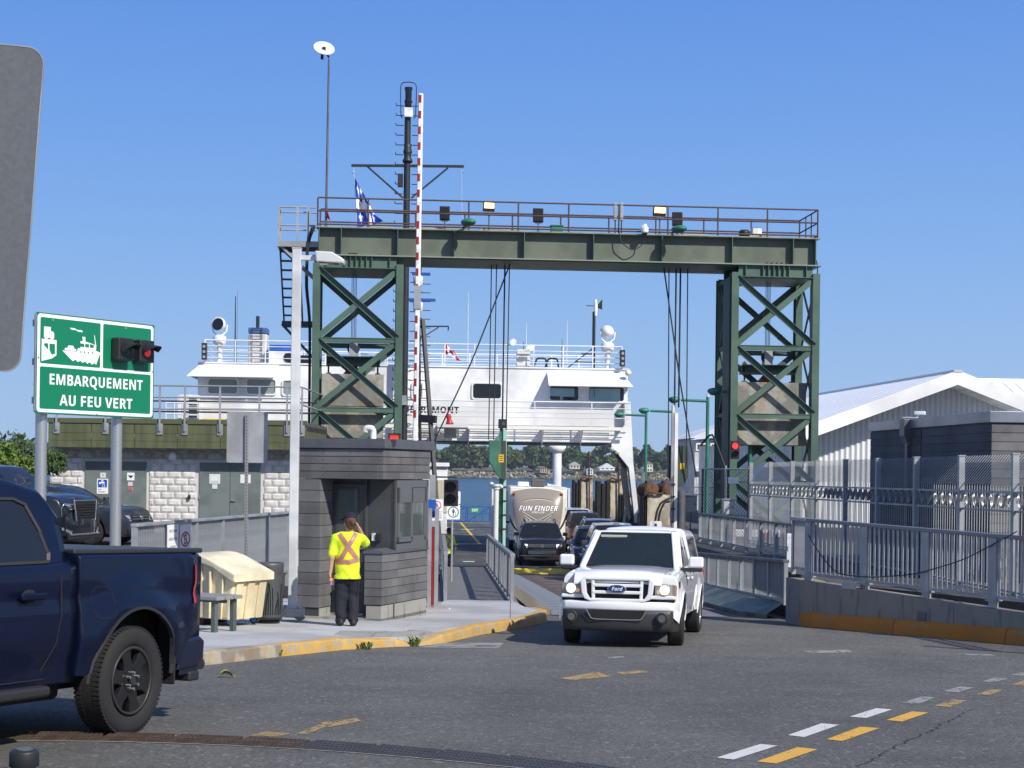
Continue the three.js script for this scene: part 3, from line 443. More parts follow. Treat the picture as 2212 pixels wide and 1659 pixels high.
  flood(1463.5, .33, .45, 472.5, false, 'black finned floodlight seen from behind, beside the lit lamp near the right tower');
  for (const o2 of scene.children) if (o2.userData.group === 'lit') delete o2.userData.group;
  for (const [px, cy, lb] of [[1007, 479, 'green roadway lamp head jutting over the crossbeam beside the left lit floodlight'], [1457.5, 493.5, 'green roadway lamp head jutting over the crossbeam beside the right lit floodlight']]) {
    const b = onTop(px - 6, -.15), t = thing('lamp_head', lb, 'lamp', b, YAW + .1); const y = P3(px, cy, .55).y - b.y;
    const a = new MB(); a.path([[0, 0, 0], [0, .1, .1], [.05, y - .08, .35], [.05, y - .06, .6]], .03, 8).box(-.12, .12, 0, .03, -.1, .1); a.build('bracket', A.galvDark, t);
    const s = new MB(); s.add(new THREE.SphereGeometry(1, 20, 12), place([.06, y, .62], [0, .4, 0], [.21, .12, .3])); s.build('housing', A.teal, t); new MB().add(new THREE.SphereGeometry(1, 16, 8, 0, 6.3, 1.57, 1.57), place([.06, y - .04, .66], [0, .4, 0], [.15, .1, .22])).build('lens', A.roomGlass, t);
  }
  { const b = onTop(1202, -1.2), t = thing('junction_box', 'green metal box standing on the crossbeam near its middle', 'box', b, YAW); new MB().box(-.19, .19, .05, .34, -.15, .15, .02).build('case', A.teal, t); new MB().box(-.21, .21, .34, .37, -.18, .18).build('lid', A.teal, t); new MB().box(-.15, -.1, 0, .05, -.1, .1).box(.1, .15, 0, .05, -.1, .1).build('foot', A.galvDark, t); }
  { const b = onTop(1336, -.06), t = thing('conduit_cabinet', 'pair of slim grey boxes fixed upright to the crossbeam rail', 'box', b, YAW); for (const x of [-.1, .1]) { new MB().box(x - .05, x + .05, .42, .98, -.1, .0, .01).build('case', A.galv, t); new MB().tube([x, 0, -.05], [x, .42, -.05], .02).build('conduit', A.cable, t); } }
  { const b = onTop(1392, .02), t = thing('dome_camera', 'white dome security camera hanging at the front edge of the crossbeam', 'camera', b, YAW); new MB().lathe([[0, .26], [.06, .26], [.07, .2], [.115, .15], [.12, .02], [.1, -.03], [0, -.03]], place([0, .03, .08])).build('housing', A.whiteP, t); new MB().sphere([0, -.0, .08], .08, [1, .9, 1]).build('dome', A.darkGlass, t); new MB().box(-.03, .03, .0, .05, -.1, .05).box(-.12, -.03, .1, .24, .02, .14, .02).build('bracket', A.whiteP, t); }
  { const b = onTop(1633, -.7), t = thing('equipment_box', 'white box with dark round fan standing near the right end of the crossbeam', 'box', b, YAW); new MB().box(-.16, .17, .08, .38, -.12, .12, .015).build('case', A.whiteP, t); new MB().lathe([[0, 0], [.17, 0], [.18, .2], [.13, .27], [0, .28]], place([-.38, .03, 0])).build('fan', A.black, t); new MB().box(-.5, .2, 0, .03, -.1, .1).build('base', A.galvDark, t); }
  { const b = onTop(1555 + 40, -.06); }
  // cables hanging from the crossbeam down to the ramp
  const hang = (px0, py0, px1, py1, z, r, label, group) => { const a = P3(px0, py0, z), e = P3(px1, py1, z); a.y = yB + o.y - .02; const t = new MB(); const mid2 = a.clone().lerp(e, .5); if (Math.abs(px1 - px0) > 20) { mid2.y -= .25; t.path([a, mid2, e], r, 6, 20); } else t.tube(a, e, r * 1.45, 6); const m = t.build('lift_cable', A.cable); tag(m, label, 'cable', group); };
  const ordn = ['first', 'second', 'third', 'last'];
  let ci = 0; for (const [a, b, yb, r] of [[1061.5, 1055.5, 950, .012], [1072.5, 1066, 950, .012], [1090.5, 1085, 925, .018], [1100.5, 1093, 955, .012]]) hang(a, 585, b, yb, -1.2, r, ordn[ci++] + ' from the left of the four straight cables hanging to the left guide post', 'cables hanging left of the ramp');
  ci = 0; for (const [a, b, yb, r] of [[1445, 1443.5, 1010, .013], [1460.5, 1457, 880, .02], [1470, 1466, 880, .02], [1485.5, 1482.5, 1010, .013]]) hang(a, 590, b, yb, -1.2, r, ordn[ci++] + ' from the left of the four straight cables hanging to the right guide post', 'cables hanging right of the ramp');
  hang(1102, 585, 938, 953, -1.0, .026, 'dark cable slanting from the crossbeam down to the left over the ferry bridge');
  hang(1433.5, 590, 1504, 1030, -1.0, .026, 'dark cable slanting from the crossbeam down to the right beside the right guide post');
  // guide posts at the ramp end
  { const b = P3(1082, 1180, -1.2); b.y = -1.9; const t = thing('guide_post', 'pale teal steel guide post with a green housing left of the ramp', 'post', b, YAW); const lx = (px, py, z) => onZ(t, px, py, z);
    const p0 = lx(1088, 925, 0), p1 = lx(1088, 1180, 0), w = .1; new MB().box(p0[0] - w - .02, p0[0] - .02, 0, p0[1], -.12, .0).build('rail_profile', A.teal, t); new MB().box(p0[0] - .018, p0[0] + w, 0, p0[1] - .05, -.08, .05).build('rail_profile', A.paleTeal, t);
    new MB().box(p0[0] - .17, p0[0] + .1, p0[1], p0[1] + .29, -.1, .1).build('end_block', A.black, t); new MB().box(p0[0] - .07, p0[0] + .03, p0[1] + .09, p0[1] + .2, .1, .12).build('lamp_face', A.roomGlass, t);
    for (let y = 1.6; y < 3.2; y += .45) new MB().box(p0[0] - .12, p0[0] + .11, y, y + .04, .05, .08).build('clamp', A.cable, t);
    new MB().tube([p0[0] - .01, .6, .1], [p0[0] - .01, 3.6, .1], .016).build('chain', A.cable, t);
    const q = [[1056, 951], [1081, 951], [1081, 1034], [1074, 1027], [1056, 996]].map((p) => lx(p[0], p[1], .15)); new MB().prism(q, .0, .3, .01).build('housing', mat([.05, .17, .11], .5, 0, { map: 'cloud', s: .7 }), t);
    const q2 = [[1076, 952], [1093, 952], [1093, 1036], [1081, 1034]].map((p) => lx(p[0], p[1], .1)); new MB().prism(q2, -.02, .14).build('housing', A.greenDark, t);
    const e = lx(1082.5, 990, .32); new MB().box(e[0] - .085, e[0] + .085, e[1] - .13, e[1] + .13, .305, .315).build('warning_plate', A.yellow, t); new MB().box(e[0] - .045, e[0] + .06, e[1] + .05, e[1] + .07, .315, .319).box(e[0] - .045, e[0] + .06, e[1] - .01, e[1] + .01, .315, .319).box(e[0] - .045, e[0] + .06, e[1] - .08, e[1] - .06, .315, .319).build('print', A.black, t);
    const c0 = lx(1072, 1048, .2), c1 = lx(1066, 1180, .2); new MB().tube([c0[0], c1[1] - .5, .2], [c0[0], c0[1], .2], .085, 14).disc([c0[0], c0[1], .2], .17, .07).disc([c0[0], c0[1] - .08, .2], .12, .1).build('cylinder', A.whiteDirty, t);
    new MB().sphere([c0[0] - .15, c0[1] + .03, .2], .07).sphere([c0[0] + .16, c0[1] - .05, .2], .07).build('lug', A.whiteDirty, t);
    new MB().tube([c0[0], 0, .2], [c0[0], c1[1] - .4, .2], .1, 12).build('pile', A.yellow, t);
  }
  { const b = P3(1462, 1150, -1.2); b.y = -1.7; const t = thing('guide_post', 'white steel guide post with a dark green housing right of the ramp', 'post', b, YAW); const lx = (px, py, z) => onZ(t, px, py, z);
    const p0 = lx(1458, 892, 0); new MB().box(p0[0] - .11, p0[0] - .01, 0, p0[1], -.06, .04).build('rail_profile', A.galv, t); new MB().box(p0[0] - .008, p0[0] + .1, 0, p0[1], -.06, .06).build('rail_profile', A.white, t);
    for (const y of [3.9, 3.5, 3.1, 2.7, 2.3]) new MB().box(p0[0] - .12, p0[0] + .03, y - 1, y - .96, .06, .09).build('clamp', A.cable, t); new MB().tube([p0[0] - .03, .7, .1], [p0[0] - .03, 3.2, .1], .016).build('chain', A.cable, t);
    const q = [[1443, 1010 - 48], [1485, 963], [1485, 1030], [1472, 1052], [1458, 1052], [1443, 1030]].map((p) => lx(p[0], p[1], -.3)); new MB().prism([q[0], q[1], q[2], q[3], q[4], q[5]], -.45, -.15, .01).build('housing', A.greenDark, t);
    const e = lx(1469.5, 1007, -.1); new MB().box(e[0], e[0] + .14, e[1] - .1, e[1] + .1, -.148, -.14).build('warning_plate', A.yellow, t);
    const c0 = lx(1472, 1060, -.25); new MB().tube([c0[0], 0, -.25], [c0[0], c0[1], -.25], .14, 14).build('cylinder', A.galvDark, t);
    new MB().tube([p0[0] - .06, p0[1], 0], [p0[0] - .06, p0[1] + .25, 0], .05).build('pipe', A.whiteDirty, t);
  }
  // dish on a tall pole
  { const b = onTop(704, -.6), t = thing('satellite_dish_mast', 'flat white satellite dish on a tall thin pole above the left end of the gantry', 'antenna', b, YAW); const lx = (px, py) => onZ(t, px, py, 0); const p = lx(710.5, 128);
    new MB().tube([0, 0, 0], [p[0], p[1], 0], .04, 10, .03).build('pole', A.galvDark, t); const d = lx(700, 106);
    new MB().lathe([[0, .035], [.32, .03], [.345, .0], [.32, -.02], [0, -.03]], place([d[0], d[1], .1], [.85, 0, -.16])).build('dish', A.whiteP, t);
    new MB().tube([p[0], p[1] + .05, 0], [d[0] + .02, d[1] - .05, .12], .03).box(d[0] - .1, d[0] - .01, d[1] - .34, d[1] - .16, .02, .1).box(d[0] - .05, d[0] + .06, d[1] - .12, d[1] + .02, .16, .22).build('mount', A.black, t); }
}
// ---------------------------------------------------------------- ferry at the landing
function textMesh(txt, w, h, fg, bg, o = {}) {   // flat print: canvas texture
  const c = document.createElement('canvas'); c.width = o.pw || 512; c.height = Math.max(16, Math.round(c.width * h / w)); const x = c.getContext('2d');
  if (bg) { x.fillStyle = bg; x.fillRect(0, 0, c.width, c.height); } x.fillStyle = fg; x.textAlign = 'center'; x.textBaseline = 'middle';
  if (o.draw) o.draw(x, c.width, c.height); else { const lines = txt.split('\n'); lines.forEach((l, i) => { const fs = o.fs ? o.fs * c.height : c.height * .8 / lines.length; x.font = (o.font || 'bold') + ' ' + fs + 'px sans-serif'; const mw = x.measureText(l).width, k = o.fit ? (c.width * o.fit) / mw : Math.min(1, c.width * .94 / mw); x.save(); x.translate(c.width / 2, c.height * (i + .5) / lines.length); x.scale(k, 1); x.fillText(l, 0, 0); x.restore(); }); }
  const t = new THREE.CanvasTexture(c); t.colorSpace = THREE.SRGBColorSpace; t.anisotropy = 8;
  const m = new THREE.MeshStandardMaterial({ map: t, roughness: o.rough || .5 }); if (!bg) { m.transparent = true; m.alphaTest = .4; }
  return m;
}
function plateOf(w, h, mat_, name, parent, pos, rot = [0, 0, 0]) { const m = shadows(new THREE.Mesh(new THREE.PlaneGeometry(w, h), mat_)); m.name = parent ? name : numbered(name); m.position.set(...pos); m.rotation.set(...rot); (parent || scene).add(m); return m; }
{
  const o = at(1106, 1015, 80); o.y = DECK; const YAW = .06;
  const S = thing('ferry', 'white car ferry with a bridge spanning its deck, moored at the ramp', 'ferry', o, YAW);
  const L = (px, py, z = 0) => onZ(S, px, py, z);
  const zw = -1.15;                                   // wall behind the open walkway
  const xl = L(427, 850, zw)[0], xr = L(1356, 850, zw)[0], yRoof = L(1106, 795, zw)[1], yWalk = L(1106, 920, 0)[1], yBot = L(1130, 956, zw)[1];
  const bw = new MB(); bw.box(xl, xr, yBot, yRoof, zw - 7, zw, .04); bw.build('bridge_house', A.white, S);
  new MB().box(xl - .05, xr + .05, yRoof - .02, yRoof + .06, zw - 7.1, zw + .06, .02).build('roof_edge', A.white, S);
  new MB().box(xl - 1.5, xl, yBot + .3, L(427, 905, zw)[1], zw - 5, zw - .5, .03).build('wing', A.white, S);
  const lowTrim = new MB(); lowTrim.box(xl, xr - .8, yBot - .03, yBot + .02, zw - 7, zw + .03); lowTrim.build('keel_trim', A.black, S);
  // open walkway: slatted floor, edge plate, rails, brackets
  for (let i = 0; i < 5; i++) { const z = zw + .08 + i * .22; new MB().box(xl - .4, xr, yWalk - .045, yWalk - .02, z, z + .04).build('walkway_slat', A.white, S); }
  new MB().box(xl - .4, xr + .02, yWalk - .16, yWalk - .0, -.04, .0).build('walkway_edge', mat([.8, .78, .7], .5), S);
  const ry = [1020, 1075, 1120, 1165].map((y) => L(1700 / 1, 1100, 0) && L(.57246 * (1600 + 930 / 2.458), .57246 * (1100 + y / 2.458), 0)[1]);
  ry.forEach((y, i) => new MB().tube([xl - .4, y, -.02], [xr, y, -.02], i ? .022 : .034, 8).build('guard_rail', A.white, S));
  for (let x = xl - .3; x < xr; x += 2.75) new MB().box(x - .025, x + .025, yWalk, ry[0], -.05, .0).build('rail_post', A.white, S);
  for (const px of [1771, 1909, 2052, 2200, 1650, 1520, 1400, 1260, 1120, 980]) { const x = L(px * .57246, 930, 0)[0]; new MB().prism([[0, 0], [1.1, 0], [0, -.85]], -x - .02, -x + .02, 0, new THREE.Matrix4().makeBasis(V(0, 0, 1), V(0, 1, 0), V(-1, 0, 0)).setPosition(0, yWalk - .05, zw)).build('bracket', A.white, S); }
  // windows
  const wf = mat([.72, .73, .73], .4);
  const pale = (() => { const m = new THREE.MeshPhysicalMaterial({ roughness: .08 }); m.color.setRGB(.24, .40, .46); return m; })(), mid = (() => { const m = new THREE.MeshPhysicalMaterial({ roughness: .1 }); m.color.setRGB(.22, .27, .27); return m; })();  // pale: sky seen through the wheelhouse, painted into opaque panes
  function win(a, b, c, d, pm, bits = []) { const p = L(a, b, zw), q = L(c, d, zw), w = q[0] - p[0], h = p[1] - q[1], x = (p[0] + q[0]) / 2, y = (p[1] + q[1]) / 2; const s = roundRect(w + .16, h + .16, .16, x, y); s.holes.push(new THREE.Path(roundRect(w, h, .12, x, y).getPoints(6).reverse())); const f = new MB().shape(s, zw - .02, zw + .07, .012).build('window', wf, S); const g = new MB(); g.shape(roundRect(w + .02, h + .02, .12, x, y), zw + .002, zw + .012); g.build('pane', pm, f); for (const [u0, v0, u1, v1] of bits) new MB().box(x + (u0 - .5) * w, x + (u1 - .5) * w, y + (v0 - .5) * h, y + (v1 - .5) * h, zw + .013, zw + .02).build('sash', A.darkGlass, f); }  // besides sash bars, dark bits stand for the console inside
  win(1022, 829, 1081.5, 861, A.darkGlass); win(1188, 834, 1249, 865, pale, [[0, .86, 1, 1], [.86, 0, 1, 1], [0, 0, .36, .28], [.45, 0, .86, .25]]); win(1271, 836, 1347, 867, pale, [[0, .9, 1, 1], [.9, 0, 1, 1], [.16, .3, .175, .9]]);
  win(450.5, 819, 512, 850, mid); win(534, 820, 594, 851, mid); win(892, 828, 911, 860, mid, []); win(612, 823, 640, 853, mid);
  // sun visors
  function visor(pl, pr, yt, yb) { const a = L(pl, yt, zw)[0], b = L(pr, yt, zw)[0], t = L(pl, yt, zw)[1], u = L(pl, yb, -.1)[1]; const v = new MB(); v.quad([a, t, zw], [a, u, -.1], [b + .45, u, -.1], [b, t, zw]); v.quad([a, t - .06, zw], [b, t - .06, zw], [b + .45, u - .05, -.12], [a, u - .05, -.12]); v.quad([a, u - .05, -.1], [b + .45, u - .05, -.1], [b + .45, u, -.1], [a, u, -.1]); v.quad([a, t, zw], [a, t - .06, zw], [a, u - .05, -.1], [a, u, -.1]); v.quad([b, t, zw], [b + .45, u, -.1], [b + .45, u, zw - 3], [b, t, zw - 3]); v.build('sun_visor', mat([.82, .82, .81], .4, 0, { side: true }), S); }
  visor(1182, 1342, 803, 831); 
  { const a = L(433, 787, zw)[0], b = L(603, 788, zw)[0], t = L(500, 787, zw)[1], u = L(500, 812, -.1)[1]; const v = new MB(); v.quad([a, t, zw], [a - .5, u, -.1], [b, u, -.1], [b, t, zw]); v.quad([a - .5, u, -.1], [a - .5, u - .05, -.1], [b, u - .05, -.1], [b, u, -.1]); v.quad([a, t - .05, zw], [b, t - .05, zw], [b, u - .05, -.12], [a - .5, u - .05, -.12]); v.quad([a - .5, u, -.1], [a, t, zw], [a, t, zw - 3], [a - .5, u, zw - 3]); v.quad([b, t, zw], [b, u, -.1], [b, u - .05, -.1], [b, t - .05, zw]); v.build('sun_visor', mat([.82, .82, .81], .4, 0, { side: true }), S); }
  // right leg down to the deck
  { const P = (px, py) => L(px, py, -.6); const outline = [P(1349, 868), P(1362, 868), P(1368, 1000), P(1382, 1130), P(1372, 1130), P(1358, 1010), P(1320, 962), P(1349, 918)]; new MB().prism(outline, -1.1, -.6, .02).build('bridge_leg', A.white, S); const e = [P(1318, 962), P(1325, 958), P(1354, 1008), P(1364, 1128), P(1360, 1128), P(1349, 1012)]; new MB().prism(e, -1.25, -.75).build('leg_shade', A.black, S); const e3 = [P(1349, 1012), P(1356, 1012), P(1373, 1140), P(1352, 1140), P(1360, 1100)]; new MB().prism(e3, -2.4, -1.3).build('bridge_leg', A.galvDark, S);  // black edge and dark grey back paint the shade under the white leg
    for (const [px, py] of [[1323, 970], [1333, 976]]) { const p = P(px, py); new MB().sphere([p[0], p[1], -.5], .13).tube([p[0], p[1], -.7], [p[0], p[1] + .2, -.8], .04).build('lamp', A.whiteDirty, S); } }
  { const xw = xl + .4; new MB().box(xw - 1.0, xw, 0, yBot + .3, zw - 3, zw - .5, .05).build('bridge_leg', A.white, S); }
  { const p = L(1354, 808, -.6); new MB().lathe([[0, 0], [.1, 0], [.16, .22], [0, .24]], place([p[0], p[1], -.6], [1.2, 0, -.3])).build('lamp', A.whiteDirty, S); }
  // name and notice on the wall
  { const a = L(855, 876, zw + .01), b = L(993, 894, zw + .01), w = b[0] - a[0], h = .44; const m = textMesh('GUÈVREMONT', w, h, '#15161b', null, { fit: .98, fs: .98, pw: 1024 }); const pl = plateOf(w, h, m, 'lettering', S, [(a[0] + b[0]) / 2, (a[1] + b[1]) / 2, zw + .012]);
    const c = L(886, 931, zw), d = L(953, 946, zw), w2 = d[0] - c[0], h2 = c[1] - d[1]; new MB().box(c[0], d[0], d[1], c[1], zw, zw + .02).build('notice_board', A.whiteP, S); plateOf(w2 * .96, h2 * .9, textMesh('RUR LIM 35 179 LIVRES', w2, h2, '#a01c20', '#e9e9e6', { fit: .92, fs: .75 }), 'lettering', S, [(c[0] + d[0]) / 2, (c[1] + d[1]) / 2, zw + .024]); }
  { const p = L(976, 917, .1); new MB().lathe([[0, 0], [.2, 0], [.18, .08], [.1, .26], [.15, .4], [.08, .5], [0, .52]], place([p[0] - .1, p[1], -.1], [0, 0, .12])).build('signal_horn', A.red, S); new MB().box(p[0] - .7, p[0] + .8, p[1] - .14, p[1], -.4, .3).build('horn_shelf', A.white, S); new MB().box(p[0] - .35, p[0] + .25, p[1] - .6, p[1] - .14, -.9, -.5).build('locker', mat([.42, .41, .38], .6), S); }
  // roof rails
  function roofRail(pa, pb, n, z0 = zw + .02) { const a = L(pa, 760, z0)[0], b = L(pb, 760, z0)[0]; for (const z of [z0, z0 - 6.8]) { for (let k = 1; k <= 4; k++) new MB().tube([a, yRoof + .28 * k, z], [b, yRoof + .28 * k, z], k === 4 ? .03 : .02, 8).build('guard_rail', A.white, S); for (let i = 0; i <= n; i++) { const x = mixf(a, b, i / n); new MB().box(x - .025, x + .025, yRoof, yRoof + 1.12, z - .025, z + .025).build('rail_post', A.white, S); } } for (const x of [a, b]) for (let k = 1; k <= 4; k++) new MB().tube([x, yRoof + .28 * k, z0], [x, yRoof + .28 * k, z0 - 6.8], .02, 8).build('guard_rail', A.white, S); }
  roofRail(443, 1344, 14);
  for (const px of [442, 1344]) { const p = L(px, 765, zw + .1); new MB().box(p[0] - .12, p[0] + .12, yRoof + .15, yRoof + .95, zw + .05, zw + .35, .02).build('navigation_light', A.black, S); for (let k = 0; k < 3; k++) new MB().disc([p[0], yRoof + .28 + .25 * k, zw + .36],   .07, .03, [Math.PI / 2, 0, 0]).build('lens', A.galv, S); }
  // searchlights
  for (const [px, back, yy] of [[475, false, 701], [1313, true, 717]]) { const p = L(px, yy, zw - .4), b = L(px, 790, zw - .4); const st = new MB(); st.lathe([[0, 0], [.16, 0], [.13, .1], [.13, p[1] - yRoof - 1.0], [.3, p[1] - yRoof - .95], [.32, p[1] - yRoof - .6], [.16, p[1] - yRoof - .5], [0, p[1] - yRoof - .5]], place([p[0], yRoof, zw - .4])); st.build('searchlight_post', A.white, S);
    const yk = new MB(); for (const s of [-1, 1]) yk.path([[p[0] + .05 * s, p[1] - .55, zw - .4], [p[0] + .3 * s, p[1] - .35, zw - .4], [p[0] + .36 * s, p[1], zw - .4]], .04, 8); yk.build('searchlight_yoke', A.white, S);
    const h = new MB(); h.lathe([[0, -.28], [.12, -.27], [.24, -.18], [.32, 0], [.34, .22], [.31, .24], [0, .2]], place([p[0], p[1], zw - .4], [back ? -Math.PI / 2 : Math.PI / 2 - .1, 0, back ? .2 : .35])); h.build('searchlight', A.white, S); if (!back) new MB().disc([p[0] - .07, p[1], zw - .15], .29, .02, [Math.PI / 2 - .1, 0, .35]).build('lens', A.darkGlass, S); }
  // funnel with ladder, blower boxes, antennas
  { const a = L(536, 760, zw - 2), b = L(578, 708, zw - 2), c = (a[0] + b[0]) / 2, y1 = b[1]; new MB().box(a[0], b[0], yRoof, y1 - .3, zw - 3, zw - 2, .1).build('funnel', mat([.6, .6, .58], .5, 0, { map: 'cloud', s: .5 }), S); new MB().box(a[0] - .01, b[0] + .01, y1 - .3, y1, zw - 3.01, zw - 1.99, .06).build('funnel_band', mat([.05, .12, .30], .5), S); const ld = new MB(); ld.tube([c - .28, yRoof, zw - 1.9], [c - .28, y1, zw - 1.9], .02).tube([c + .2, yRoof, zw - 1.9], [c + .2, y1, zw - 1.9], .02); for (let y = yRoof + .2; y < y1; y += .28) ld.tube([c - .28, y, zw - 1.9], [c + .2, y, zw - 1.9], .016, 6); ld.build('ladder', A.black, S); new MB().tube([c - .05, y1, zw - 2.4], [c - .05, y1 + .6, zw - 2.4], .09).build('exhaust_pipe', A.black, S); }
  { const p = L(620, 770, zw - 1); new MB().box(p[0] - .9, p[0] + .7, yRoof + .05, yRoof + .7, zw - 2, zw - 1, .05).build('blower', A.white, S); new MB().disc([p[0] + .1, yRoof + .4, zw - .98], .26, .06, [Math.PI / 2, 0, 0]).build('blower_fan', A.darkGlass, S); new MB().box(p[0] - .9, p[0] + .5, yRoof + .75, yRoof + 1.05, zw - 2.5, zw - 1.5).build('roof_box', A.blue, S); const q = L(658, 775, zw - .6); new MB().box(q[0] - .3, q[0] + .3, yRoof, yRoof + .5, zw - 1.2, zw - .6, .06).build('roof_lamp', A.black, S); }
  for (const [px, y0, y1, r, dk] of [[509, 640, 790, .04, 1], [513, 628, 700, .012, 1], [1012, 632, 790, .022, 0], [1137.5, 697, 790, .02, 0], [1225.5, 692, 790, .02, 0], [1214, 732, 790, .02, 1], [1131, 738, 790, .025, 1]]) { const a = L(px, y0, zw - .8); new MB().tube([a[0], yRoof, zw - .8], [a[0], a[1], zw - .8], r, 8, r * .5).build('antenna', dk ? A.black : A.whiteP, S); }
  { const p = L(1283, 700, zw - .7), q = L(1289, 665, zw - .7); const m = new MB(); m.tube([p[0], yRoof, zw - .7], [p[0], q[1] - .2, zw - .7], .08).tube([p[0] - 1.4, yRoof, zw - .7], [p[0], yRoof + 1.1, zw - .7], .03).tube([p[0] - .9, yRoof + .4, zw - .7], [p[0], yRoof + .4, zw - .7], .03).tube([p[0] - .6, yRoof + .8, zw - .7], [p[0], yRoof + .8, zw - .7], .03); m.build('wind_mast', A.black, S); new MB().lathe([[0, 0], [.08, 0], [.1, .5], [.05, .8], [0, .82]], place([q[0] - .05, q[1] - .4, zw - .7])).build('anemometer', A.whiteP, S); const v = L(1297, 660, zw - .7); new MB().prism([[0, 0], [.34, -.1], [.34, .42]], -.01, .01, 0, place([v[0] - .25, v[1] - .1, zw - .7])).tube([v[0] - .7, v[1] - .02, zw - .7], [v[0], v[1] - .02, zw - .7], .02).build('wind_vane', A.black, S); }
  { const p = L(1132, 785, zw - .3); new MB().box(p[0] - .35, p[0] + .3, yRoof, yRoof + .95, zw - .9, zw - .4, .03).build('equipment_box', mat([.68, .66, .6], .6), S); for (const px of [1165, 1190]) { const q = L(px, 785, zw - .4); new MB().path([[q[0] - .3, yRoof, zw - .5], [q[0] - .1, yRoof + .5, zw - .5], [q[0] + .3, yRoof + .5, zw - .5], [q[0] + .4, yRoof, zw - .5]], .05, 6).build('vent_pipe', A.black, S); } for (const [px, yy] of [[1108, 755], [1145, 763]]) { const q = L(px, yy, zw + .1); new MB().disc([q[0], yRoof + 1.25 - (px > 1120 ? .25 : 0), zw + .1], .17, .1, [Math.PI / 2, 0, 0]).build('flood_lamp', A.whiteP, S); } const q = L(916, 762, zw); }
  // left stair and louvre
  for (let k = 0; k < 4; k++) { const a = L(358, 870 + k * 12, .4), b = L(430, 872 + k * 12, .4); new MB().tube([a[0], a[1], .4], [b[0], b[1], .4], .03).build('guard_rail', A.white, S); } for (const px of [358, 376, 394, 430]) { const a = L(px, 868, .4), b = L(px, 920, .4); new MB().tube([a[0], a[1], .4], [b[0], b[1], .4], .035).build('rail_post', A.white, S); } { const a = L(384, 852, -.3), b = L(428, 905, -.3); new MB().box(a[0], b[0], b[1], a[1], -1.2, -.3).build('louvre_box', A.whiteDirty, S); for (let k = 0; k < 7; k++) { const y = mixf(b[1], a[1], (k + .5) / 7.5); new MB().box(a[0] + .5, b[0] - .05, y, y + .07, -.3, -.24).build('louvre_slat', A.black, S); } }
  { const a = L(438, 904, .3), b = L(486, 911, .3); new MB().box(a[0], b[0], b[1] - .2, a[1], -.2, .3, .04).build('deck_box', A.yellow, S); new MB().box(b[0] + .03, b[0] + .9, b[1] - .2, a[1], -.2, .3, .04).build('deck_box', A.teal, S); }
  // masts
  { const zm = 1.4, top = L(882.5, 196, zm), bot = L(872, 945, zm), xm = (y) => mixf(bot[0], top[0], (y - bot[1]) / (top[1] - bot[1])); const mk = new MB(); mk.tube([xm(0), 0, zm], [top[0] - .02, top[1] - .4, zm], .18, 14, .15); mk.build('mast', A.black, S); new MB().lathe([[0, 0], [.18, 0], [.15, .3], [.19, .32], [.19, .42], [.15, .45], [.16, .9], [.19, .95], [.19, 1.05], [0, 1.07]], place([top[0], top[1] - .9, zm])).build('mast_lamp', A.darkGlass, S);
    new MB().path([[top[0] - .28, top[1] - 1.3, zm], [top[0] - .34, top[1] - 1.1, zm], [top[0] - .34, top[1] + .3, zm], [top[0] + .34, top[1] + .3, zm], [top[0] + .34, top[1] - 1.1, zm], [top[0] + .28, top[1] - 1.3, zm]], .025, 6, 40).build('lamp_cage', A.black, S);
    const ystep = L(882, 245, zm)[1]; for (let y = ystep + .35, k = 0; y > 2; y -= .46, k++) { const x = xm(y); const r = new MB(); for (const s of [-1, 1]) r.tube([x + .2 * s, y, zm], [x + .56 * s, y, zm], .022, 6).tube([x + .56 * s, y, zm], [x + .57 * s, y + .12, zm], .02, 6); if (y > L(882, 900, zm)[1]) r.build('step_rung', A.black, S); }
    new MB().box(top[0] - .19, top[0] + .21, ystep - .22, ystep + .22, zm + .2, zm + .3, .02).build('relay_box', A.whiteP, S);
    const ya = L(759, 357.5, zm), yb = L(1002, 359.5, zm); new MB().bar([ya[0], ya[1], zm], [yb[0], yb[1], zm], .12, .11).build('yard', A.black, S); const ym = (ya[1] + yb[1]) / 2, xc = xm(ym); for (const s of [-1, 1]) new MB().bar([xc + .2 * s, ym - 1.5, zm], [xc + 1.9 * s, ym - .05, zm], .08, .08).build('yard_stay', A.black, S);
    new MB().lathe([[0, 0], [.22, 0], [.24, .1], [.16, .25], [.19, .45], [.22, .5], [.16, .7], [.2, .85], [0, 1]], place([xc, ym + .15, zm])).build('lamp_stack', A.black, S); new MB().box(xc - .45, xc - .2, ym - 1, ym - .4, zm - .1, zm + .2).build('relay_box', A.black, S);
    for (const yy of [838, 808]) { const p = L(867, yy, zm + .4); }
    { const p = L(876, 820, zm); new MB().box(p[0] - .45, p[0] - .15, p[1] - .3, p[1] + .3, zm + .1, zm + .4).build('signal_lamps', A.black, S); const q = L(874, 865, zm); new MB().box(q[0] - .3, q[0] + .1, q[1] - .22, q[1] + .22, zm + .2, zm + .35).build('relay_box', A.galv, S); }
    for (const [px, r] of [[762, .05], [1001, .05]]) { const p = L(px, 372, zm); new MB().sphere([p[0], p[1], zm], r).build('block', A.galv, S); }
    new MB().tube([ya[0] + .1, ya[1], zm], [L(771, 487, zm)[0], L(771, 487, zm)[1], zm], .01, 5).build('halyard', A.whiteP, S); new MB().tube([yb[0] - .1, yb[1], zm], [L(998, 470, zm)[0], L(998, 470, zm)[1], zm], .008, 5).build('halyard', A.whiteP, S);
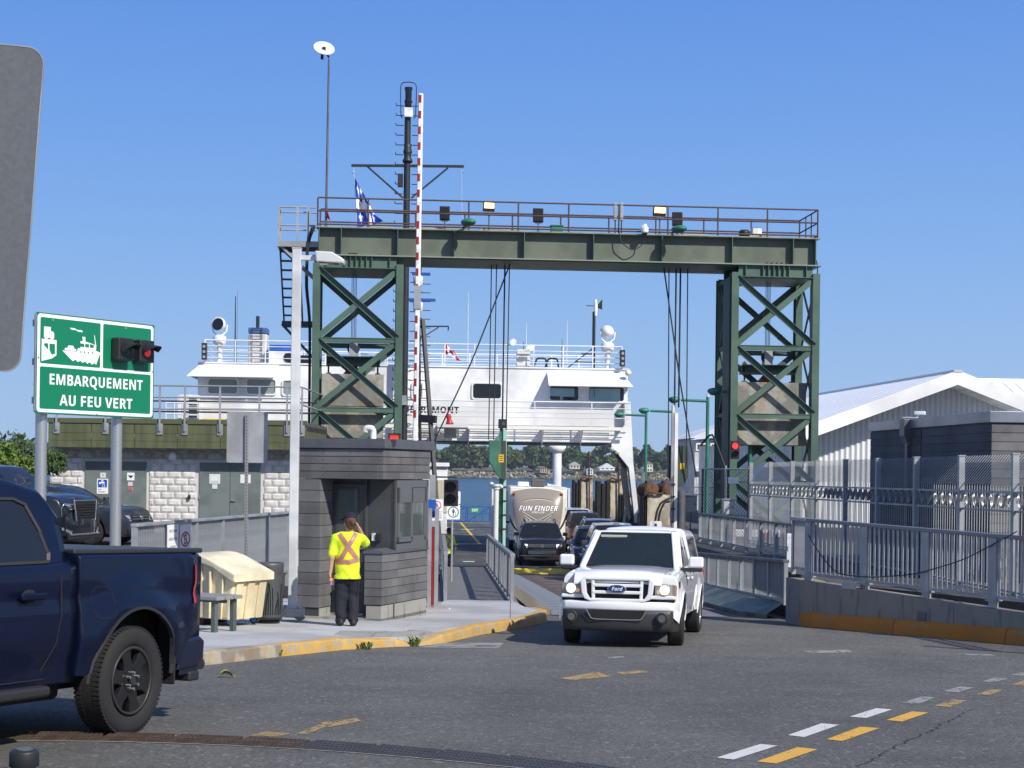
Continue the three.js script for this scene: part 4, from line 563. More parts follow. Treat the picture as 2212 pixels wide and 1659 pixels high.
    // second, lattice mast with two radar bars
    const zs = .6, t2 = L(905, 640, zs)[1], lx = (y) => L(898, 800, zs)[0]; const x0 = L(891, 800, zs)[0], x1 = L(915, 800, zs)[0]; new MB().tube([x0 + .15, 0, zs], [x0 + .25, t2 + 1.1, zs], .06).tube([x1, 0, zs - .7], [x1 - .3, t2 + 1, zs - .5], .07).build('lattice_mast', A.black, S); for (let y = 3; y < t2 + 1; y += .42) { const r = new MB(); r.tube([x0 + .2, y, zs], [x1 - .1, y + .02, zs - .6], .025, 6).tube([x1 - .15, y, zs - .6], [x1 + .3, y, zs - .6], .02, 5); r.build('step_rung', A.black, S); }
    for (let y = 3.5; y < t2; y += 1.7) new MB().tube([x0 + .2, y, zs], [x1 - .15, y + 1.5, zs - .6], .03, 6).build('lattice_brace', A.black, S);
    const sA = L(913, 690, zs), sB = L(951, 1190, zs + 2.2); new MB().bar([sA[0], sA[1], zs], [sB[0], Math.max(.05, sB[1]), zs + 2.2], .16, .2).build('mast_leg', A.black, S); { const a = L(918, 903, zs + 1), b = L(942, 906, zs + 1.2); new MB().bar([x1 - .4, a[1], zs + .6], [b[0], b[1], zs + 1.2], .2, .36).build('mast_tie', A.black, S); }
    for (const [px, py, pe] of [[903, 594, 930], [903, 650, 941]]) { const p = L(px, py, zs), e = L(pe, py, zs); new MB().lathe([[0, -.5], [.22, -.5], [.24, -.1], [.12, 0], [0, .02]], place([p[0], p[1], zs])).build('radar_motor', A.whiteP, S); new MB().box(p[0] - (e[0] - p[0]) + .3, e[0], p[1] - .02, p[1] + .12, zs - .08, zs + .08, .03).build('radar_bar', A.blue, S); }
    { const a = L(920, 703, zs), b = L(969, 705, zs); new MB().tube([a[0] - .3, a[1] - .05, zs], [b[0], b[1], zs], .035).tube([a[0] - .2, a[1] - .6, zs], [a[0] + .6, a[1] - .08, zs], .025).tube([b[0], b[1], zs], [b[0] - .02, b[1] - .2, zs], .03).build('spreader', A.black, S); }
  }
  // hull and deck
  const dn = 19.3, df = -41, hl = -15.2, hr = 5.2; const hull = new MB(); hull.box(hl, hr, -2.6, -.004, df, dn - .3, .1); hull.build('hull', mat([.03, .05, .12], .5, 0, { map: 'cloud', s: .2 }), S);
  const deckM = mat([.085, .09, .10], .8, 0, { map: 'stain', s: .2, lift: 1.3, bump: 'grainB', bs: 3, bh: .003 }); new MB().box(hl + .1, hr - .1, -.002, .0, df, dn).build('car_deck', deckM, S);
  const yl = mat([.72, .50, .03], .7, 0, { map: 'cloud', s: .8 }); const line = (x0, x1, z0, z1, m = yl) => new MB().box(x0, x1, .001, .006, z0, z1).build('deck_line', m, S);
  { const q = new MB(); q.quad([-1.7, .015, dn - .3], [4.3, .015, dn - .3], [4.3, .17, dn - 1.3], [-1.7, .17, dn - 1.3]).quad([-1.7, .17, dn - 1.3], [4.3, .17, dn - 1.3], [4.3, .004, dn - 2.2], [-1.7, .004, dn - 2.2]); const fm = yl.clone(); fm.side = THREE.DoubleSide; q.build('boarding_flap', fm, S); } line(-12, 5, df + 1.6, df + 1.95); line(-1.35, -1.2, df + 2, -6); line(1.85, 2.0, df + 2, 14);
  { const a = [-3.9, df + 2], b = [-2.1, df + 14]; const q = new MB(); q.quad([a[0] - .2, .006, a[1]], [b[0] - .2, .006, b[1]], [b[0] + .15, .006, b[1]], [a[0] + .15, .006, a[1]]); q.build('deck_line', yl, S); }
  for (const [a, b, y] of [[996, 1022, 1141], [1031, 1047, 1237.5], [1000, 1025, 1210]]) { const z = -F * (EYE - DECK) / (y - HY + 4) + 80; line(L(a, y, z)[0], L(b, y, z)[0], z - .18, z + .18, A.whiteP); }
  { // right bulwark, ribbed stern wall, stern post, gates
    new MB().box(hr - .2, hr, 0, 1.2, -18, dn - 1, .03).build('bulwark', mat([.02, .045, .16], .4, 0, { map: 'cloud', s: .4 }), S); new MB().tube([hr - .1, 1.28, -18], [hr - .1, 1.28, dn - 1], .06).build('guard_rail', A.galvDark, S); for (let z = -17; z < dn - 1; z += 3) new MB().box(hr - .28, hr - .2, 0, 1.2, z, z + .08).build('rib', mat([.02, .045, .16], .4), S);
    const c0 = L(1182, 1085, -24), c1 = L(1245, 1085, -20); const wv = new MB(); wv.prism([[c0[0], 0], [c1[0], 0], [c1[0], 2.7], [c0[0], 3.0]], -24.1, -24); wv.build('stern_wall', A.white, S); for (let x = c0[0]; x < c1[0] - .1; x += .26) new MB().box(x, x + .12, .02, 2.66 + .3 * (1 - (x - c0[0]) / (c1[0] - c0[0])), -24, -23.92).build('rib', A.white, S);
    const p = L(1204, 960, -25); new MB().tube([p[0], 0, -25], [p[0], p[1] - .5, -25], .28, 16).lathe([[0, 0], [.3, 0], [.75, .5], [0, .5]], place([p[0], p[1] - .55, -25])).build('lamp_post', A.white, S); const rl = new MB(); rl.box(p[0] - 1.1, p[0] + .95, p[1] - .05, p[1], -25.5, -24.5); for (const y of [.35, .7]) rl.tube([p[0] - 1, p[1] + y, -24.5], [p[0] + .9, p[1] + y, -24.5], .03, 6); for (const x of [-1, 0, .9]) rl.tube([p[0] + x, p[1], -24.5], [p[0] + x, p[1] + .7, -24.5], .03, 6); rl.build('lamp_platform', A.white, S); new MB().box(p[0] - 1.5, p[0] - 1, p[1] + .1, p[1] + .6, -24.8, -24.4).build('lamp', A.black, S);
    const bl = mat([.02, .10, .36], .45); const gz = df + .2, ga = [[960, 1007], [1010.5, 1058.5], [1061, 1110], [915, 957]]; for (const [a, b] of ga) { const x0 = L(a, 1100, gz)[0], x1 = L(b, 1100, gz)[0], h = 1.13; const g = new MB(); for (const y of [.06, h]) g.tube([x0, y, gz], [x1, y, gz], .035, 6); for (const x of [x0, x1]) g.tube([x, 0, gz], [x, h, gz], .04, 6); g.tube([x0, .06, gz], [x1, h, gz], .025, 6).tube([x0, h * .55, gz], [x1, h * .55, gz], .02, 6); for (let k = 1; k < 3; k++) g.tube([mixf(x0, x1, k / 3), 0, gz], [mixf(x0, x1, k / 3), h, gz], .02, 6); g.build('gate', bl, S); }
    const e0 = L(1018, 1097, gz + .1), e1 = L(1034, 1107, gz + .1); plateOf(e1[0] - e0[0], e0[1] - e1[1], textMesh('EXIT', 2, 1, '#e8f5e8', '#1d9a56', { fs: .8, pw: 128 }), 'exit_sign', S, [(e0[0] + e1[0]) / 2, (e0[1] + e1[1]) / 2, gz + .06]);
    const h0 = L(912, 1070, -18), h1 = L(967, 1004, -18); new MB().box(h0[0], h1[0], 0, h1[1], -22, -18, .05).build('deck_house', A.white, S); for (let i = 0; i < 3; i++) for (let j = 0; j < 6; j++) { const x = mixf(h0[0], h1[0], .62 + i * .13), y = mixf(h0[1] - 1, h1[1] - .9, j / 6); new MB().box(x, x + .2, y, y + .32, -18, -17.96).build('window', mat([.55, .52, .4], .5), S); } new MB().box(h0[0], h1[0] + .1, h1[1] - .1, h1[1] + .12, -22.1, -17.8).build('roof_edge', A.white, S);
  }
  // far-left bow post ends
  globalThis.FERRY = { S, L, zw, yRoof, dn, df, hr };

  // flags
  function cloth(name, label, pts, mat_, z, fold) { // pts: four corner pixels TL(hoist top), TR, BR, BL
    const P = pts.map((p) => V(...L(p[0], p[1], z), z)); const t = thing(name, label, 'flag', S.localToWorld(P[0].clone()), YAW);
    const g = grid(26, 20, (u, v) => { const a = P[0].clone().lerp(P[1], u), b = P[3].clone().lerp(P[2], u), q = a.lerp(b, v).sub(P[0]); const w = fold * (.3 + u) * Math.sin(u * 9 + v * 4); return [q.x + .35 * w * v, q.y - .12 * Math.abs(w), q.z + w]; }, (u, v) => [u, 1 - v]); meshOf(g, 'cloth', mat_, t); return t; }
  const qm = textMesh('', 3, 2, '#fff', '#1b46b8', { pw: 512, rough: .8, draw: (x, w, h) => { x.fillStyle = '#f4f4f4'; x.fillRect(w * .42, 0, w * .16, h); x.fillRect(0, h * .39, w, h * .22); for (const [u, v] of [[.21, .2], [.79, .2], [.21, .8], [.79, .8]]) { x.save(); x.translate(u * w, v * h); const s = h * .15; x.beginPath(); x.moveTo(0, -s); x.quadraticCurveTo(s * .5, -s * .2, s * .18, s * .2); x.lineTo(s * .18, s * .8); x.lineTo(0, s); x.lineTo(-s * .18, s * .8); x.lineTo(-s * .18, s * .2); x.quadraticCurveTo(-s * .5, -s * .2, 0, -s); x.fill(); for (const k of [-1, 1]) { x.beginPath(); x.moveTo(k * s * .2, s * .25); x.quadraticCurveTo(k * s * .3, -s * .6, k * s * .75, -s * .45); x.quadraticCurveTo(k * s * 1.05, -s * .1, k * s * .7, s * .15); x.quadraticCurveTo(k * s * .75, -s * .2, k * s * .55, -s * .15); x.quadraticCurveTo(k * s * .4, 0, k * s * .32, s * .6); x.fill(); } x.fillRect(-s * .5, s * .25, s, s * .16); x.restore(); } } }); qm.side = THREE.DoubleSide;
  cloth('flag', 'blue and white flag with fleur-de-lis drooping from the mast yard above the left tower', [[766, 384], [792, 430], [826, 478], [772, 492]], qm, 1.4, .28);
  const cm = textMesh('', 2, 1, '#fff', '#f2f0ee', { pw: 256, rough: .8, draw: (x, w, h) => { x.fillStyle = '#b81f28'; x.fillRect(0, 0, w * .25, h); x.fillRect(w * .75, 0, w * .25, h); x.beginPath(); x.moveTo(w * .5, h * .15); x.lineTo(w * .55, h * .35); x.lineTo(w * .64, h * .32); x.lineTo(w * .6, h * .5); x.lineTo(w * .64, h * .62); x.lineTo(w * .51, h * .68); x.lineTo(w * .51, h * .85); x.lineTo(w * .49, h * .85); x.lineTo(w * .49, h * .68); x.lineTo(w * .36, h * .62); x.lineTo(w * .4, h * .5); x.lineTo(w * .36, h * .32); x.lineTo(w * .45, h * .35); x.fill(); } }); cm.side = THREE.DoubleSide;
  cloth('flag', 'small red and white maple leaf flag on the ferry bridge roof', [[961, 742], [980, 757], [998, 782], [959, 762]], cm, zw - .3, .12);
  { const z = -.6, g = GT; const P = [[706, 448], [709, 462], [716, 482], [704, 466]]; const q = P.map((p) => V(...g.L(p[0], p[1], -.5), -.5)); const t = thing('flag', 'short limp red flag tied to the pole foot at the left end of the crossbeam', 'flag', g.G.localToWorld(q[0].clone()), .0805); const gg = grid(8, 8, (u, v) => { const a = q[0].clone().lerp(q[1], u), b = q[3].clone().lerp(q[2], u), w = a.lerp(b, v).sub(q[0]); return [w.x, w.y, .05 * Math.sin(u * 7 + v * 3)]; }); const fm = mat([.5, .03, .03], .8, 0, { side: true }); meshOf(gg, 'cloth', fm, t); }
}
// ---------------------------------------------------------------- vehicles: local z runs forward, x to the vehicle's left
function paintOf(c, o = {}) { const m = new THREE.MeshPhysicalMaterial({ roughness: o.r ?? .35, metalness: o.m ?? 0, clearcoat: o.cc ?? 1, specularIntensity: o.sp ?? 1, clearcoatRoughness: .03 }); m.color.setRGB(...c); return m; }
const CAR = { tyre: mat([.018, .018, .019], .85, 0, { bump: 'grainB', s: 6, bh: .001 }), black: mat([.02, .02, .022], .6), trim: mat([.03, .03, .032], .45), glass: A.darkGlass, amber: mat([.6, .17, .02], .2), redLens: mat([.35, .008, .01], .12), alloy: mat([.55, .56, .58], .3, .8), dark: mat([.012, .012, .013], .9), silver: mat([.62, .63, .65], .25, .9) };
function clearLens() { const m = new THREE.MeshPhysicalMaterial({ roughness: .05, transmission: .85, thickness: 0 }); m.color.setRGB(.95, .95, .95); return m; }
CAR.lens = clearLens();
function stations(z0, z1, n, arches) { const s = new Set(); for (let i = 0; i <= n; i++) s.add(+mixf(z0, z1, i / n).toFixed(4)); for (const [zw, R] of arches || []) for (let k = -8; k <= 8; k++) { const z = zw + R * Math.sin(k / 8 * Math.PI / 2); if (z > z0 && z < z1) s.add(+z.toFixed(4)); } return [...s].sort((a, b) => a - b); }
function shell(o) {   // o: z0 z1 n arches low up hw r crown
  const zs = stations(o.z0, o.z1, o.n, o.arches), nS = o.rows || 8, nC = 4, nT = 6, P = [], U = [], I = [];
  const ring = (z) => { const lo = o.low(z), up = Math.max(lo + .002, o.up(z)), pts = [], r = Math.min(o.r, (up - lo) * .6); for (let i = 0; i <= nS; i++) { const y = lo + (up - r - lo) * i / nS; pts.push([o.hw(z, y), y]); } const hT = o.hw(z, up - r); for (let k = 1; k <= nC; k++) { const a = k / nC * Math.PI / 2; pts.push([hT - r * (1 - Math.cos(a)), up - r + r * Math.sin(a)]); } const e = hT - r; for (let k = 1; k <= nT / 2; k++) { const x = e * (1 - k / (nT / 2)); pts.push([x, up + (o.crown || 0) * (1 - (x / e) ** 2)]); } const all = pts.concat(pts.slice(0, -1).reverse().map((p) => [-p[0], p[1]])); return all; };
  let n = 0; zs.forEach((z) => { const q = ring(z); n = q.length; q.forEach((p, i) => { P.push(p[0], p[1], z + (o.rake ? o.rake(p[0], p[1], z) : 0)); U.push(i / n, z); }); });
  for (let j = 0; j < zs.length - 1; j++) for (let i = 0; i < n - 1; i++) { const a = j * n + i, b = a + 1, c = a + n, d = c + 1; I.push(a, b, d, a, d, c); }
  const g = new THREE.BufferGeometry(); g.setAttribute('position', new THREE.Float32BufferAttribute(P, 3)); g.setAttribute('uv', new THREE.Float32BufferAttribute(U, 2));
  const caps = []; for (const j of [0, zs.length - 1]) { const base = j * n; const h = (n - 1) / 2; for (let i = 0; i < h; i++) { const a = base + i, b = base + i + 1, c = base + n - 1 - i, d = base + n - 2 - i; if (j) I.push(a, b, d, a, d, c); else I.push(a, d, b, a, c, d); } }
  g.setIndex(I); g.computeVertexNormals(); return g;
}
function sidePane(poly, hw, off, sign) { const s = new THREE.Shape(poly.map((p) => new THREE.Vector2(p[0], p[1]))); const g0 = new THREE.ShapeGeometry(s, 6), p = g0.attributes.position; for (let i = 0; i < p.count; i++) { const z = p.getX(i), y = p.getY(i); p.setXYZ(i, sign * (hw(z, y) + off), y, z); } const g = g0.toNonIndexed(); g.computeVertexNormals(); metricUV(g); return g; }
function ribbon(pts, hw, off, sign, w) { const P = []; const b = new MB(); for (let i = 0; i < pts.length - 1; i++) { const a = pts[i], c = pts[i + 1]; const A1 = V(sign * (hw(a[0], a[1]) + off), a[1], a[0]), C1 = V(sign * (hw(c[0], c[1]) + off), c[1], c[0]); b.bar(A1, C1, w, w * .6); } return b; }
function wheel(parent, x, y, z, R, W, sign, style, steer = 0, rimM = CAR.alloy) {
  const w = new THREE.Group(); w.name = 'wheel'; w.position.set(x, y, z); w.rotation.y = steer; parent.add(w);
  const rr = R * (style === 'ram' ? .66 : .66), h = W / 2; const rot = place([0, 0, 0], [0, 0, -Math.PI / 2 * sign]);
  const t = new MB(); t.lathe([[rr, -h * .8], [rr + .02, -h * .95], [R * .86, -h], [R * .97, -h * .82], [R, -h * .55], [R, h * .55], [R * .97, h * .82], [R * .86, h], [rr + .02, h * .95], [rr, h * .8]], rot, 44); t.build('tyre', CAR.tyre, w);
  if (style === 'ram') { const tr = new MB(); for (let k = 0; k < 72; k++) { const a = k / 72 * 6.2832; for (const s of [-1, 1]) { const m = new THREE.Matrix4().makeRotationX(a).multiply(new THREE.Matrix4().makeTranslation(s * h * .6, R * .992, 0)); tr.add(new THREE.BoxGeometry(h * .46, .012, .022), m); } } const tm = tr.build('tread_blocks', CAR.tyre, w); tm.userData.kind = 'stuff'; }
  const b = new MB(); b.lathe([[0, -h * .5], [rr * .98, -h * .5], [rr * .98, h * .86], [rr * .9, h * .9], [rr * .88, h * .8], [rr * .86, -h * .4], [0, -h * .42]], rot, 40); b.build('rim', style === 'ram' ? CAR.trim : rimM, w);
  const f = sign * h * (style === 'ram' ? .62 : .55); const n = style === 'ram' ? 6 : style === 'ranger' ? 5 : 10, sp = new MB();
  for (let k = 0; k < n; k++) { const a = k / n * 6.2832 + .3, w0 = style === 'ram' ? .075 : style === 'ranger' ? .07 : .028; const m = new THREE.Matrix4().makeRotationX(a); const s = new THREE.Shape(); s.moveTo(-w0 * .8, .05); s.lineTo(-w0 * (style === 'ram' ? .55 : .8), rr * .6); s.lineTo(-w0 * .85, rr * .9); s.lineTo(w0 * .85, rr * .9); s.lineTo(w0 * (style === 'ram' ? .55 : .8), rr * .6); s.lineTo(w0 * .8, .05); const g = new THREE.ExtrudeGeometry(s, { depth: .03, bevelEnabled: true, bevelSize: .008, bevelThickness: .01, bevelSegments: 2 }); g.applyMatrix4(new THREE.Matrix4().makeRotationY(Math.PI / 2)); g.translate(f - .02 + (sign < 0 ? -.0 : 0), 0, 0); sp.add(g, m); }
  sp.disc([f, 0, 0], .085, .05, [0, 0, Math.PI / 2]); sp.build('spokes', style === 'ram' ? mat([.022, .022, .024], .28, .3) : rimM, w);
  if (style === 'ram' || style === 'ranger') for (let k = 0; k < 6; k++) { const a = k / 6 * 6.2832; new MB().disc([f + sign * .03, .062 * Math.cos(a), .062 * Math.sin(a)], .012, .05, [0, 0, Math.PI / 2], 8).build('wheel_nut', CAR.silver, w); }
  new MB().disc([f + sign * .02, 0, 0], .034, .05, [0, 0, Math.PI / 2], 16).build('hub_cap', style === 'ram' ? CAR.trim : rimM, w);
  return w;
}
function topPane(o, za, zb, inset, off, ins2) { return grid(8, 8, (u, v) => { const z = mixf(za, zb, v), up = o.up(z), e = Math.max(.05, o.hw(z, up - o.r) - o.r), x = (e - inset) * (2 * u - 1) * (ins2 ? mixf(1, ins2, v) : 1); const dz = .01, sl = (o.up(z + dz) - o.up(z - dz)) / (2 * dz), nl = Math.hypot(1, sl); return [x, up + (o.crown || 0) * (1 - (x / e) ** 2) + off / nl, z - off * sl / nl]; }); }
function piecewise(p) { return (z) => { if (z <= p[0][0]) return p[0][1]; for (let i = 0; i < p.length - 1; i++) if (z <= p[i + 1][0]) { const t = (z - p[i][0]) / (p[i + 1][0] - p[i][0]); return mixf(p[i][1], p[i + 1][1], t * t * (3 - 2 * t) * .5 + t * .5); } return p[p.length - 1][1]; }; }

// ---- the white pickup in front
{
  const pos = ground(1347, 1391), T0 = thing('pickup_truck', 'white pickup with rear canopy and lit headlights driving off the ramp', 'pickup truck', pos, -.19);
  T0.rotation.order = 'YXZ'; T0.rotation.x = -.034; T0.scale.setScalar(.965);
  const W = paintOf([.80, .81, .825], { r: .4 }); const zr = -3.19, R = .345, aR = .42;
  const low = (z) => { let y = .40; for (const zw of [0, zr]) { const d = Math.abs(z - zw); if (d < aR) y = Math.max(y, R + Math.sqrt(aR * aR - d * d)); } if (z > .62) y = Math.max(y, .5); return y; };
  const up = piecewise([[-4.25, 1.02], [-2.3, 1.04], [-.8, 1.06], [-.55, 1.085], [0, 1.06], [.5, 1.02], [.72, .97], [.84, .86]]);
  const hw = (z, y) => { let w = .80 + .035 * Math.sin(clamp((y - .35) / .75) * Math.PI); for (const zw of [0, zr]) { const d = Math.hypot(z - zw, y - R); w += .035 * sstep(.62, .42, d); } if (z > .3) w -= .06 * sstep(.3, .86, z); return w; };
  const body = { z0: -4.25, z1: .58, n: 44, arches: [[0, aR], [zr, aR]], low, up, hw, r: .09, crown: .035, rows: 10 };
  meshOf(shell(body), 'body', W, T0);
  new MB().box(-.62, .62, .3, .9, -4.2, .6).build('dark_underbody', CAR.dark, T0);  // black box stands for the darkness inside the wheel arches
  new MB().path([[0, .22, -1], [0, .2, -3.2], [.3, .2, -3.4]], .05).box(-.5, .5, .2, .32, -.3, .3).build('chassis', CAR.dark, T0);
  // cab
  const cab = { z0: -2.32, z1: -.5, n: 30, low: () => 1.05, up: piecewise([[-2.32, 1.57], [-2.25, 1.62], [-1.9, 1.645], [-1.42, 1.635], [-1.28, 1.6], [-.5, 1.05]]), hw: (z, y) => .765 - .25 * Math.max(0, y - 1.05) * (1 + .2 * (y - 1.05)), r: .07, crown: .02, rows: 6 };
  // windscreen is an opening: shell is split into roof and pillars so that the cabin shows through the glass
  const roofS = { ...cab, z1: -1.33, n: 16 }; meshOf(shell({ ...roofS }), 'cab', W, T0);
  { const P0 = (s) => V(s * .70, 1.07, -.52), P1 = (s) => V(s * .575, 1.61, -1.34); for (const s of [-1, 1]) new MB().bar(P0(s), P1(s), .085, .07, .02).build('windscreen_pillar', W, T0); }
  const ws = grid(10, 8, (u, v) => { const z = mixf(-.53, -1.34, v), y = mixf(1.07, 1.60, v), x = mixf(.675, .555, v) * (2 * u - 1); return [x, y + .012, z + .05 * (1 - (2 * u - 1) ** 2)]; });
  const gl = new THREE.MeshPhysicalMaterial({ roughness: .02, transmission: .75, thickness: 0 }); gl.color.setRGB(.055, .075, .075); meshOf(ws, 'windscreen', gl, T0);
  new MB().box(-.66, .66, 1.03, 1.07, -.62, -.46, .01).build('cowl', CAR.black, T0);
  for (const [x0, x1] of [[.25, -.3], [-.15, -.62]]) new MB().bar([x0, 1.10, -.49], [x1, 1.135, -.58], .02, .02).build('wiper', CAR.black, T0);
  new MB().box(-.56, .56, 1.56, 1.6, -1.38, -1.3).build('headliner', CAR.black, T0);
  // cabin
  new MB().box(-.7, .7, .95, 1.1, -1.0, -.58, .03).build('dashboard', CAR.black, T0);
  new MB().path([[.36 + .18, 1.12, -1.05], [.36, 1.26, -1.02], [.36 - .18, 1.12, -1.05], [.36, .98, -1.08]], .016, 8, 32, true).build('steering_wheel', CAR.black, T0);
  for (const x of [-.36, .36]) new MB().box(x - .24, x + .24, .7, 1.28, -1.75, -1.6, .06).box(x - .13, x + .13, 1.3, 1.48, -1.75, -1.65, .05).build('seat', mat([.05, .05, .05], .9), T0);
  new MB().box(-.06, .06, 1.5, 1.56, -1.26, -1.22, .015).build('rear_view_mirror', CAR.black, T0); new MB().box(-.01, .012, 1.28, 1.42, -1.25, -1.24).build('hanging_tag', A.whiteP, T0); new MB().box(-.52, -.12, 1.53, 1.57, -1.32, -1.18, .01).build('sun_shade', mat([.4, .42, .36], .8), T0);
  new MB().box(-.72, .72, .9, 1.04, -2.3, -.6).build('cabin_floor', CAR.dark, T0);
  for (const s of [-1, 1]) {
    meshOf(sidePane([[-.98, 1.13], [-1.52, 1.13], [-1.52, 1.56], [-1.38, 1.56], [-1.05, 1.31]], cab.hw, .035, s), 'side_window', CAR.glass, T0);
    meshOf(sidePane([[-1.58, 1.13], [-1.95, 1.13], [-1.95, 1.55], [-1.58, 1.57]], cab.hw, .03, s), 'side_window', CAR.glass, T0);
    // door upper
    const d = new MB(); d.bar([s * .735, 1.1, -.75], [s * .62, 1.6, -1.4], .06, .06).bar([s * .745, 1.08, -1.55], [s * .625, 1.64, -1.55], .05, .07); d.build('door_frame', W, T0);
    ribbon([[-.62, .5], [-.6, 1.05]], hw, .001, s, .012).build('door_gap', CAR.dark, T0); ribbon([[-1.72, .45], [-1.7, 1.05]], hw, .001, s, .012).build('door_gap', CAR.dark, T0); ribbon([[-2.33, .42], [-2.33, 1.03]], hw, .001, s, .016).build('door_gap', CAR.dark, T0);
    new MB().box(s * .84, s * .87, .92, .96, -1.65, -1.5, .01).build('door_handle', W, T0);
    new MB().box(s * .83 - .004, s * .83 + .01 * s, .84, .93, .32, .40).build('side_badge', CAR.black, T0);
    // mirror
    const m = new THREE.Group(); m.name = 'door_mirror'; T0.add(m); new MB().box(s * .86, s * 1.08, 1.10, 1.27, -.86, -.72, .04).build('mirror_cap', W, m); new MB().box(s * .74, s * 1.06, 1.045, 1.105, -.85, -.74, .02).build('mirror_arm', CAR.black, m); new MB().box(s * .88, s * 1.06, 1.12, 1.25, -.868, -.86).build('mirror_glass', CAR.silver, m);
    // flares
    for (const zw of [0, zr]) { const q = []; for (let k = 0; k <= 16; k++) { const a = Math.PI * k / 16; q.push([zw + (aR + .02) * Math.cos(a), R + (aR + .02) * Math.sin(a)]); } ribbon(q, hw, .0, s, .028).build('wheel_arch', W, T0); }
  }
  // canopy over the bed
  const cap = { z0: -4.22, z1: -2.36, n: 14, low: () => 1.03, up: piecewise([[-4.22, 1.56], [-4.0, 1.67], [-2.5, 1.685], [-2.36, 1.62]]), hw: (z, y) => .775 - .22 * Math.max(0, y - 1.03), r: .12, crown: .03, rows: 6 }; meshOf(shell(cap), 'canopy', W, T0);
  for (const s of [-1, 1]) meshOf(sidePane([[-3.95, 1.2], [-2.62, 1.2], [-2.62, 1.56], [-3.85, 1.56]], cap.hw, .006, s), 'canopy_window', CAR.glass, T0);
  // front end
  { const hd = grid(16, 10, (u, v) => { const z = mixf(-.5, .80, v), x = mixf(.70, .62, v) * (2 * u - 1), c = Math.abs(2 * u - 1); return [x, body.up(z) + .034 + .03 * v + .012 * sstep(.75, .55, c) - .02 * c * c - (v > .93 ? (v - .93) * .8 : 0), z + .05 * (1 - c * c) * v]; }); meshOf(hd, 'hood', W, T0); }
  const fz = .80;
  new MB().box(-.80, .80, .685, .74, fz - .35, fz - .02, .02).build('front_panel', W, T0); new MB().box(-.79, .79, .6, .684, fz - .35, fz - .05).build('bumper_gap', CAR.dark, T0);
  { // grille surround
    const s = new THREE.Shape(); const pts = [[-.46, .985], [.46, .985], [.52, .93], [.50, .76], [.46, .68], [.38, .645], [-.38, .645], [-.46, .68], [-.50, .76], [-.52, .93]]; s.moveTo(...pts[0]); pts.slice(1).forEach((p) => s.lineTo(...p)); s.closePath();
    const hole = (p) => { const h = new THREE.Path(); h.moveTo(...p[0]); p.slice(1).forEach((q) => h.lineTo(...q)); h.closePath(); s.holes.push(h); };
    hole([[-.445, .945], [-.43, .76], [-.385, .69], [.385, .69], [.43, .76], [.445, .945]]);
    new MB().shape(s, fz - .03, fz + .07, .012).build('grille', W, T0); for (const y of [.775, .872]) new MB().box(-.35, .35, y - .023, y + .023, fz - .02, fz + .062, .012).build('grille_bar', W, T0); for (const k of [-1, 1]) new MB().bar([k * .335, .685, fz + .02], [k * .345, .955, fz + .02], .075, .045, .012).build('grille_bar', W, T0);
    new MB().box(-.44, .44, .66, .96, fz - .05, fz - .01).build('grille_mesh', CAR.dark, T0);
    const b = new THREE.Shape(); b.absellipse(0, 0, .135, .058, 0 , Math.PI * 2); const bd = new MB().shape(b, fz + .071, fz + .088, .005, place([0, .825, 0])).build('badge', CAR.silver, T0); const b2 = new THREE.Shape(); b2.absellipse(0, 0, .123, .047, 0, Math.PI * 2); new MB().shape(b2, fz + .089, fz + .093, 0, place([0, .825, 0])).build('badge_field', mat([.012, .03, .15], .5), bd); plateOf(.19, .07, textMesh('Ford', .19, .07, '#e8e8ea', null, { font: 'italic bold', fs: 1.0, pw: 256 }), 'lettering', bd, [0, .825, fz + .096]);
  }
  const lamp = new THREE.MeshStandardMaterial({ roughness: .4 }); lamp.color.setRGB(.9, .8, .6); lamp.emissive.setRGB(1, .86, .6); lamp.emissiveIntensity = 2.6;
  for (const s of [-1, 1]) {
    const h = new MB(); h.prism([[s * .53, .905], [s * .80, .89], [s * .80, .735], [s * .52, .735]], fz - .17, fz - .07, 0); const hl = h.build('headlight', mat([.42, .41, .38], .25, .6), T0);
    new MB().lathe([[0, 0], [.045, .0], [.075, .07], [.07, .07], [.04, .01]], place([s * .66, .82, fz - .075], [Math.PI / 2, 0, 0])).build('reflector', CAR.silver, hl); new MB().sphere([s * .66, .82, fz - .045], .05, [1, 1, .6], 14).build('bulb', lamp, hl); new MB().sphere([s * .575, .79, fz - .045], .03, [1, 1, .5], 12).build('bulb', mat([.75, .5, .25], .3, 0, { em: [1, .6, .2], ei: .4 }), hl);
    const ln = grid(6, 4, (u, v) => [s * mixf(.525, .80, u), mixf(.735, mixf(.905, .89, u), v), fz + .005 - .10 * u * u]); if (s < 0) { ln.index.array.reverse(); ln.computeVertexNormals(); } meshOf(ln, 'headlight_lens', CAR.lens, hl);
    new MB().prism([[s * .775, .88], [s * .812, .875], [s * .812, .745], [s * .775, .745]], fz - .22, fz - .10).build('turn_signal', CAR.amber, hl);
    const fg = new MB().disc([s * .635, .425, fz + .075], .052, .05, [Math.PI / 2, 0, 0], 20).build('fog_lamp', mat([.16, .17, .17], .12, .4), T0);
    new MB().lathe([[.055, 0], [.085, 0], [.085, .035], [.055, .02]], place([s * .635, .425, fz + .06], [Math.PI / 2, 0, 0]), 24).build('fog_surround', CAR.black, T0);
  }
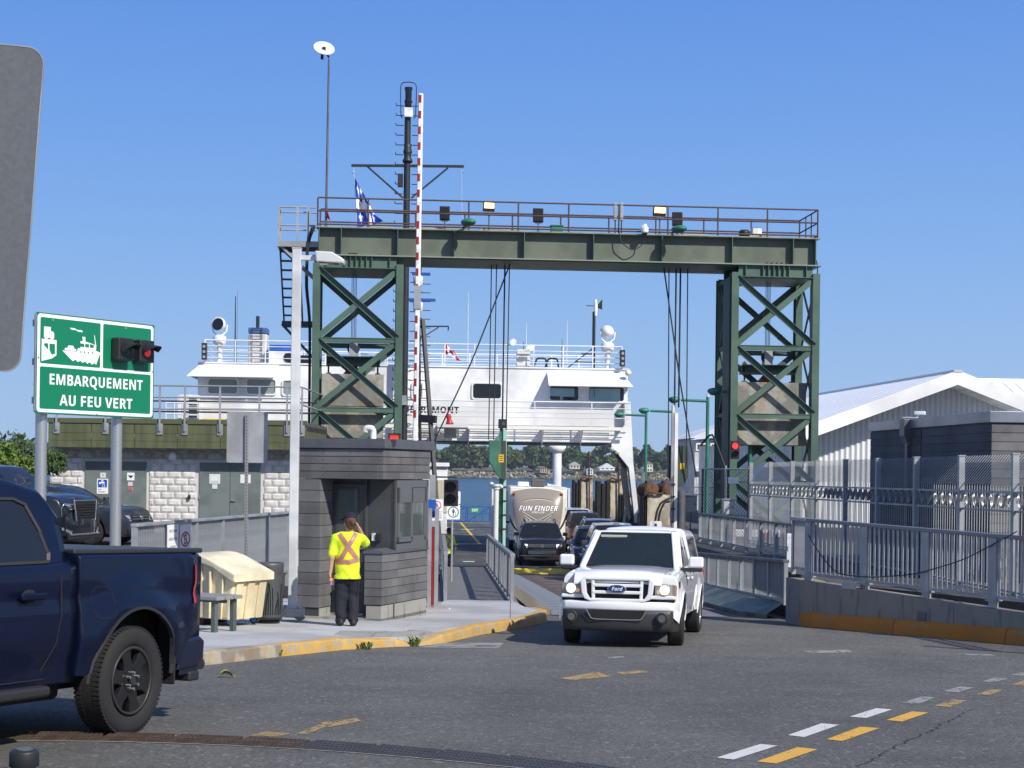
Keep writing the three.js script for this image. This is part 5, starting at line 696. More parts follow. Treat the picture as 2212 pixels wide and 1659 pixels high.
  { // bumper: white band over a black air dam
    const bow = (x) => .10 - .16 * (x / .85) ** 2; const sec = (y0, y1, d, nx, W2) => grid(nx, 6, (u, v) => { const x = W2 * (2 * u - 1), a = v * Math.PI; return [x, mixf(y0, y1, (1 - Math.cos(a)) / 2), fz + bow(x) + d * Math.pow(Math.sin(a), .4) - .05 - (Math.abs(x) > W2 * .93 ? .25 * (Math.abs(x) / W2 - .93) / .07 : 0)]; });
    meshOf(sec(.515, .65, .05, 28, .85), 'bumper', W, T0);
    for (const s of [-1, 1]) { const g = grid(4, 4, (u, v) => { const x = s * mixf(.70, .85, u); return [x, mixf(.36 + .17 * (1 - u), .54, v), fz + bow(x) - .035 - (u > .75 ? (u - .75) * .4 : 0)]; }); if (s < 0) { g.index.array.reverse(); g.computeVertexNormals(); } meshOf(g, 'bumper_corner', W, T0); }
    meshOf(sec(.235, .545, .05, 28, .835), 'air_dam', CAR.trim, T0);
    new MB().prism([[-.40, .53], [.40, .53], [.36, .44], [.30, .405], [-.30, .405], [-.36, .44]], fz + .06, fz + .105, .006).build('air_intake', CAR.dark, T0);
    new MB().path([[-.42, .53, fz + .11], [-.37, .44, fz + .11], [-.3, .4, fz + .112], [.3, .4, fz + .112], [.37, .44, fz + .11], [.42, .53, fz + .11]], .008, 6, 30).build('intake_trim', mat([.2, .2, .2], .5), T0);
  }
  for (const s of [-1, 1]) { wheel(T0, s * .75, R, 0, R, .235, s, 'ranger', .10); wheel(T0, s * .745, R, zr, R, .235, s, 'ranger'); }
  for (const s of [-1, 1]) new MB().box(s * .70, s * .83, .75, 1.0, -4.28, -4.2, .02).build('tail_light', CAR.redLens, T0); new MB().box(-.8, .8, .42, .58, -4.36, -4.22, .03).build('rear_bumper', CAR.trim, T0);
  globalThis.RANGER = T0;
}
// ---- the dark blue pickup at the left
{
  const ry = -.384, n = V(Math.cos(ry), 0, -Math.sin(ry)), c = ground(262, 1583); const pos = c.clone().addScaledVector(n, -.90);
  const T0 = thing('pickup_truck', 'dark blue crew cab pickup with black wheels and slatted bed cover at the left edge', 'pickup truck', pos, ry); T0.position.y = roadY(pos.z); T0.rotation.order = 'YXZ'; T0.rotation.x = -.034; 
  const B = paintOf([.003, .006, .024], { r: .42, m: .0, cc: .3, sp: .35 }); const R = .415, aR = .53, zf = 3.57;
  const low = (z) => { let y = .50; if (z < -.75) y = .62; for (const zw of [0, zf]) { const d = Math.abs(z - zw); if (d < aR) y = Math.max(y, R + .02 + Math.sqrt(aR * aR - d * d)); } return y; };
  const up = piecewise([[-1.2, 1.375], [.72, 1.385], [.73, 1.33], [2.9, 1.30], [3.2, 1.26], [4.3, 1.18], [4.5, 1.0]]);
  const hw = (z, y) => { let w = .945 + .04 * Math.sin(clamp((y - .4) / 1.0) * Math.PI * .9); w -= .05 * sstep(.98, 1.06, y) * sstep(1.16, 1.08, y) * .35; for (const zw of [0, zf]) { const d = Math.hypot(z - zw, y - R); w += .065 * sstep(.86, .60, d); } w -= .04 * sstep(.8, .55, y); if (z < -.78) w -= .07 * sstep(-.78, -1.05, z); if (z > 3.9) w -= .2 * sstep(3.9, 4.5, z); return w; };
  const bed = { z0: -1.03, z1: .70, n: 30, arches: [[0, aR]], low, up: () => 1.385, hw, r: .04, crown: 0, rows: 18 }; meshOf(shell(bed), 'bed', B, T0);
  const cabL = { z0: .725, z1: 4.45, n: 50, arches: [[zf, aR]], low: (z) => z < 3 ? .46 : low(z), up, hw, r: .07, crown: .03, rows: 16 }; meshOf(shell(cabL), 'cab_body', B, T0);
  const cab = { z0: .74, z1: 3.25, n: 40, low: () => 1.26, up: piecewise([[.74, 1.70], [.86, 1.86], [1.2, 1.925], [2.0, 1.93], [2.35, 1.88], [3.25, 1.27]]), hw: (z, y) => .93 - .34 * Math.max(0, y - 1.26) - .15 * Math.max(0, y - 1.7), r: .10, crown: .02, rows: 10 }; meshOf(shell(cab), 'cab_roof', B, T0);
  meshOf(topPane(cab, 2.45, 3.18, .02, .006), 'windscreen', CAR.glass, T0);
  for (const s of [-1, 1]) {
    const wp2 = [[.98, 1.34], [1.02, 1.335], [1.92, 1.32], [1.92, 1.76], [1.2, 1.78], [1.08, 1.74], [.99, 1.55], [.955, 1.40]]; meshOf(sidePane(wp2, cab.hw, .010, s), 'rear_window', CAR.glass, T0); ribbon([...wp2, wp2[0]], cab.hw, .010, s, .032).build('window_surround', mat([.07, .065, .06], .35, .4), T0);
    const wp1 = [[2.02, 1.32], [2.95, 1.30], [2.62, 1.60], [2.3, 1.76], [2.02, 1.77]]; meshOf(sidePane(wp1, cab.hw, .010, s), 'front_window', CAR.glass, T0); ribbon([...wp1, wp1[0]], cab.hw, .010, s, .032).build('window_surround', mat([.07, .065, .06], .35, .4), T0);
    for (const q of [[[.90, 1.24], [.90, .95], [.94, .75], [1.04, .56]], [[1.97, 1.27], [1.95, .9], [1.96, .52]], [[3.0, 1.26], [2.98, .9], [2.9, .52]], [[1.0, .50], [2.9, .50]]]) ribbon(q, hw, -.001, s, .012).build('door_gap', CAR.dark, T0);
    for (const z of [1.15, 2.2]) { new MB().box(s * 1.0, s * 1.035, 1.075, 1.125, z - .03, z + .25, .015).build('door_handle', B, T0); new MB().sphere([s * .985, 1.10, z + .12], .06, [.25, .8, 1.4]).build('handle_recess', CAR.dark, T0); }
    if (s > 0) { const f = []; for (let k = 0; k <= 24; k++) { const a = k / 24 * 6.2832; f.push([.42 + .115 * Math.sign(Math.cos(a)) * Math.pow(Math.abs(Math.cos(a)), .5), 1.03 + .115 * Math.sign(Math.sin(a)) * Math.pow(Math.abs(Math.sin(a)), .5)]); } ribbon(f, hw, -.002, s, .008).build('fuel_door_gap', CAR.dark, T0); }
    for (const zw of [0, zf]) { const q = []; for (let k = 0; k <= 22; k++) { const a = Math.PI * k / 22; q.push([zw + (aR + .012) * Math.cos(a), R + .02 + (aR + .012) * Math.sin(a)]); } ribbon(q, hw, -.004, s, .035).build('wheel_arch', CAR.trim, T0); }
    new MB().box(s * .82, s * .99, .34, 1.0, -.58, -.565, .01).build('mud_flap', CAR.black, T0);
    // tail light wraps the rear corner
    const tl = grid(6, 10, (u, v) => { const y = mixf(.98, 1.29, v), z = mixf(-.82 - .03 * v, -1.045, u); return [s * (hw(z, y) + .012 - .06 * u * u), y, z - .012 * u]; }); if (s < 0) { tl.index.array.reverse(); tl.computeVertexNormals(); } meshOf(tl, 'tail_light', mat([.55, .012, .018], .15), T0);
    wheel(T0, s * .865, R, 0, R, .275, s, 'ram'); wheel(T0, s * .865, R, zf, R, .275, s, 'ram');
    new MB().box(s * .86, s * 1.0, .38, .46, 1.0, 2.9, .03).build('running_board', CAR.black, T0);
    new MB().box(s * .98, s * 1.2, 1.32, 1.52, 2.75, 2.9, .04).build('door_mirror', CAR.trim, T0);
  }
  { const bm = paintOf([.003, .006, .024], { r: .5, m: .1, cc: .6 }); const g = grid(20, 8, (u, v) => { const a = (u - .5) * Math.PI, x = .985 * Math.sin(a) * (1 - .02 * v), y = mixf(.40, .70, v); return [clamp(x, -.93, .93), y + .02 * Math.sin(v * 3.1), -.90 - .18 * Math.pow(Math.abs(Math.cos(a)), .35) + (v < .25 ? .10 * (.25 - v) : 0) + (Math.abs(u - .5) > .49 ? .16 : 0)]; }); const m = meshOf(g, 'rear_bumper', bm, T0); bm.side = THREE.DoubleSide; new MB().box(-.9, .9, .42, .66, -1.12, -.95).build('bumper_core', CAR.dark, T0); for (const s of [-1, 1]) new MB().prism([[-.66, .44], [-.98, .46], [-1.05, .52], [-1.06, .66], [-1.0, .70], [-.66, .69]], -.04, .04, .025, new THREE.Matrix4().makeBasis(V(0, 0, 1), V(0, 1, 0), V(-1, 0, 0)).setPosition(s * .915, 0, 0)).build('bumper_end', bm, T0); new MB().box(-.95, .95, .34, .42, -1.0, -.85, .02).build('bumper_lower', CAR.black, T0); }
  new MB().box(-.9, .9, .62, 1.36, -1.065, -1.02, .02).build('tailgate', B, T0);
  { new MB().box(-.83, .83, 1.385, 1.395, -1.0, .66).build('bed_cover', CAR.trim, T0); for (let k = 0; k < 13; k++) { const z = -.99 + k * .127; new MB().box(-.84, .84, 1.395, 1.42, z, z + .105, .01).build('cover_slat', mat([.035, .036, .04], .45), T0); } for (const s of [-1, 1]) new MB().box(s * .84, s * .925, 1.384, 1.425, -1.03, .69, .015).build('bed_rail_cap', CAR.trim, T0); }
  new MB().box(-.75, .75, .42, 1.2, -1.1, 4.3).build('dark_underbody', CAR.dark, T0); new MB().tube([.55, .40, -1.0], [.55, .40, 1.2], .05).tube([-.9, R, 0], [.9, R, 0], .07).sphere([0, R, 0], .17).box(.4, .7, .3, .5, .5, 1.2, .05).box(-.5, .5, .36, .46, .7, 3.2).build('chassis', CAR.dark, T0); new MB().tube([.72, .44, -1.15], [.72, .44, -1.36], .05).build('exhaust_pipe', CAR.trim, T0);  // the black box below the body paints the wheel arches dark within
  new MB().box(-.8, .8, .55, 1.1, 4.4, 4.62, .1).build('front_end', CAR.trim, T0);
}
// ---- other cars share one builder
function car(name, label, cat, pos, ry, s, group) {
  const t = thing(name, label, cat, pos, ry, group), P = paintOf(s.c, { r: s.pr ?? .35, m: s.pm ?? .3 });
  const H = s.h, hb = s.belt, hh = s.hood, Wd = s.w / 2, zf = s.wb / 2, zb = -s.wb / 2, z1 = zf + s.fo, z0 = zb - s.ro, R = s.R || .36, aR = R * 1.2;
  const low = (z) => { let y = s.sill || .28; for (const zw of [zf, zb]) { const d = Math.abs(z - zw); if (d < aR) y = Math.max(y, R + Math.sqrt(aR * aR - d * d)); } return y; };
  const cowl = zf - .35 - (s.cowl || 0); const suv = s.suv;
  const up = piecewise([[z0, hb - .12], [z0 + .25, hb], [cowl, hb], [cowl + .4, hh + .06], [z1 - .25, hh], [z1 - .06, hh - .13], [z1, hh - .28]]);
  const hw = (z, y) => { let w = Wd - .05 + .045 * Math.sin(clamp((y - .2) / (hb - .2)) * Math.PI); for (const zw of [zf, zb]) w += .02 * sstep(aR * 1.5, aR, Math.hypot(z - zw, y - R)); w -= .17 * Math.pow(clamp((z - z1 + .75) / .75), 2) + .12 * Math.pow(clamp((z0 + .6 - z) / .6), 2); return w; };
  const body = { z0, z1, n: 30, arches: [[zf, aR], [zb, aR]], low, up, hw, r: .09, crown: .04, rows: 8 }; meshOf(shell(body), 'body', P, t);
  new MB().box(-Wd + .2, Wd - .2, .2, hh - .2, z0 + .15, z1 - .2).build('dark_underbody', CAR.dark, t);  // painted black so that the wheel arches look dark inside
  const rz0 = suv ? z0 + .12 : z0 + .75, wz = cowl - .55 - (s.rake || 0);
  const cab = { z0: rz0, z1: cowl + .12, n: 26, low: () => hb - .06, up: piecewise(suv ? [[rz0, hb + .02], [rz0 + .22, H - .16], [rz0 + .5, H - .02], [wz - .9, H], [wz, H - .05], [cowl + .12, hb - .02]] : [[rz0, hb], [rz0 + .7, H - .08], [rz0 + 1.1, H], [wz - .4, H - .005], [wz, H - .05], [cowl + .12, hb - .02]]), hw: (z, y) => Wd - .10 - .36 * Math.max(0, y - hb), r: .08, crown: .025, rows: 6 };
  meshOf(shell(cab), 'roof', P, t);
  meshOf(topPane(cab, wz + .06, cowl + .06, .015, .008), 'windscreen', CAR.glass, t);
  const yt = H - .15; for (const k of [-1, 1]) { const zm = (wz + rz0) / 2; meshOf(sidePane([[cowl - .12, hb + .03], [zm + .04, hb + .03], [zm + .04, yt], [wz - .02, yt]], cab.hw, .006, k), 'side_window', CAR.glass, t); meshOf(sidePane([[zm - .04, hb + .03], [rz0 + .45, hb + .03], [rz0 + .55, yt - .02], [zm - .04, yt]], cab.hw, .006, k), 'side_window', CAR.glass, t); ribbon([[zm, .4], [zm, hb]], hw, 0, k, .01).build('door_gap', CAR.dark, t);
    const m = new MB(); m.box(k * (Wd - .08), k * (Wd + .12), hb + .02, hb + .17, cowl - .22, cowl - .12, .035); m.build('door_mirror', s.mirror || P, t);
    for (const z of [zf, zb]) wheel(t, k * (Wd - .13), R, z, R, .22, k, 'car', 0, s.rim || CAR.alloy);
    const hl = grid(6, 4, (u, v) => { const a = k * mixf(Wd * .52, Wd - .13, u), zz = z1 + .01 - .25 * u * u * u; return [a, mixf(hh - .30, hh - .17 + .02 * u, v), zz - .05 * v]; }); if (k < 0) { hl.index.array.reverse(); hl.computeVertexNormals(); } const hm = s.lit ? mat([.9, .9, 1], .2, 0, { em: [.95, .97, 1], ei: 1.6 }) : mat([.55, .57, .6], .1, .6); meshOf(hl, 'headlight', hm, t);
    if (s.rails) new MB().path([[k * (Wd - .36), H - .04, wz - .1], [k * (Wd - .34), H + .06, wz - .3], [k * (Wd - .34), H + .06, rz0 + .8], [k * (Wd - .36), H - .04, rz0 + .6]], .022, 6).build('roof_rail', s.railM || CAR.silver, t); }
  const gw = s.gw || Wd * .5; new MB().box(-gw, gw, hh - .32, hh - .16, z1 - .06, z1 + .02, .02).build('grille', CAR.dark, t); for (let i = 0; i < (s.bars || 2); i++) { const y = hh - .29 + i * (.13 / (s.bars || 2)) + .02; new MB().box(-gw, gw, y, y + .018, z1 + .02, z1 + .035).build('grille_bar', CAR.silver, t); }
  const bl = grid(20, 5, (u, v) => { const x = (Wd - .06) * (2 * u - 1), c = Math.abs(2 * u - 1); return [x, mixf(.22, hh - .34, v), z1 + .05 - .22 * c * c * c + .03 * Math.sin(v * 3.1)]; }); meshOf(bl, 'bumper', P, t);
  new MB().box(-Wd * .75, Wd * .75, .26, .40, z1 + .0, z1 + .065, .02).build('air_intake', CAR.dark, t);
  new MB().disc([0, hh - .235, z1 + .04], .065, .02, [Math.PI / 2, 0, 0], 24).build('badge', CAR.silver, t);
  for (const x of [.2, -.35]) new MB().bar([x, hb + .06, cowl + .05], [x - .35, hb + .09, cowl - .03], .02, .015).build('wiper', CAR.black, t);
  return { t, P, z1, hh, hb, Wd, cab, cowl };
}
{
  const onDeck = (px, z) => { const p = at(px, 1100, z); p.y = z > 60.5 ? DECK : RAMP.yR(z); return p; };
  const tg = car('suv', 'black car with lit headlights and chrome grille facing out in front of the trailer', 'car', onDeck(1167, 68.5), .02, { c: [.006, .007, .012], w: 1.94, h: 1.71, belt: 1.14, hood: 1.04, wb: 2.89, fo: .92, ro: .98, R: .385, suv: true, rails: true, railM: CAR.trim, lit: true, bars: 3, gw: .58, sill: .32 });
  { const z = tg.z1 + .05; for (const [a, b] of [[[-.04, .04], [0, -.01]], [[0, -.01], [.04, .04]], [[-.03, 0], [-.015, -.045]], [[.03, 0], [.015, -.045]]]) new MB().bar([a[0], tg.hh - .235 + a[1], z + .004], [b[0], tg.hh - .235 + b[1], z + .004], .008, .012).build('badge_bar', CAR.trim, tg.t); for (const y of [.5, .55, .6]) new MB().box(-.55, .55, y, y + .015, z + .03, z + .05).build('bumper_bar', CAR.silver, tg.t); new MB().box(-.85, .85, .42, .435, z + .0, z + .03).build('bumper_bar', CAR.silver, tg.t); const w = tg.cab.up(tg.cowl - .3); new MB().box(-.32, -.2, 1.5, 1.56, tg.cowl - .36, tg.cowl - .35).build('sticker', mat([.3, .4, .05], .7), tg.t); }
  // cars waiting in the right lane, nearest first
  car('suv', 'dark grey car behind the white pickup, the nearest of the row beside the trailer', 'car', onDeck(1326, 54), .0, { c: [.05, .055, .065], w: 1.9, h: 1.84, belt: 1.16, hood: 1.08, wb: 2.7, fo: .9, ro: .9, suv: true, rake: .2 }, 'cars queued in the right lane of the ferry');
  car('car', 'black car squeezed between the trailer and the nearest dark grey car', 'car', onDeck(1283, 62.5), .0, { c: [.008, .009, .012], w: 1.84, h: 1.72, suv: true, belt: 1.08, hood: 1.0, wb: 2.75, fo: .9, ro: 1, rake: .25, lit: false, mirror: paintOf([.6, .6, .6]) }, 'cars queued in the right lane of the ferry');
  car('suv', 'dark suv with silver roof rails standing behind the squeezed black car', 'car', onDeck(1295, 72), .01, { c: [.016, .02, .03], w: 1.9, h: 1.74, belt: 1.12, hood: 1.05, wb: 2.8, fo: .9, ro: .95, suv: true, rails: true }, 'cars queued in the right lane of the ferry');
  car('suv', 'dark red car with a big windscreen, behind the suv with roof rails', 'car', onDeck(1263, 80), .01, { c: [.06, .008, .012], w: 1.9, h: 1.84, belt: 1.14, hood: 1.05, wb: 2.8, fo: .9, ro: .95, suv: true, rake: .2 }, 'cars queued in the right lane of the ferry');
  car('car', 'white car showing only its roof, farthest back beside the trailer', 'car', onDeck(1247, 89), .01, { c: [.7, .72, .75], w: 1.86, h: 1.82, belt: 1.15, hood: .98, wb: 2.75, fo: .9, ro: .9, suv: true, pm: 0 }, 'cars queued in the right lane of the ferry');
  // parked at the left, behind the sign poles
  const yk = at(184, 1150, 38), f1 = V(Math.sin(1.36), 0, Math.cos(1.36)); const y1 = car('suv', 'big black suv with chrome framed grille parked by the sign posts at left', 'car', V(yk.x - 2.6 * f1.x, yardY(0, 37), yk.z - 2.6 * f1.z), 1.36, { c: [.008, .009, .013], w: 2.06, h: 1.94, belt: 1.3, hood: 1.24, wb: 3.07, fo: 1.0, ro: 1.2, R: .41, suv: true, bars: 0, gw: .52, sill: .36 });
  { const t = y1.t, z = y1.z1 + .07; new MB().box(-.52, .52, .72, 1.13, z - .02, z, .02).build('grille_mesh', CAR.dark, t); for (let k = 0; k < 6; k++) new MB().box(-.49, .49, .76 + k * .058, .775 + k * .058, z, z + .02).build('grille_bar', CAR.black, t); for (const s of [-1, 1]) { new MB().bar([s * .55, 1.16, z - .01], [s * .46, .68, z + .01], .03, .035, .01).build('grille_frame', CAR.silver, t); new MB().path([[s * .6, 1.06, z - .02], [s * .86, 1.06, z - .1], [s * .9, .95, z - .14], [s * .86, .74, z - .14]], .013, 6).build('daytime_lamp', CAR.silver, t); new MB().bar([s * .62, .42, z - .02], [s * .9, .52, z - .12], .03, .07, .01).build('bumper_trim', CAR.silver, t); } new MB().box(-.56, .56, 1.13, 1.155, z - .03, z + .01, .01).build('grille_frame', CAR.silver, t); new MB().box(-.7, .7, .36, .40, z - .04, z + .02, .01).build('bumper_trim', CAR.silver, t); }
  const gk = at(213, 1184, 40.5), f2 = V(Math.sin(1.33), 0, Math.cos(1.33)); car('car', 'dark grey car with bright alloy wheel parked behind the big black suv', 'car', V(gk.x - 1.35 * f2.x, yardY(0, 40), gk.z - 1.35 * f2.z - .8), 1.33, { c: [.03, .034, .045], w: 1.84, h: 1.46, belt: .98, hood: .9, wb: 2.7, fo: .9, ro: .95, rake: .25, R: .35 });
}
// ---- travel trailer
{
  const p = at(1162, 1100, 75.2); p.y = DECK; const t = thing('travel_trailer', 'cream and taupe travel trailer lettered FUN FINDER towed behind the black car', 'trailer', p, .02);
  const W = 1.27, H0 = .62, H1 = 3.05, Lz = 7.2; const side = mat([.74, .72, .66], .4, 0, { map: 'cloud', s: .3 });
  new MB().box(-W, W, H0, H1, -Lz, -.45, .06).build('body', side, t);
  const cv = textMesh('', 2, 1.9, '#fff', '#cfc9ba', { pw: 1024, rough: .3, draw: (x, w, h) => {
    x.fillStyle = '#ded8ca'; x.fillRect(0, 0, w, h); x.fillStyle = '#8f877e'; x.beginPath(); x.moveTo(w * .04, h * .06); x.quadraticCurveTo(w * .5, -h * .02, w * .96, h * .06); x.lineTo(w * .95, h * .34); x.quadraticCurveTo(w * .93, h * .72, w * .80, h * .98); x.lineTo(w * .2, h * .98); x.quadraticCurveTo(w * .07, h * .72, w * .05, h * .34); x.closePath(); x.fill();
    for (const s of [0, 1]) { x.save(); if (s) { x.translate(w, 0); x.scale(-1, 1); } x.fillStyle = '#3a1620'; x.beginPath(); x.moveTo(0, h * .52); x.quadraticCurveTo(w * .03, h * .66, w * .13, h * .80); x.lineTo(w * .16, h * .86); x.quadraticCurveTo(w * .02, h * .76, 0, h * .64); x.fill(); x.fillStyle = '#ece7da'; x.beginPath(); x.moveTo(0, h * .64); x.quadraticCurveTo(w * .07, h * .80, w * .2, h * .92); x.lineTo(w * .2, h); x.lineTo(0, h); x.fill(); x.strokeStyle = '#555'; x.lineWidth = 5; x.beginPath(); x.moveTo(w * .02, h * .9); x.lineTo(w * .15, h * .96); x.stroke(); x.restore(); }
    x.strokeStyle = '#3b3b3e'; x.lineWidth = 7; x.beginPath(); x.moveTo(w * .22, h * .26); x.quadraticCurveTo(w * .5, h * .16, w * .78, h * .26); x.stroke(); x.strokeStyle = '#e6e3dc'; x.lineWidth = 5; x.beginPath(); x.moveTo(w * .24, h * .27); x.quadraticCurveTo(w * .5, h * .19, w * .76, h * .27); x.stroke();
    x.font = 'italic bold ' + h * .135 + 'px sans-serif'; x.textAlign = 'center'; x.lineWidth = 12; x.strokeStyle = '#2a2a2d'; const tw = x.measureText('FUN FINDER').width; x.save(); x.translate(w * .5, h * .40); x.scale(w * .69 / tw, 1); x.strokeText('FUN FINDER', 0, 0); x.fillStyle = '#f7f7f5'; x.fillText('FUN FINDER', 0, 0); x.restore();
    x.font = 'italic bold ' + h * .05 + 'px sans-serif'; x.fillStyle = '#e8e6e0'; x.fillText('XTRA LITE', w * .5, h * .475);
    const ch = (y, k, c, lw) => { x.strokeStyle = c; x.lineWidth = lw; x.beginPath(); x.moveTo(w * (.5 - k), h * y); x.quadraticCurveTo(w * .4, h * (y + .12), w * .5, h * (y + .17)); x.quadraticCurveTo(w * .6, h * (y + .12), w * (.5 + k), h * y); x.stroke(); }; ch(.46, .28, '#f0eee8', 8); ch(.48, .27, '#2f2f33', 9); ch(.53, .24, '#dcd8d0', 10); ch(.555, .23, '#2f2f33', 10); ch(.59, .22, '#f0eee8', 7);
  } });
  const cap = grid(22, 22, (u, v) => { const x = W * (2 * u - 1), c = Math.abs(2 * u - 1), y = mixf(H0 + .05, H1, v); const prof = .42 - 1.05 * Math.pow(Math.max(0, v - .45) / .55, 2.2) * .55 - .25 * Math.pow(Math.max(0, .35 - v) / .35, 2); const z = -.45 + (prof + .12) * Math.pow(1 - Math.pow(c, 5), .6); return [x * (1 - .03 * Math.pow(v, 6)), y - .10 * c * c * Math.pow(v, 5), z]; }); meshOf(cap, 'front_cap', cv, t);
  new MB().box(-.42, .10, H1, H1 + .22, -3.2, -2.3, .05).build('roof_vent', A.whiteP, t).position.x = -.45; new MB().box(-.3, .34, H1, H1 + .36, -1.7, -.9, .08).build('air_conditioner', mat([.1, .1, .1], .6), t);
  for (const s of [-1, 1]) { new MB().box(s * 1.02, s * 1.14, H1 - .33, H1 - .26, -.43, -.2, .01).build('marker_lamp', mat([.5, .05, .02], .3), t); wheel(t, s * 1.1, .36, -4, .36, .22, s, 'car'); wheel(t, s * 1.1, .36, -4.85, .36, .22, s, 'car'); new MB().box(s * W, s * (W + .35), 1.4, 1.5, -.6, -.5, .02).build('corner_trim', CAR.black, t); }
  new MB().bar([-.6, .55, -.4], [0, .5, 1.1], .1, .12).bar([.6, .55, -.4], [0, .5, 1.1], .1, .12).build('drawbar', CAR.black, t); new MB().box(-.35, .35, .55, 1.0, .2, .6, .05).build('gas_bottle_cover', CAR.black, t); new MB().box(-.9, .9, .4, .62, -Lz + .2, -.3).build('chassis', CAR.black, t);
  new MB().box(-W - .8, -W - .05, .5, 2.9, -6, -4.8, .05).build('slide_out', A.whiteP, t);
}
// ---------------------------------------------------------------- left side: signs, building, fence, bins, booth, lamp
{ // back of a big traffic sign close to the camera
  const c = at(-86, 441, 8.2), t = thing('road_sign', 'large grey back of a traffic sign with rounded corners at the upper left edge', 'sign', V(c.x, roadY(-8.2) , c.z), 0); const h = c.y - t.position.y, k = 8.2 / F; const w = 305 * k, hh = 706 * k;
  const s = roundRect(w, hh, .085); const m = new MB().shape(s, -.004, .004).build('panel', mat([.14, .147, .158], .5, .2, { map: 'grain', s: .9, lift: 1.1, bump: 'grainB', bs: 3, bh: .0004 }), t); m.position.set(0, h, 0); m.rotation.set(0, .1, -.064);
  const e = roundRect(w + .006, hh + .006, .088), hole = new THREE.Path(roundRect(w - .006, hh - .006, .082).getPoints(8).reverse()); e.holes.push(hole); new MB().shape(e, -.006, .006).build('edge', A.galv, m);
  new MB().tube([-.25, -.1, -.05], [-.25, h + .9, -.05], .04).build('post', A.galv, t);
}
{ // green boarding sign with two-lamp signal
  const zl = 20, a = at(78, 672, zl), b = at(334, 703, zl * 1.088), yaw = Math.atan2(-(b.z - a.z), b.x - a.x); const w = Math.hypot(b.x - a.x, b.z - a.z), bl = at(72, 893, zl), hgt = a.y - bl.y;
  const t = thing('boarding_sign', 'green sign reading EMBARQUEMENT AU FEU VERT on two steel poles, with two-lamp signal', 'sign', V(a.x, roadY(a.z), a.z), yaw); const y0 = bl.y - t.position.y, y1 = y0 + hgt;
  const face = textMesh('', w, hgt, '#fff', '#0d7350', { pw: 1600, rough: .35, draw: (x, W, H) => {
    x.fillStyle = '#f2f4f2'; const r = H * .04; x.beginPath(); x.roundRect(W * .008, H * .012, W * .984, H * .976, r); x.fill(); x.fillStyle = '#0f7a55'; const bx = (a0, b0, c0, d0, rr) => { x.beginPath(); x.roundRect(a0 * W, b0 * H, (c0 - a0) * W, (d0 - b0) * H, rr || r * .5); x.fill(); };
    bx(.03, .045, .523, .505); bx(.545, .045, .97, .505); bx(.03, .535, .97, .955);
    x.fillStyle = '#f2f4f2'; x.textAlign = 'center'; x.textBaseline = 'middle'; for (const [s, y, k] of [['EMBARQUEMENT', .655, .80], ['AU FEU VERT', .86, .62]]) { x.font = 'bold ' + H * .15 + 'px sans-serif'; const m = x.measureText(s).width; x.save(); x.translate(W * .5, y * H); x.scale(k * W / m, 1.0); x.fillText(s, 0, 0); x.restore(); }
    const P = (u, v) => [(.03 + u * .493) * W, (.045 + v * .46) * H]; const poly = (q) => { x.beginPath(); q.forEach((p, i) => { const z = P(...p); i ? x.lineTo(...z) : x.moveTo(...z); }); x.closePath(); x.fill(); };
    poly([[.06, .20], [.17, .20], [.17, .29], [.20, .29], [.225, .33], [.225, .44], [.06, .44]]); for (const u of [.095, .19]) { const z = P(u, .45); x.beginPath(); x.arc(z[0], z[1], H * .018, 0, 7); x.fill(); }
    poly([[.025, .47], [.265, .47], [.265, .80], [.19, .88], [.025, .95]]); x.fillStyle = '#0f7a55'; poly([[.07, .56], [.13, .56], [.13, .70], [.06, .60]]); poly([[.15, .56], [.24, .56], [.24, .77], [.19, .80], [.15, .70]]); x.fillStyle = '#f2f4f2';
    poly([[.36, .68], [.60, .68], [.62, .60], [.66, .60], [.66, .44], [.70, .44], [.69, .34], [.74, .34], [.745, .44], [.93, .50], [.925, .62], [1.0, .66], [.93, .94], [.90, .90], [.86, .94], [.82, .89], [.78, .93], [.74, .88], [.70, .92], [.66, .87], [.62, .91], [.58, .86], [.54, .90], [.50, .86]]); poly([[.91, .5], [.89, .28], [.90, .28], [.925, .5]]);
    x.fillStyle = '#0f7a55'; for (const u of [.69, .77, .85]) poly([[u - .03, .49], [u + .035, .495], [u + .035, .57], [u - .03, .565]]); for (const u of [.66, .72, .79, .86]) { poly([[u, .66], [u + .02, .66], [u + .02, .70], [u, .70]]); } x.fillStyle = '#f2f4f2';
    poly([[.40, .62], [.44, .62], [.46, .56], [.54, .56], [.56, .62], [.59, .63], [.59, .67], [.40, .67]]); poly([[.48, .17], [.56, .17], [.60, .20], [.68, .20], [.70, .24], [.62, .235], [.58, .21], [.50, .205]]);
  } });
  new MB().shape(roundRect(w, hgt, .05, w / 2, (y0 + y1) / 2), -.03, 0, .006).build('panel', A.galv, t); plateOf(w - .012, hgt - .012, face, 'sign_face', t, [w / 2, (y0 + y1) / 2, .003]);
  for (let k = 0; k < 3; k++) new MB().box(.03, w - .03, y0 + .12 + k * hgt * .38, y0 + .2 + k * hgt * .38, -.09, -.03).build('stiffener', A.galv, t);
  for (const px of [93, 256]) { const x = onZ(t, px, 900, -.13)[0]; new MB().tube([x, -.3, -.16], [x, y0 + .75, -.16], .07, 24).build('pole', A.steel, t); }
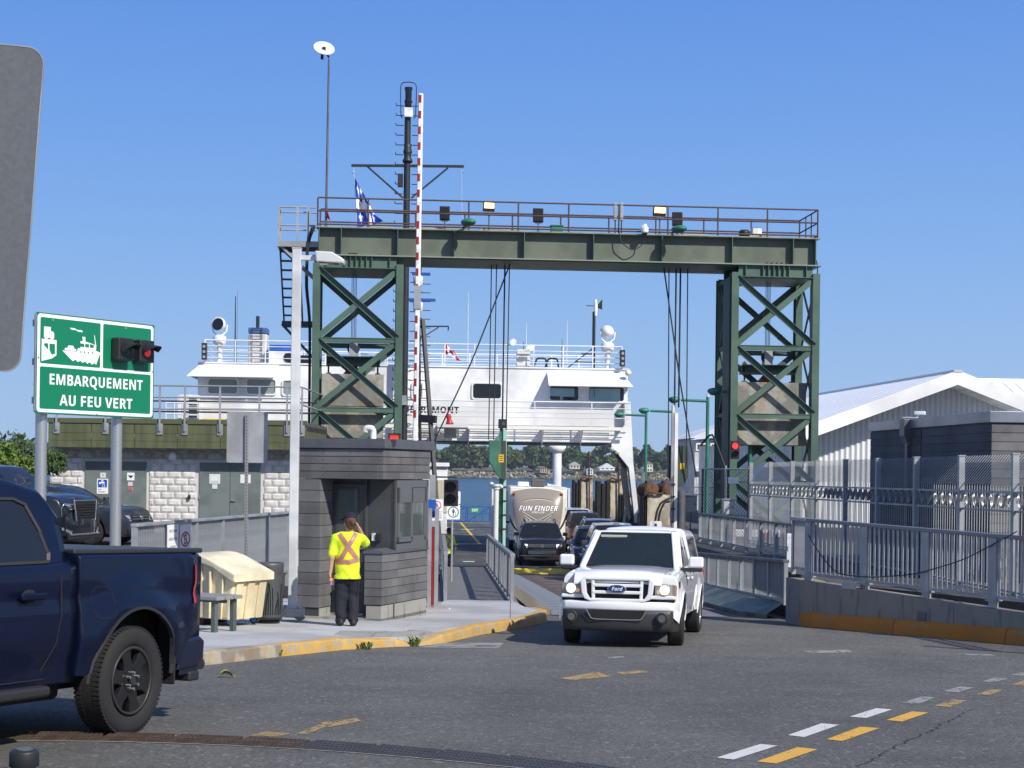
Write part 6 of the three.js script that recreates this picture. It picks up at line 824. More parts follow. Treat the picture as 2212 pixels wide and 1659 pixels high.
  for (const [u, lit, lab] of [[.675, 0], [.86, 1]]) { const g = new THREE.Group(); g.name = 'signal_lamp'; g.position.set(u * w, y0 + hgt * .70, 0); t.add(g); new MB().box(-.135, .135, -.145, .145, .01, .15, .02).build('housing', A.black, g);
    const vs = grid(16, 4, (q, v) => { const an = mixf(.35, Math.PI - .1, q), r = .11; return [r * Math.cos(an), r * Math.sin(an) - .01 - .04 * v, .14 + .23 * v * (.1 + .9 * Math.sin(an))]; }); const vm = mat([.012, .012, .013], .55, 0, { side: true }); meshOf(vs, 'visor', vm, g);
    new MB().add(new THREE.SphereGeometry(.10, 20, 8, 0, 6.3, 0, 1.2), place([0, -.01, .11], [Math.PI / 2, 0, 0], [1, .5, 1])).build('lens', lit ? mat([.5, .02, .02], .3, 0, { em: [.9, .04, .04], ei: .45 }) : mat([.015, .07, .04], .3), g); g.userData.label = lit ? 'red lamp with visor' : 'unlit green lamp with visor'; }
  for (const [u, v] of [[.13, .93], [.74, .93], [.5, .02], [.02, .55], [.98, .5]]) new MB().disc([u * w, y0 + v * hgt, .004], .012, .01, [Math.PI / 2, 0, 0], 10).build('bolt', A.galv, t);
}
{ // service building of split-face blocks
  const zb = 48, p = at(105, 1155, zb), t = thing('service_building', 'low white block building with olive fascia, grey-green doors and roof railing', 'building', V(p.x, yardY(0, 48), p.z), -.004); const L = (px, py, z = 0) => onZ(t, px, py, z);
  const xr = L(668, 1000)[0], H = 3.3; const yf0 = L(400, 969, .57)[1], yf1 = L(400, 905.5, .57)[1];
  new MB().box(.02, xr - .02, 0, yf0 + .3, -6, -.065).build('wall', mat([.62, .60, .56], .95), t);
  // blocks: courses of 20 cm, half-bond, rough faces in a few variants
  const bw = .4, bh = .2, vs = []; for (let k = 0; k < 6; k++) { const g = grid(7, 4, (u, v) => { const e = Math.min(u, 1 - u) < .01 || Math.min(v, 1 - v) < .01; return [(u - .5) * (bw - .008), (v - .5) * (bh - .008), e ? .009 : .016 + .026 * fbm(u * .9 + k * .13, v * .5 + k * .3, 5, 3, 200 + k)]; }); const q = g.toNonIndexed(); q.computeVertexNormals(); metricUV(q); vs.push(q); }
  const half = vs.slice(0, 2).map((g) => { const q = g.clone(); q.scale(.5, 1, 1); return q; }); const bm = [.66, .70, .62].map((k) => mat([k, k * .97, k * .92], .95, 0, { map: 'cloud', s: .8, lift: 1.1 }));
  const doors = [[L(180, 1000)[0], L(320, 1000)[0]], [L(427, 1000)[0], L(567, 1000)[0]]], dh = L(250, 993)[1]; let n = 0;
  for (let j = 0; j * bh < yf0 + .12; j++) for (let x = (j % 2 ? -.0 : -.2); x < xr; x += bw) { const y = j * bh + bh / 2; let x0 = Math.max(0, x), x1 = Math.min(xr, x + bw); for (const [a, b] of doors) if (y < dh + .02) { if (x0 < b && x1 > a) { if (x0 < a && x1 > a) x1 = Math.min(x1, a - .03); else if (x1 > b && x0 < b) x0 = Math.max(x0, b + .03); else x0 = x1; } } if (x1 - x0 < .06) continue; const full = x1 - x0 > .39; const m = meshOf(vs[(n * 5 + j) % 6], 'block', bm[(n * 7 + j * 3) % 3], t); m.position.set((x0 + x1) / 2, y, -.06); if (!full) m.scale.x = (x1 - x0) / bw; n++; }
  new MB().box(-.05, xr + .05, dh + .05, dh + .22, -.1, .03).build('lintel_course', mat([.5, .48, .45], .95, 0, { map: 'stain', s: .8 }), t);
  // fascia of olive metal
  const fa = mat([.105, .118, .055], .55, 0, { map: 'streak', s: .35, lift: 1.15 }); const fx0 = L(104, 930, .57)[0], fx1 = L(662, 930, .57)[0]; const nP = 6; for (let k = 0; k < nP; k++) { const a = mixf(fx0, fx1, k / nP), b = mixf(fx0, fx1, (k + 1) / nP); new MB().box(a + .006, b - .006, yf0, yf1 - .15, .53, .57, .006).box(a + .006, b - .006, yf0 + .20, yf0 + .215, .57, .578).box(a + .006, b - .006, yf0 + .42, yf0 + .435, .57, .578).build('fascia_panel', fa, t); } new MB().box(fx0 - .02, fx1 + .02, yf1 - .145, yf1, .5, .6, .01).build('fascia_cap', mat([.10, .11, .05], .5), t); new MB().box(fx0, fx1, yf0 - .0, yf0 + .03, -.1, .53).build('soffit', mat([.3, .29, .25], .9), t); new MB().box(fx0, fx1, yf1 - .3, yf1 - .05, -6, .5).build('roof', A.galvDark, t); new MB().box(fx1 - .04, fx1, yf0, yf1 - .15, -6, .53).build('fascia_side', fa, t);
  // doors
  const dm = mat([.155, .185, .175], .5, 0, { map: 'cloud', s: .5 }), fr = mat([.10, .115, .11], .5);
  doors.forEach(([a, b], i) => { new MB().box(a, b, 0, dh, -.12, -.07).build('door_frame', fr, t); const m = (a + b) / 2; const l1 = new MB().box(a + .05, m - .008, .02, dh - .05, -.07, -.03, .004).build('door', dm, t), l2 = new MB().box(m + .008, b - .05, .02, dh - .05, -.07, -.03, .004).build('door', dm, t); for (const y of [.3, 1.0, 1.8]) for (const x of [a + .055, b - .055]) new MB().box(x - .015, x + .015, y, y + .1, -.03, -.02).build('hinge', A.galv, x < m ? l1 : l2); const lx = i ? m + .07 : m + .08; new MB().tube([lx, .98, -.03], [lx, .98, .02], .02).bar([lx, .98, .015], [lx + .12, .98, .015], .02, .02).build('handle', A.steel, l2); });
  const q = (txt, x0, y0, x1, y1, fg, bg, o) => { const a = L(x0, y0, 0), b = L(x1, y1, 0), w = b[0] - a[0], h = a[1] - b[1]; new MB().box(a[0], b[0], b[1], a[1], -.028, -.02).build('notice', A.whiteP, t); plateOf(w * .96, h * .97, textMesh(txt, w, h, fg, bg, o), 'notice_print', t, [(a[0] + b[0]) / 2, (a[1] + b[1]) / 2, -.018]); };
  q('', 209, 1034, 233, 1067, '#fff', '#f4f4f2', { pw: 256, draw: (x, w, h) => { x.fillStyle = '#f1f1ee'; x.fillRect(0, 0, w, h); x.fillStyle = '#1646b5'; x.fillRect(w * .08, h * .05, w * .84, h * .53); x.fillStyle = '#fff'; x.fillRect(w * .3, h * .2, w * .4, h * .1); x.fillRect(w * .2, h * .2, w * .12, h * .16); x.fillRect(w * .45, h * .12, w * .08, h * .1); x.fillRect(w * .38, h * .1, w * .22, h * .04); x.strokeStyle = '#fff'; x.lineWidth = 8; x.strokeRect(w * .5, h * .38, w * .22, h * .16); x.fillStyle = '#222'; x.font = 'bold ' + h * .12 + 'px sans-serif'; x.textAlign = 'left'; x.fillText('EAU', w * .1, h * .72); x.fillText('POTABLE', w * .1, h * .88); } });
  q('', 216, 1021, 228, 1032, '#555', '#d8dad8', { draw: (x, w, h) => { x.fillStyle = '#d8dad8'; x.fillRect(0, 0, w, h); x.fillStyle = '#666'; x.fillRect(w * .4, h * .3, w * .2, h * .3); } }); q('', 274, 1021, 290, 1038, '#222', '#eee', { draw: (x, w, h) => { x.fillStyle = '#eee'; x.fillRect(0, 0, w, h); x.fillStyle = '#101230'; x.beginPath(); x.moveTo(w * .1, h * .35); x.lineTo(w * .9, h * .35); x.lineTo(w * .5, h * .75); x.fill(); } }); q('', 276, 1041, 286, 1050, '#844', '#d6cccb', {}); q('', 277, 1053, 286, 1060, '#b33', '#c65e5e', {});
  q('', 452, 1024, 475, 1045, '#999', '#dfe0de', { draw: (x, w, h) => { x.fillStyle = '#e2e3e1'; x.fillRect(0, 0, w, h); x.strokeStyle = '#9a9a9a'; x.lineWidth = 10; x.strokeRect(w * .12, h * .1, w * .76, h * .6); x.fillStyle = '#999'; x.fillRect(w * .1, h * .8, w * .8, h * .08); } }); q('', 458, 1046, 469, 1056, '#999', '#d9dad8', {}); q('', 519, 1025, 541, 1044, '#aaa', '#e6e6e4', {});
  { const a = L(372, 984, .1); new MB().lathe([[0, -.14], [.1, -.13], [.12, 0], [.08, .1], [0, .1]], place([a[0], a[1], .08])).build('wall_lamp', A.whiteP, t); const b = L(409, 1074, .0); new MB().box(b[0] - .03, b[0] + .03, b[1] - .06, b[1] + .06, -.02, .05).build('socket', A.black, t); }
  // roof railing, two rails on posts bolted to the fascia
  const gy = (px, py) => L(px, py, .62); const r0 = L(330, 832, .62)[0] - 3.4, r1 = L(652, 836, .62)[0], ry1 = gy(450, 834)[1]; for (const y of [ry1, ry1 - .33, ry1 - .66]) new MB().tube([r0, y, .62], [r1, y, .62], .024, 8).build('guard_rail', A.galv, t); for (const px of [122, 228, 345, 399, 475, 560, 620, 652]) { const x = gy(px, 900)[0]; new MB().box(x - .025, x + .025, yf1 - .35, ry1, .6, .65).build('rail_post', A.galv, t); new MB().box(x - .085, x + .085, yf1 - .45, yf1 - .05, .58, .60).build('post_plate', A.galv, t); }
  for (const y of [ry1, ry1 - .5]) new MB().tube([r1, y, .62], [r1, y, -5], .024, 8).build('guard_rail', A.galv, t);
  for (const y of [ry1 - .3, ry1 - .62]) new MB().tube([r0, y, -3], [r1, y, -3], .024, 8).build('guard_rail', A.cable, t);
}
{ // bush and trees beyond the building corner
  const r = rnd(44); const leaf = new THREE.BufferGeometry(); { const P = []; for (const [a, b, c] of [[[-.5, 0, 0], [0, .12, .22], [.5, 0, 0]], [[-.5, 0, 0], [.5, 0, 0], [0, .12, -.22]]]) P.push(...a, ...b, ...c); leaf.setAttribute('position', new THREE.Float32BufferAttribute(P, 3)); leaf.computeVertexNormals(); metricUV(leaf); }
  const lm = mat([.10, .17, .03], .75, 0, { side: true, vc: true }), lm2 = mat([.045, .085, .025], .8, 0, { side: true, vc: true });
  function tree(px, py, z, h, W, m, label, n, ls, seed) { const q = rnd(seed), p = at(px, py, z); p.y = -.36; const t = thing('shrub_tree', label, 'tree', p); const tk = new MB(); tk.tube([0, 0, 0], [.1, h * .5, 0], .12, 8, .06); for (let k = 0; k < 6; k++) { const a = k * 1.05; tk.tube([.05, h * (.2 + .05 * k), 0], [Math.cos(a) * W * .6, h * (.5 + .06 * k), Math.sin(a) * W * .6], .04, 6, .015); } tk.build('trunk', mat([.1, .08, .06], .9), t);
    const base = leaf.attributes.position.array, P = new Float32Array(n * 18), C = new Float32Array(n * 18), M = new THREE.Matrix4(), w = V(0, 0, 0), lobes = []; for (let k = 0; k < 16; k++) lobes.push([V((q() - .5) * 1.7 * W, h * (.18 + .7 * q()), (q() - .5) * 1.7 * W), W * (.25 + .28 * q())]);
    for (let i = 0; i < n; i++) { const [o, R] = lobes[i % 16], v = V(q() - .5, q() - .5, q() - .5).normalize().multiplyScalar(R * Math.pow(q(), .4)), s = ls * (.6 + .8 * q()), k = .6 + .8 * q(), kr = k * (.8 + .5 * q()); M.compose(o.clone().add(v), new THREE.Quaternion().setFromEuler(new THREE.Euler(q() * 6, q() * 6, q() * 6)), V(s, s, s)); for (let j = 0; j < 6; j++) { w.set(base[j * 3], base[j * 3 + 1], base[j * 3 + 2]).applyMatrix4(M); P.set([w.x, w.y, w.z], i * 18 + j * 3); C.set([kr, k, k * .8], i * 18 + j * 3); } }
    const g = new THREE.BufferGeometry(); g.setAttribute('position', new THREE.BufferAttribute(P, 3)); g.setAttribute('color', new THREE.BufferAttribute(C, 3)); g.computeVertexNormals(); metricUV(g); meshOf(g, 'crown', m, t); }
  tree(18, 1060, 44, 2.5, 1.1, lm, 'bright green leafy bush at the left edge beyond the dark blue pickup', 5200, .16, 5); tree(58, 1060, 46, 2.4, .8, lm2, 'dark green bush beside the left corner of the block building', 3600, .16, 6); tree(-60, 1060, 60, 2.5, 2.2, lm2, 'taller dark tree behind the bright bush at the far left edge', 5200, .26, 8);
}
// long vertical-bar fence builder: a, b world points at its foot
function barFence(name, label, a, b, h, o) { const d = b.clone().sub(a), len = Math.hypot(d.x, d.z), yaw = Math.atan2(-d.z, d.x), t = thing(name, label, 'fence', a, yaw); const rise = d.y / len; const m = o.m || A.galv, Y = (x) => rise * x;
  new MB().bar([-.02, h - .03, 0], [len + .02, h - .03 + Y(len), 0], o.rail || .09, o.railH || .05, .012).build('top_rail', o.railM || m, t); new MB().bar([0, o.gap || .12, 0], [len, (o.gap || .12) + Y(len), 0], .05, .05).build('bottom_rail', m, t);
  const np = Math.round(len / (o.post || 1.4)); for (let i = 0; i <= np; i++) { const x = len * i / np; new MB().box(x - (o.pw || .06) / 2, x + (o.pw || .06) / 2, Y(x) - (o.foot || 0), h - .06 + Y(x), -.035, .035).build('post', m, t); if (o.base) new MB().box(x - .09, x + .09, Y(x), Y(x) + .02, -.09, .09).build('base_plate', m, t); }
  const pitch = o.pitch || .11, n = Math.floor(len / pitch), g = new THREE.BoxGeometry(o.bar || .04, h - .06 - (o.gap || .12), o.bt || .012); metricUV(g); const list = []; for (let i = 1; i < n; i++) list.push(len * i / n); const near = o.parts ?? 290; list.forEach((x, i) => { if (i < near) { const q = meshOf(g, 'picket', m, t); q.position.set(x, Y(x) + (h - .06 + (o.gap || .12)) / 2, 0); if (o.tw) q.rotation.y = o.tw; } }); return t; }
{ // fence along the yard edge
  const a = at(291, 1130, 25.2), b = at(622, 1105, 33.4); a.y = b.y = -.56; a.y = -.56;
  barFence('bar_fence', 'grey steel bar fence between the car park and the pavement, beside the booth', a, b, 1.30, { pitch: .07, bar: .035, bt: .01, post: 1.45, pw: .09, gap: .1, foot: .2, m: A.galv, rail: .12 });
  const c = at(622, 1105, 33.4), d = at(700, 1106, 33.6); c.y = d.y = -.6; barFence('bar_fence', 'short dark bar fence piece filling the gap between lamp post and booth', c, d, 1.32, { pitch: .07, bar: .03, bt: .01, post: .7, pw: .07, m: A.galvDark });
  const dir = b.clone().sub(a).normalize();
  for (const [px0, px1, label, draw] of [[358, 382, 'white notice of three printed lines tied to the left end of the grey fence', (x, w, h) => { x.fillStyle = '#f3f3f1'; x.fillRect(0, 0, w, h); x.fillStyle = '#222'; x.font = 'bold ' + h * .13 + 'px sans-serif'; x.textAlign = 'center'; x.textBaseline = 'middle'; ['TOUT FUMER', 'À MOINS DE 9 MÈTRES', 'INTERDIT'].forEach((s, i) => { const m = x.measureText(s).width; x.save(); x.translate(w / 2, h * (.22 + .28 * i)); x.scale(Math.min(1, .8 * w / m), 1); x.fillText(s, 0, 0); x.restore(); }); }], [385, 409, 'white sign with red ring and slashed symbol tied to the grey fence', (x, w, h) => { x.fillStyle = '#f3f3f1'; x.fillRect(0, 0, w, h); x.save(); x.translate(w / 2, h * .5); x.scale(1, h / w * .62); x.strokeStyle = '#c01f26'; x.lineWidth = w * .1; x.beginPath(); x.arc(0, 0, w * .38, 0, 7); x.stroke(); x.lineWidth = w * .07; x.beginPath(); x.moveTo(-w * .27, -w * .27); x.lineTo(w * .27, w * .27); x.stroke(); x.restore(); x.strokeStyle = '#333'; x.lineWidth = w * .06; x.strokeRect(w * .42, h * .36, w * .16, h * .28); }]]) {
    const f = (px) => { let lo = 0, hi = 1; for (let i = 0; i < 40; i++) { const m = (lo + hi) / 2, p = a.clone().lerp(b, m), q = CX + p.x / -p.z * F; q < px - 1 ? lo = m : hi = m; } return a.clone().lerp(b, lo); };
    const A0 = f(px0), B0 = f(px1), w = A0.distanceTo(B0), yt = at(px0, 1134, -A0.z).y, yb = at(px0, 1198, -A0.z).y; const n = V(-dir.z, 0, dir.x).multiplyScalar(1); if (n.z < 0) n.negate(); const t = thing('notice_sign', label, 'sign', A0.clone().addScaledVector(n, .05), Math.atan2(-dir.z, dir.x)); t.position.y = yb; new MB().box(0, w, 0, yt - yb, -.008, 0).build('panel', A.whiteP, t); plateOf(w * .97, (yt - yb) * .98, textMesh('', w, yt - yb, '#000', '#fff', { draw, pw: 256 }), 'print', t, [w / 2, (yt - yb) / 2, .002]); }
}
{ // pale lamp post with flat luminaire
  const p = at(632, 1331, 25.2), t = thing('street_lamp', 'square off-white lamp post with a flat sideways lamp head, in front of the booth', 'street lamp', p, .02); const L = (px, py, z = 0) => onZ(t, px, py, z); const h = L(642, 538)[1]; const m = mat([.60, .61, .62], .42, 0, { map: 'cloud', s: .5 });
  new MB().box(-.067, .067, .12, h, -.067, .067, .012).build('pole', m, t); new MB().box(-.17, .17, .0, .13, -.17, .17, .01).build('base', A.galv, t); new MB().box(.067, .075, .75, 1.0, -.03, .03).build('hand_hole', m, t); for (const [x, z] of [[-.13, -.13], [.13, -.13], [.13, .13], [-.13, .13]]) new MB().disc([x, .145, z], .018, .03, [0, 0, 0], 8).build('anchor_bolt', A.steel, t); new MB().box(-.072, .072, h, h + .015, -.072, .072).build('cap', m, t);
  const a = L(652, 552), b = L(682, 560); new MB().box(.06, b[0] + .03, b[1] - .02, a[1] - .0, -.04, .04, .01).build('arm', m, t); const c = L(746, 556); new MB().prism([[b[0], a[1] + .06], [b[0] + .25, a[1] + .05], [c[0] - .05, b[1] + .02], [c[0], b[1] - .02], [c[0] - .02, b[1] - .07], [b[0] + .02, b[1] - .05]], -.14, .14, .02).build('lamp_head', m, t); new MB().box(b[0] + .06, c[0] - .1, b[1] - .072, b[1] - .055, -.1, .1).build('lamp_glass', A.roomGlass, t);
}
{ // back of a sign on a perforated post
  const p = at(531, 1300, 25.6), t = thing('road_sign', 'blank grey back of a square sign on a perforated post beside the fence', 'sign', V(p.x, -.62, p.z), .08); const L = (px, py, z = 0) => onZ(t, px, py, z); const a = L(490, 889), b = L(577, 1000); const s = roundRect(b[0] - a[0], a[1] - b[1], .03, (a[0] + b[0]) / 2, (a[1] + b[1]) / 2);
  new MB().shape(s, -.05, -.046).build('panel', mat([.36, .37, .38], .45, .3, { map: 'cloud', s: .8 }), t); const c = L(533, 893)[0] , d = L(531, 1200)[0]; const pm = mat([.28, .28, .28], .5, .4); new MB().bar([d, 0, -.02], [c, L(533, 895)[1], -.02], .05, .05, .004).build('post', pm, t); const hl = new MB(); for (let y = .5; y < L(533, 900)[1]; y += .05) hl.disc([mixf(d, c, y / L(533, 895)[1]), y, .0065], .009, .003, [Math.PI / 2, 0, 0], 8); const hm = hl.build('post_hole', A.cable, t); hm.userData.kind = 'stuff';
}
{ // bench
  const p = at(468, 1366, 22.6); p.y = roadY(p.z) + .15; const t = thing('bench', 'small grey flat bench on the pavement behind the blue pickup', 'bench', p, -.5); const g = mat([.10, .12, .11], .55, .1, { map: 'cloud', s: 1 }); for (const z of [-.19, 0, .19]) new MB().box(-.85, .22, .44, .49, z - .085, z + .085, .01).build('seat_slat', mat([.27, .27, .26], .5, .1), t); for (const [x, z] of [[.12, .2], [.12, -.2], [-.72, .2], [-.72, -.2]]) new MB().box(x - .035, x + .035, 0, .44, z - .035, z + .035, .005).build('leg', g, t); new MB().box(-.75, .15, .39, .44, -.03, .03).build('rail', g, t);
}
{ // cream grit bin on wheels
  const p = at(492, 1352, 24.1); p.y = roadY(p.z) + .16; const t = thing('grit_bin', 'cream plastic grit bin with slanted lid standing on the pavement', 'bin', p, -.55); const c = mat([.72, .62, .40], .5, 0, { map: 'cloud', s: .6, lift: 1.1 }); const dirt = c;
  const w = .36, d = .38; const b = new MB(); // body widening upward; front (+x) low, back high
  const prof = [[-.32, .10], [.34, .10], [.42, .66], [.1, .82], [-.36, .93]]; new MB().prism(prof, -d, d, .03).build('body', c, t); for (const z of [-.25, .0, .25]) new MB().prism([[.34, .10], [.37, .10], [.455, .62], [.42, .66]], z - .07, z + .07, .01).build('rib', c, t); for (const [x, k] of [[-.2, .86], [.02, .78], [.22, .7]]) new MB().bar([x * .85, .11, d + .012], [x, k, d + .02], .03, .10, .012).build('rib', c, t);
  new MB().prism([[-.45, .90], [-.44, 1.0], [-.36, 1.03], [-.22, 1.02], [-.05, .98], [.50, .76], [.50, .65], [.45, .64], [.08, .83], [-.2, .90]], -d - .06, d + .06, .025).build('lid', mat([.77, .69, .48], .42, 0, { map: 'cloud', s: .6 }), t); new MB().sphere([-.4, .95, d + .06], .02).build('lid_pin', A.rustSteel, t);
  for (const z of [-.26, .26]) { new MB().disc([.28, .075, z], .075, .05, [Math.PI / 2, 0, 0], 20).build('wheel', A.rubber, t); new MB().disc([.28, .075, z + .02], .045, .025, [Math.PI / 2, 0, 0], 16).build('wheel_hub', mat([.03, .2, .6], .4), t); } new MB().box(-.32, -.2, 0, .1, -.3, .3).build('foot', A.black, t);
}
{ // round dark litter bin with cut-out grass pattern
  const p = at(579, 1351, 24.6); p.y = roadY(p.z) + .15; const t = thing('litter_bin', 'round dark grey metal litter bin with cut-out grass blades', 'litter bin', p, -.15); const m = mat([.085, .09, .095], .5, .3, { map: 'cloud', s: 1 }); new MB().lathe([[0, .06], [.205, .06], [.212, .12], [.22, .86], [.225, .89], [.2, .895], [.19, .86], [0, .84]], null, 40).build('body', m, t); new MB().lathe([[0, 0], [.17, 0], [.17, .06], [0, .06]], null, 24).build('base', A.black, t);
  new MB().box(-.17, .10, .73, .86, .12, .235, .015).build('opening_frame', m, t); new MB().box(-.145, .075, .75, .84, .225, .238).build('opening', A.dark || mat([.01, .01, .01], 1), t); const r = rnd(9); for (let k = 0; k < 17; k++) { const a = -1.25 + k * .155, h = .15 + .36 * r(), le = (r() - .5) * .3; const pts = []; for (let i = 0; i <= 6; i++) { const f = i / 6, an = a + le * f * f; pts.push([(.2185 + .004 * f) * Math.sin(an), .14 + h * f, (.2185 + .004 * f) * Math.cos(an)]); } new MB().path(pts, .0065, 4, 12).build('cut_out_blade', mat([.012, .013, .014], .9), t); }
}
// ---------------------------------------------------------------- booth, barrier, signals, railings
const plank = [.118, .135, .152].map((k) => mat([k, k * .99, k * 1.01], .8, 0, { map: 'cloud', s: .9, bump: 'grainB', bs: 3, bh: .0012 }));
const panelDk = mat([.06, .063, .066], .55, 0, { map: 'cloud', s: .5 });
{
  const c = at(823, 1329, 25.5), t = thing('ticket_booth', 'dark grey plank-clad booth with recessed door, side window and flat overhanging roof', 'booth', V(c.x, roadY(c.z) + .15, c.z), -.33); const Z = (px, py, z = 0) => onZ(t, px, py, z), X = (px, py, x = 0) => onX(t, px, py, x);
  const xl = Z(642, 1300)[0], yR0 = Z(829, 1036)[1], yR1 = Z(829, 948)[1], zr = X(851, 1150)[0], zb = X(922, 1200)[0], yS = Z(823, 1308)[1]; const S = .02; let k = 0; const pm = () => plank[(k++ * 5 + (k >> 1)) % 3];
  // roof band: cap, four courses front and sides
  new MB().box(xl - .04, .06, yR1 - .15, yR1, zb - .12, .06, .01).build('roof_cap', mat([.13, .135, .145], .4, .4, { map: 'cloud', s: .6 }), t); new MB().box(xl, .0, yR0 + .01, yR1 - .15, zb - .05, .0).build('roof', panelDk, t);
  const ch = (yR1 - .16 - yR0) / 4; for (let i = 0; i < 4; i++) { const y = yR0 + i * ch; new MB().box(xl - .02, .022, y + .005, y + ch - .005, .003, .022, .003).build('plank', pm(), t); const n = 3; for (let j = 0; j < n; j++) new MB().box(.003, .022, y + .005, y + ch - .005, mixf(0, zb - .05, j / n) - .004, mixf(0, zb - .05, (j + 1) / n) + .004, .003).build('plank', pm(), t); new MB().box(xl - .04, xl - .004, y + .005, y + ch - .005, zb, .02).build('plank', pm(), t); for (const u of [.3, .62, .97]) new MB().disc([mixf(xl, 0, u), y + ch * .5, .023], .008, .006, [Math.PI / 2, 0, 0], 6).build('screw', A.cable, t); }
  // left pillar
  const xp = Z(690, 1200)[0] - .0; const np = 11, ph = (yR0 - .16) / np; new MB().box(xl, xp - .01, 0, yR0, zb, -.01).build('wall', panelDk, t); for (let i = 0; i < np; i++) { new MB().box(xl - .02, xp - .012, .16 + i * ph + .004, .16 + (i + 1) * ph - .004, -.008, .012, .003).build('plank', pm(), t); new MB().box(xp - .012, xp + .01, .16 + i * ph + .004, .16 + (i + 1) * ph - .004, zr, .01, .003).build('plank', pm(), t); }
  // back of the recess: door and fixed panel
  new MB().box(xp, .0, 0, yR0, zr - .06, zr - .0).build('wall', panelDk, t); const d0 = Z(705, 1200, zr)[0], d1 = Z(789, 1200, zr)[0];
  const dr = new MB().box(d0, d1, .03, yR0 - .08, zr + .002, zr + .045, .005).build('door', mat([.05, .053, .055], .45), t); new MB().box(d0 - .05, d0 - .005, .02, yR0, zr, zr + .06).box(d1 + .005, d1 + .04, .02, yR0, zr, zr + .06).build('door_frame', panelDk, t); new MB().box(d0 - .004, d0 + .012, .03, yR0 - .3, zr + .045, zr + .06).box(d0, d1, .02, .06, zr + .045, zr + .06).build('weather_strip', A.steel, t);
  { const a = Z(731, 1055, zr), b = Z(776, 1120, zr), w = new MB().box(a[0] - .02, b[0] + .02, b[1] - .35, a[1] + .02, zr + .04, zr + .055, .004).build('door_window', panelDk, dr); new MB().box(a[0] + .02, b[0] - .02, b[1] - .3, a[1] - .02, zr + .0555, zr + .059).build('pane', A.roomGlass, dr); new MB().tube([d1 - .1, .98, zr + .06], [d1 - .1, 1.16, zr + .06], .012).tube([d1 - .1, 1.07, zr + .06], [d1 + .02, 1.09, zr + .08], .01).build('handle', A.steel, dr); new MB().box(d1 - .2, d1 - .1, 1.3, 1.42, zr + .046, zr + .05).build('sticker', mat([.5, .45, .45], .6), dr); }
  { const a = Z(808, 1160, zr); new MB().box(a[0] - .03, a[0] + .03, a[1] - .06, a[1] + .06, zr, zr + .03, .004).build('switch_box', A.whiteP, t); new MB().box(a[0] + .05, a[0] + .12, a[1] - .07, a[1] + .06, zr, zr + .06, .01).build('switch_box', A.black, t); }
  // low pier and side wall
  const xq = Z(789, 1250)[0], yC = Z(823, 1186)[1], nw = 6, wh = (yC - yS - .08) / nw; new MB().box(xq, -.004, yS, yC - .08, zr, -.004).box(-.1, -.004, yS, yC - .08, zb, zr).build('wall', panelDk, t); for (let i = 0; i < nw; i++) { const y = yS + i * wh; new MB().box(xq - .01, .014, y + .004, y + wh - .004, -.002, .014, .003).build('plank', pm(), t); for (let j = 0; j < 3; j++) new MB().box(-.002, .014, y + .004, y + wh - .004, mixf(0, zb, j / 3) - .003, mixf(0, zb, (j + 1) / 3) + .003, .003).build('plank', pm(), t); }
  new MB().prism([[xq - .03, yC - .08], [.03, yC - .08], [.03, yC - .04], [(xq) / 2, yC], [xq - .03, yC - .04]], zr + .0, .03, .004).build('pier_cap', A.galvDark, t); new MB().box(-.1, .035, yC - .08, yC - .04, zb, zr).build('sill', A.galvDark, t);
  new MB().box(xq + .02, -.0, -.2, yS - .01, zb, -.0).box(xl, xp, -.2, .15, zb, -.02).build('plinth', A.concrete, t);
  // side window: frame, two sashes, panes
  const yw0 = yC - .04, yw1 = yR0 - .005; const P = (px) => X(px, 1150)[0]; const zA = P(851), zB = P(925); new MB().box(-.06, .0, yw0, yw1, zA - .10, zA).box(-.06, .0, yw0, yw1, zB, zB + .08).box(-.06, .0, yw1 - .12, yw1, zB, zA).box(-.06, .0, yw0, yw0 + .12, zB, zA).build('window_frame', mat([.12, .125, .13], .5), t);
  const zm = (zA + zB) / 2; for (const [a, b, o] of [[zA - .1, zm + .02, .03], [zm - .0, zB + .08, -.01]]) { const f = new MB().box(o - .03, o, yw0 + .12, yw1 - .12, a - .06, a).box(o - .03, o, yw0 + .12, yw1 - .12, b, b + .06).box(o - .03, o, yw1 - .36, yw1 - .12, b, a).box(o - .03, o, yw0 + .12, yw0 + .2, b, a).build('sash', mat([.12, .125, .13], .5), t); new MB().box(o - .02, o - .012, yw0 + .2, yw1 - .36, b + .06, a - .06).build('pane', A.glass, f); }
  new MB().box(xl + .1, -.12, .4, yR0, zb + .02, zb + .05).build('wall', panelDk, t); new MB().box(-.5, -.12, .8, .9, zb + .1, zr - .15).build('counter', A.whiteP, t); new MB().box(xl, 0, -.02, .03, zb, 0).build('floor', A.concrete, t); for (let i = 0; i < 4; i++) new MB().box(-.4, -.36, .95, 1.3 + .1 * (i % 2), zb + .2 + i * .25, zb + .36 + i * .25).build('leaflet_rack', i % 2 ? A.red : A.whiteP, t);
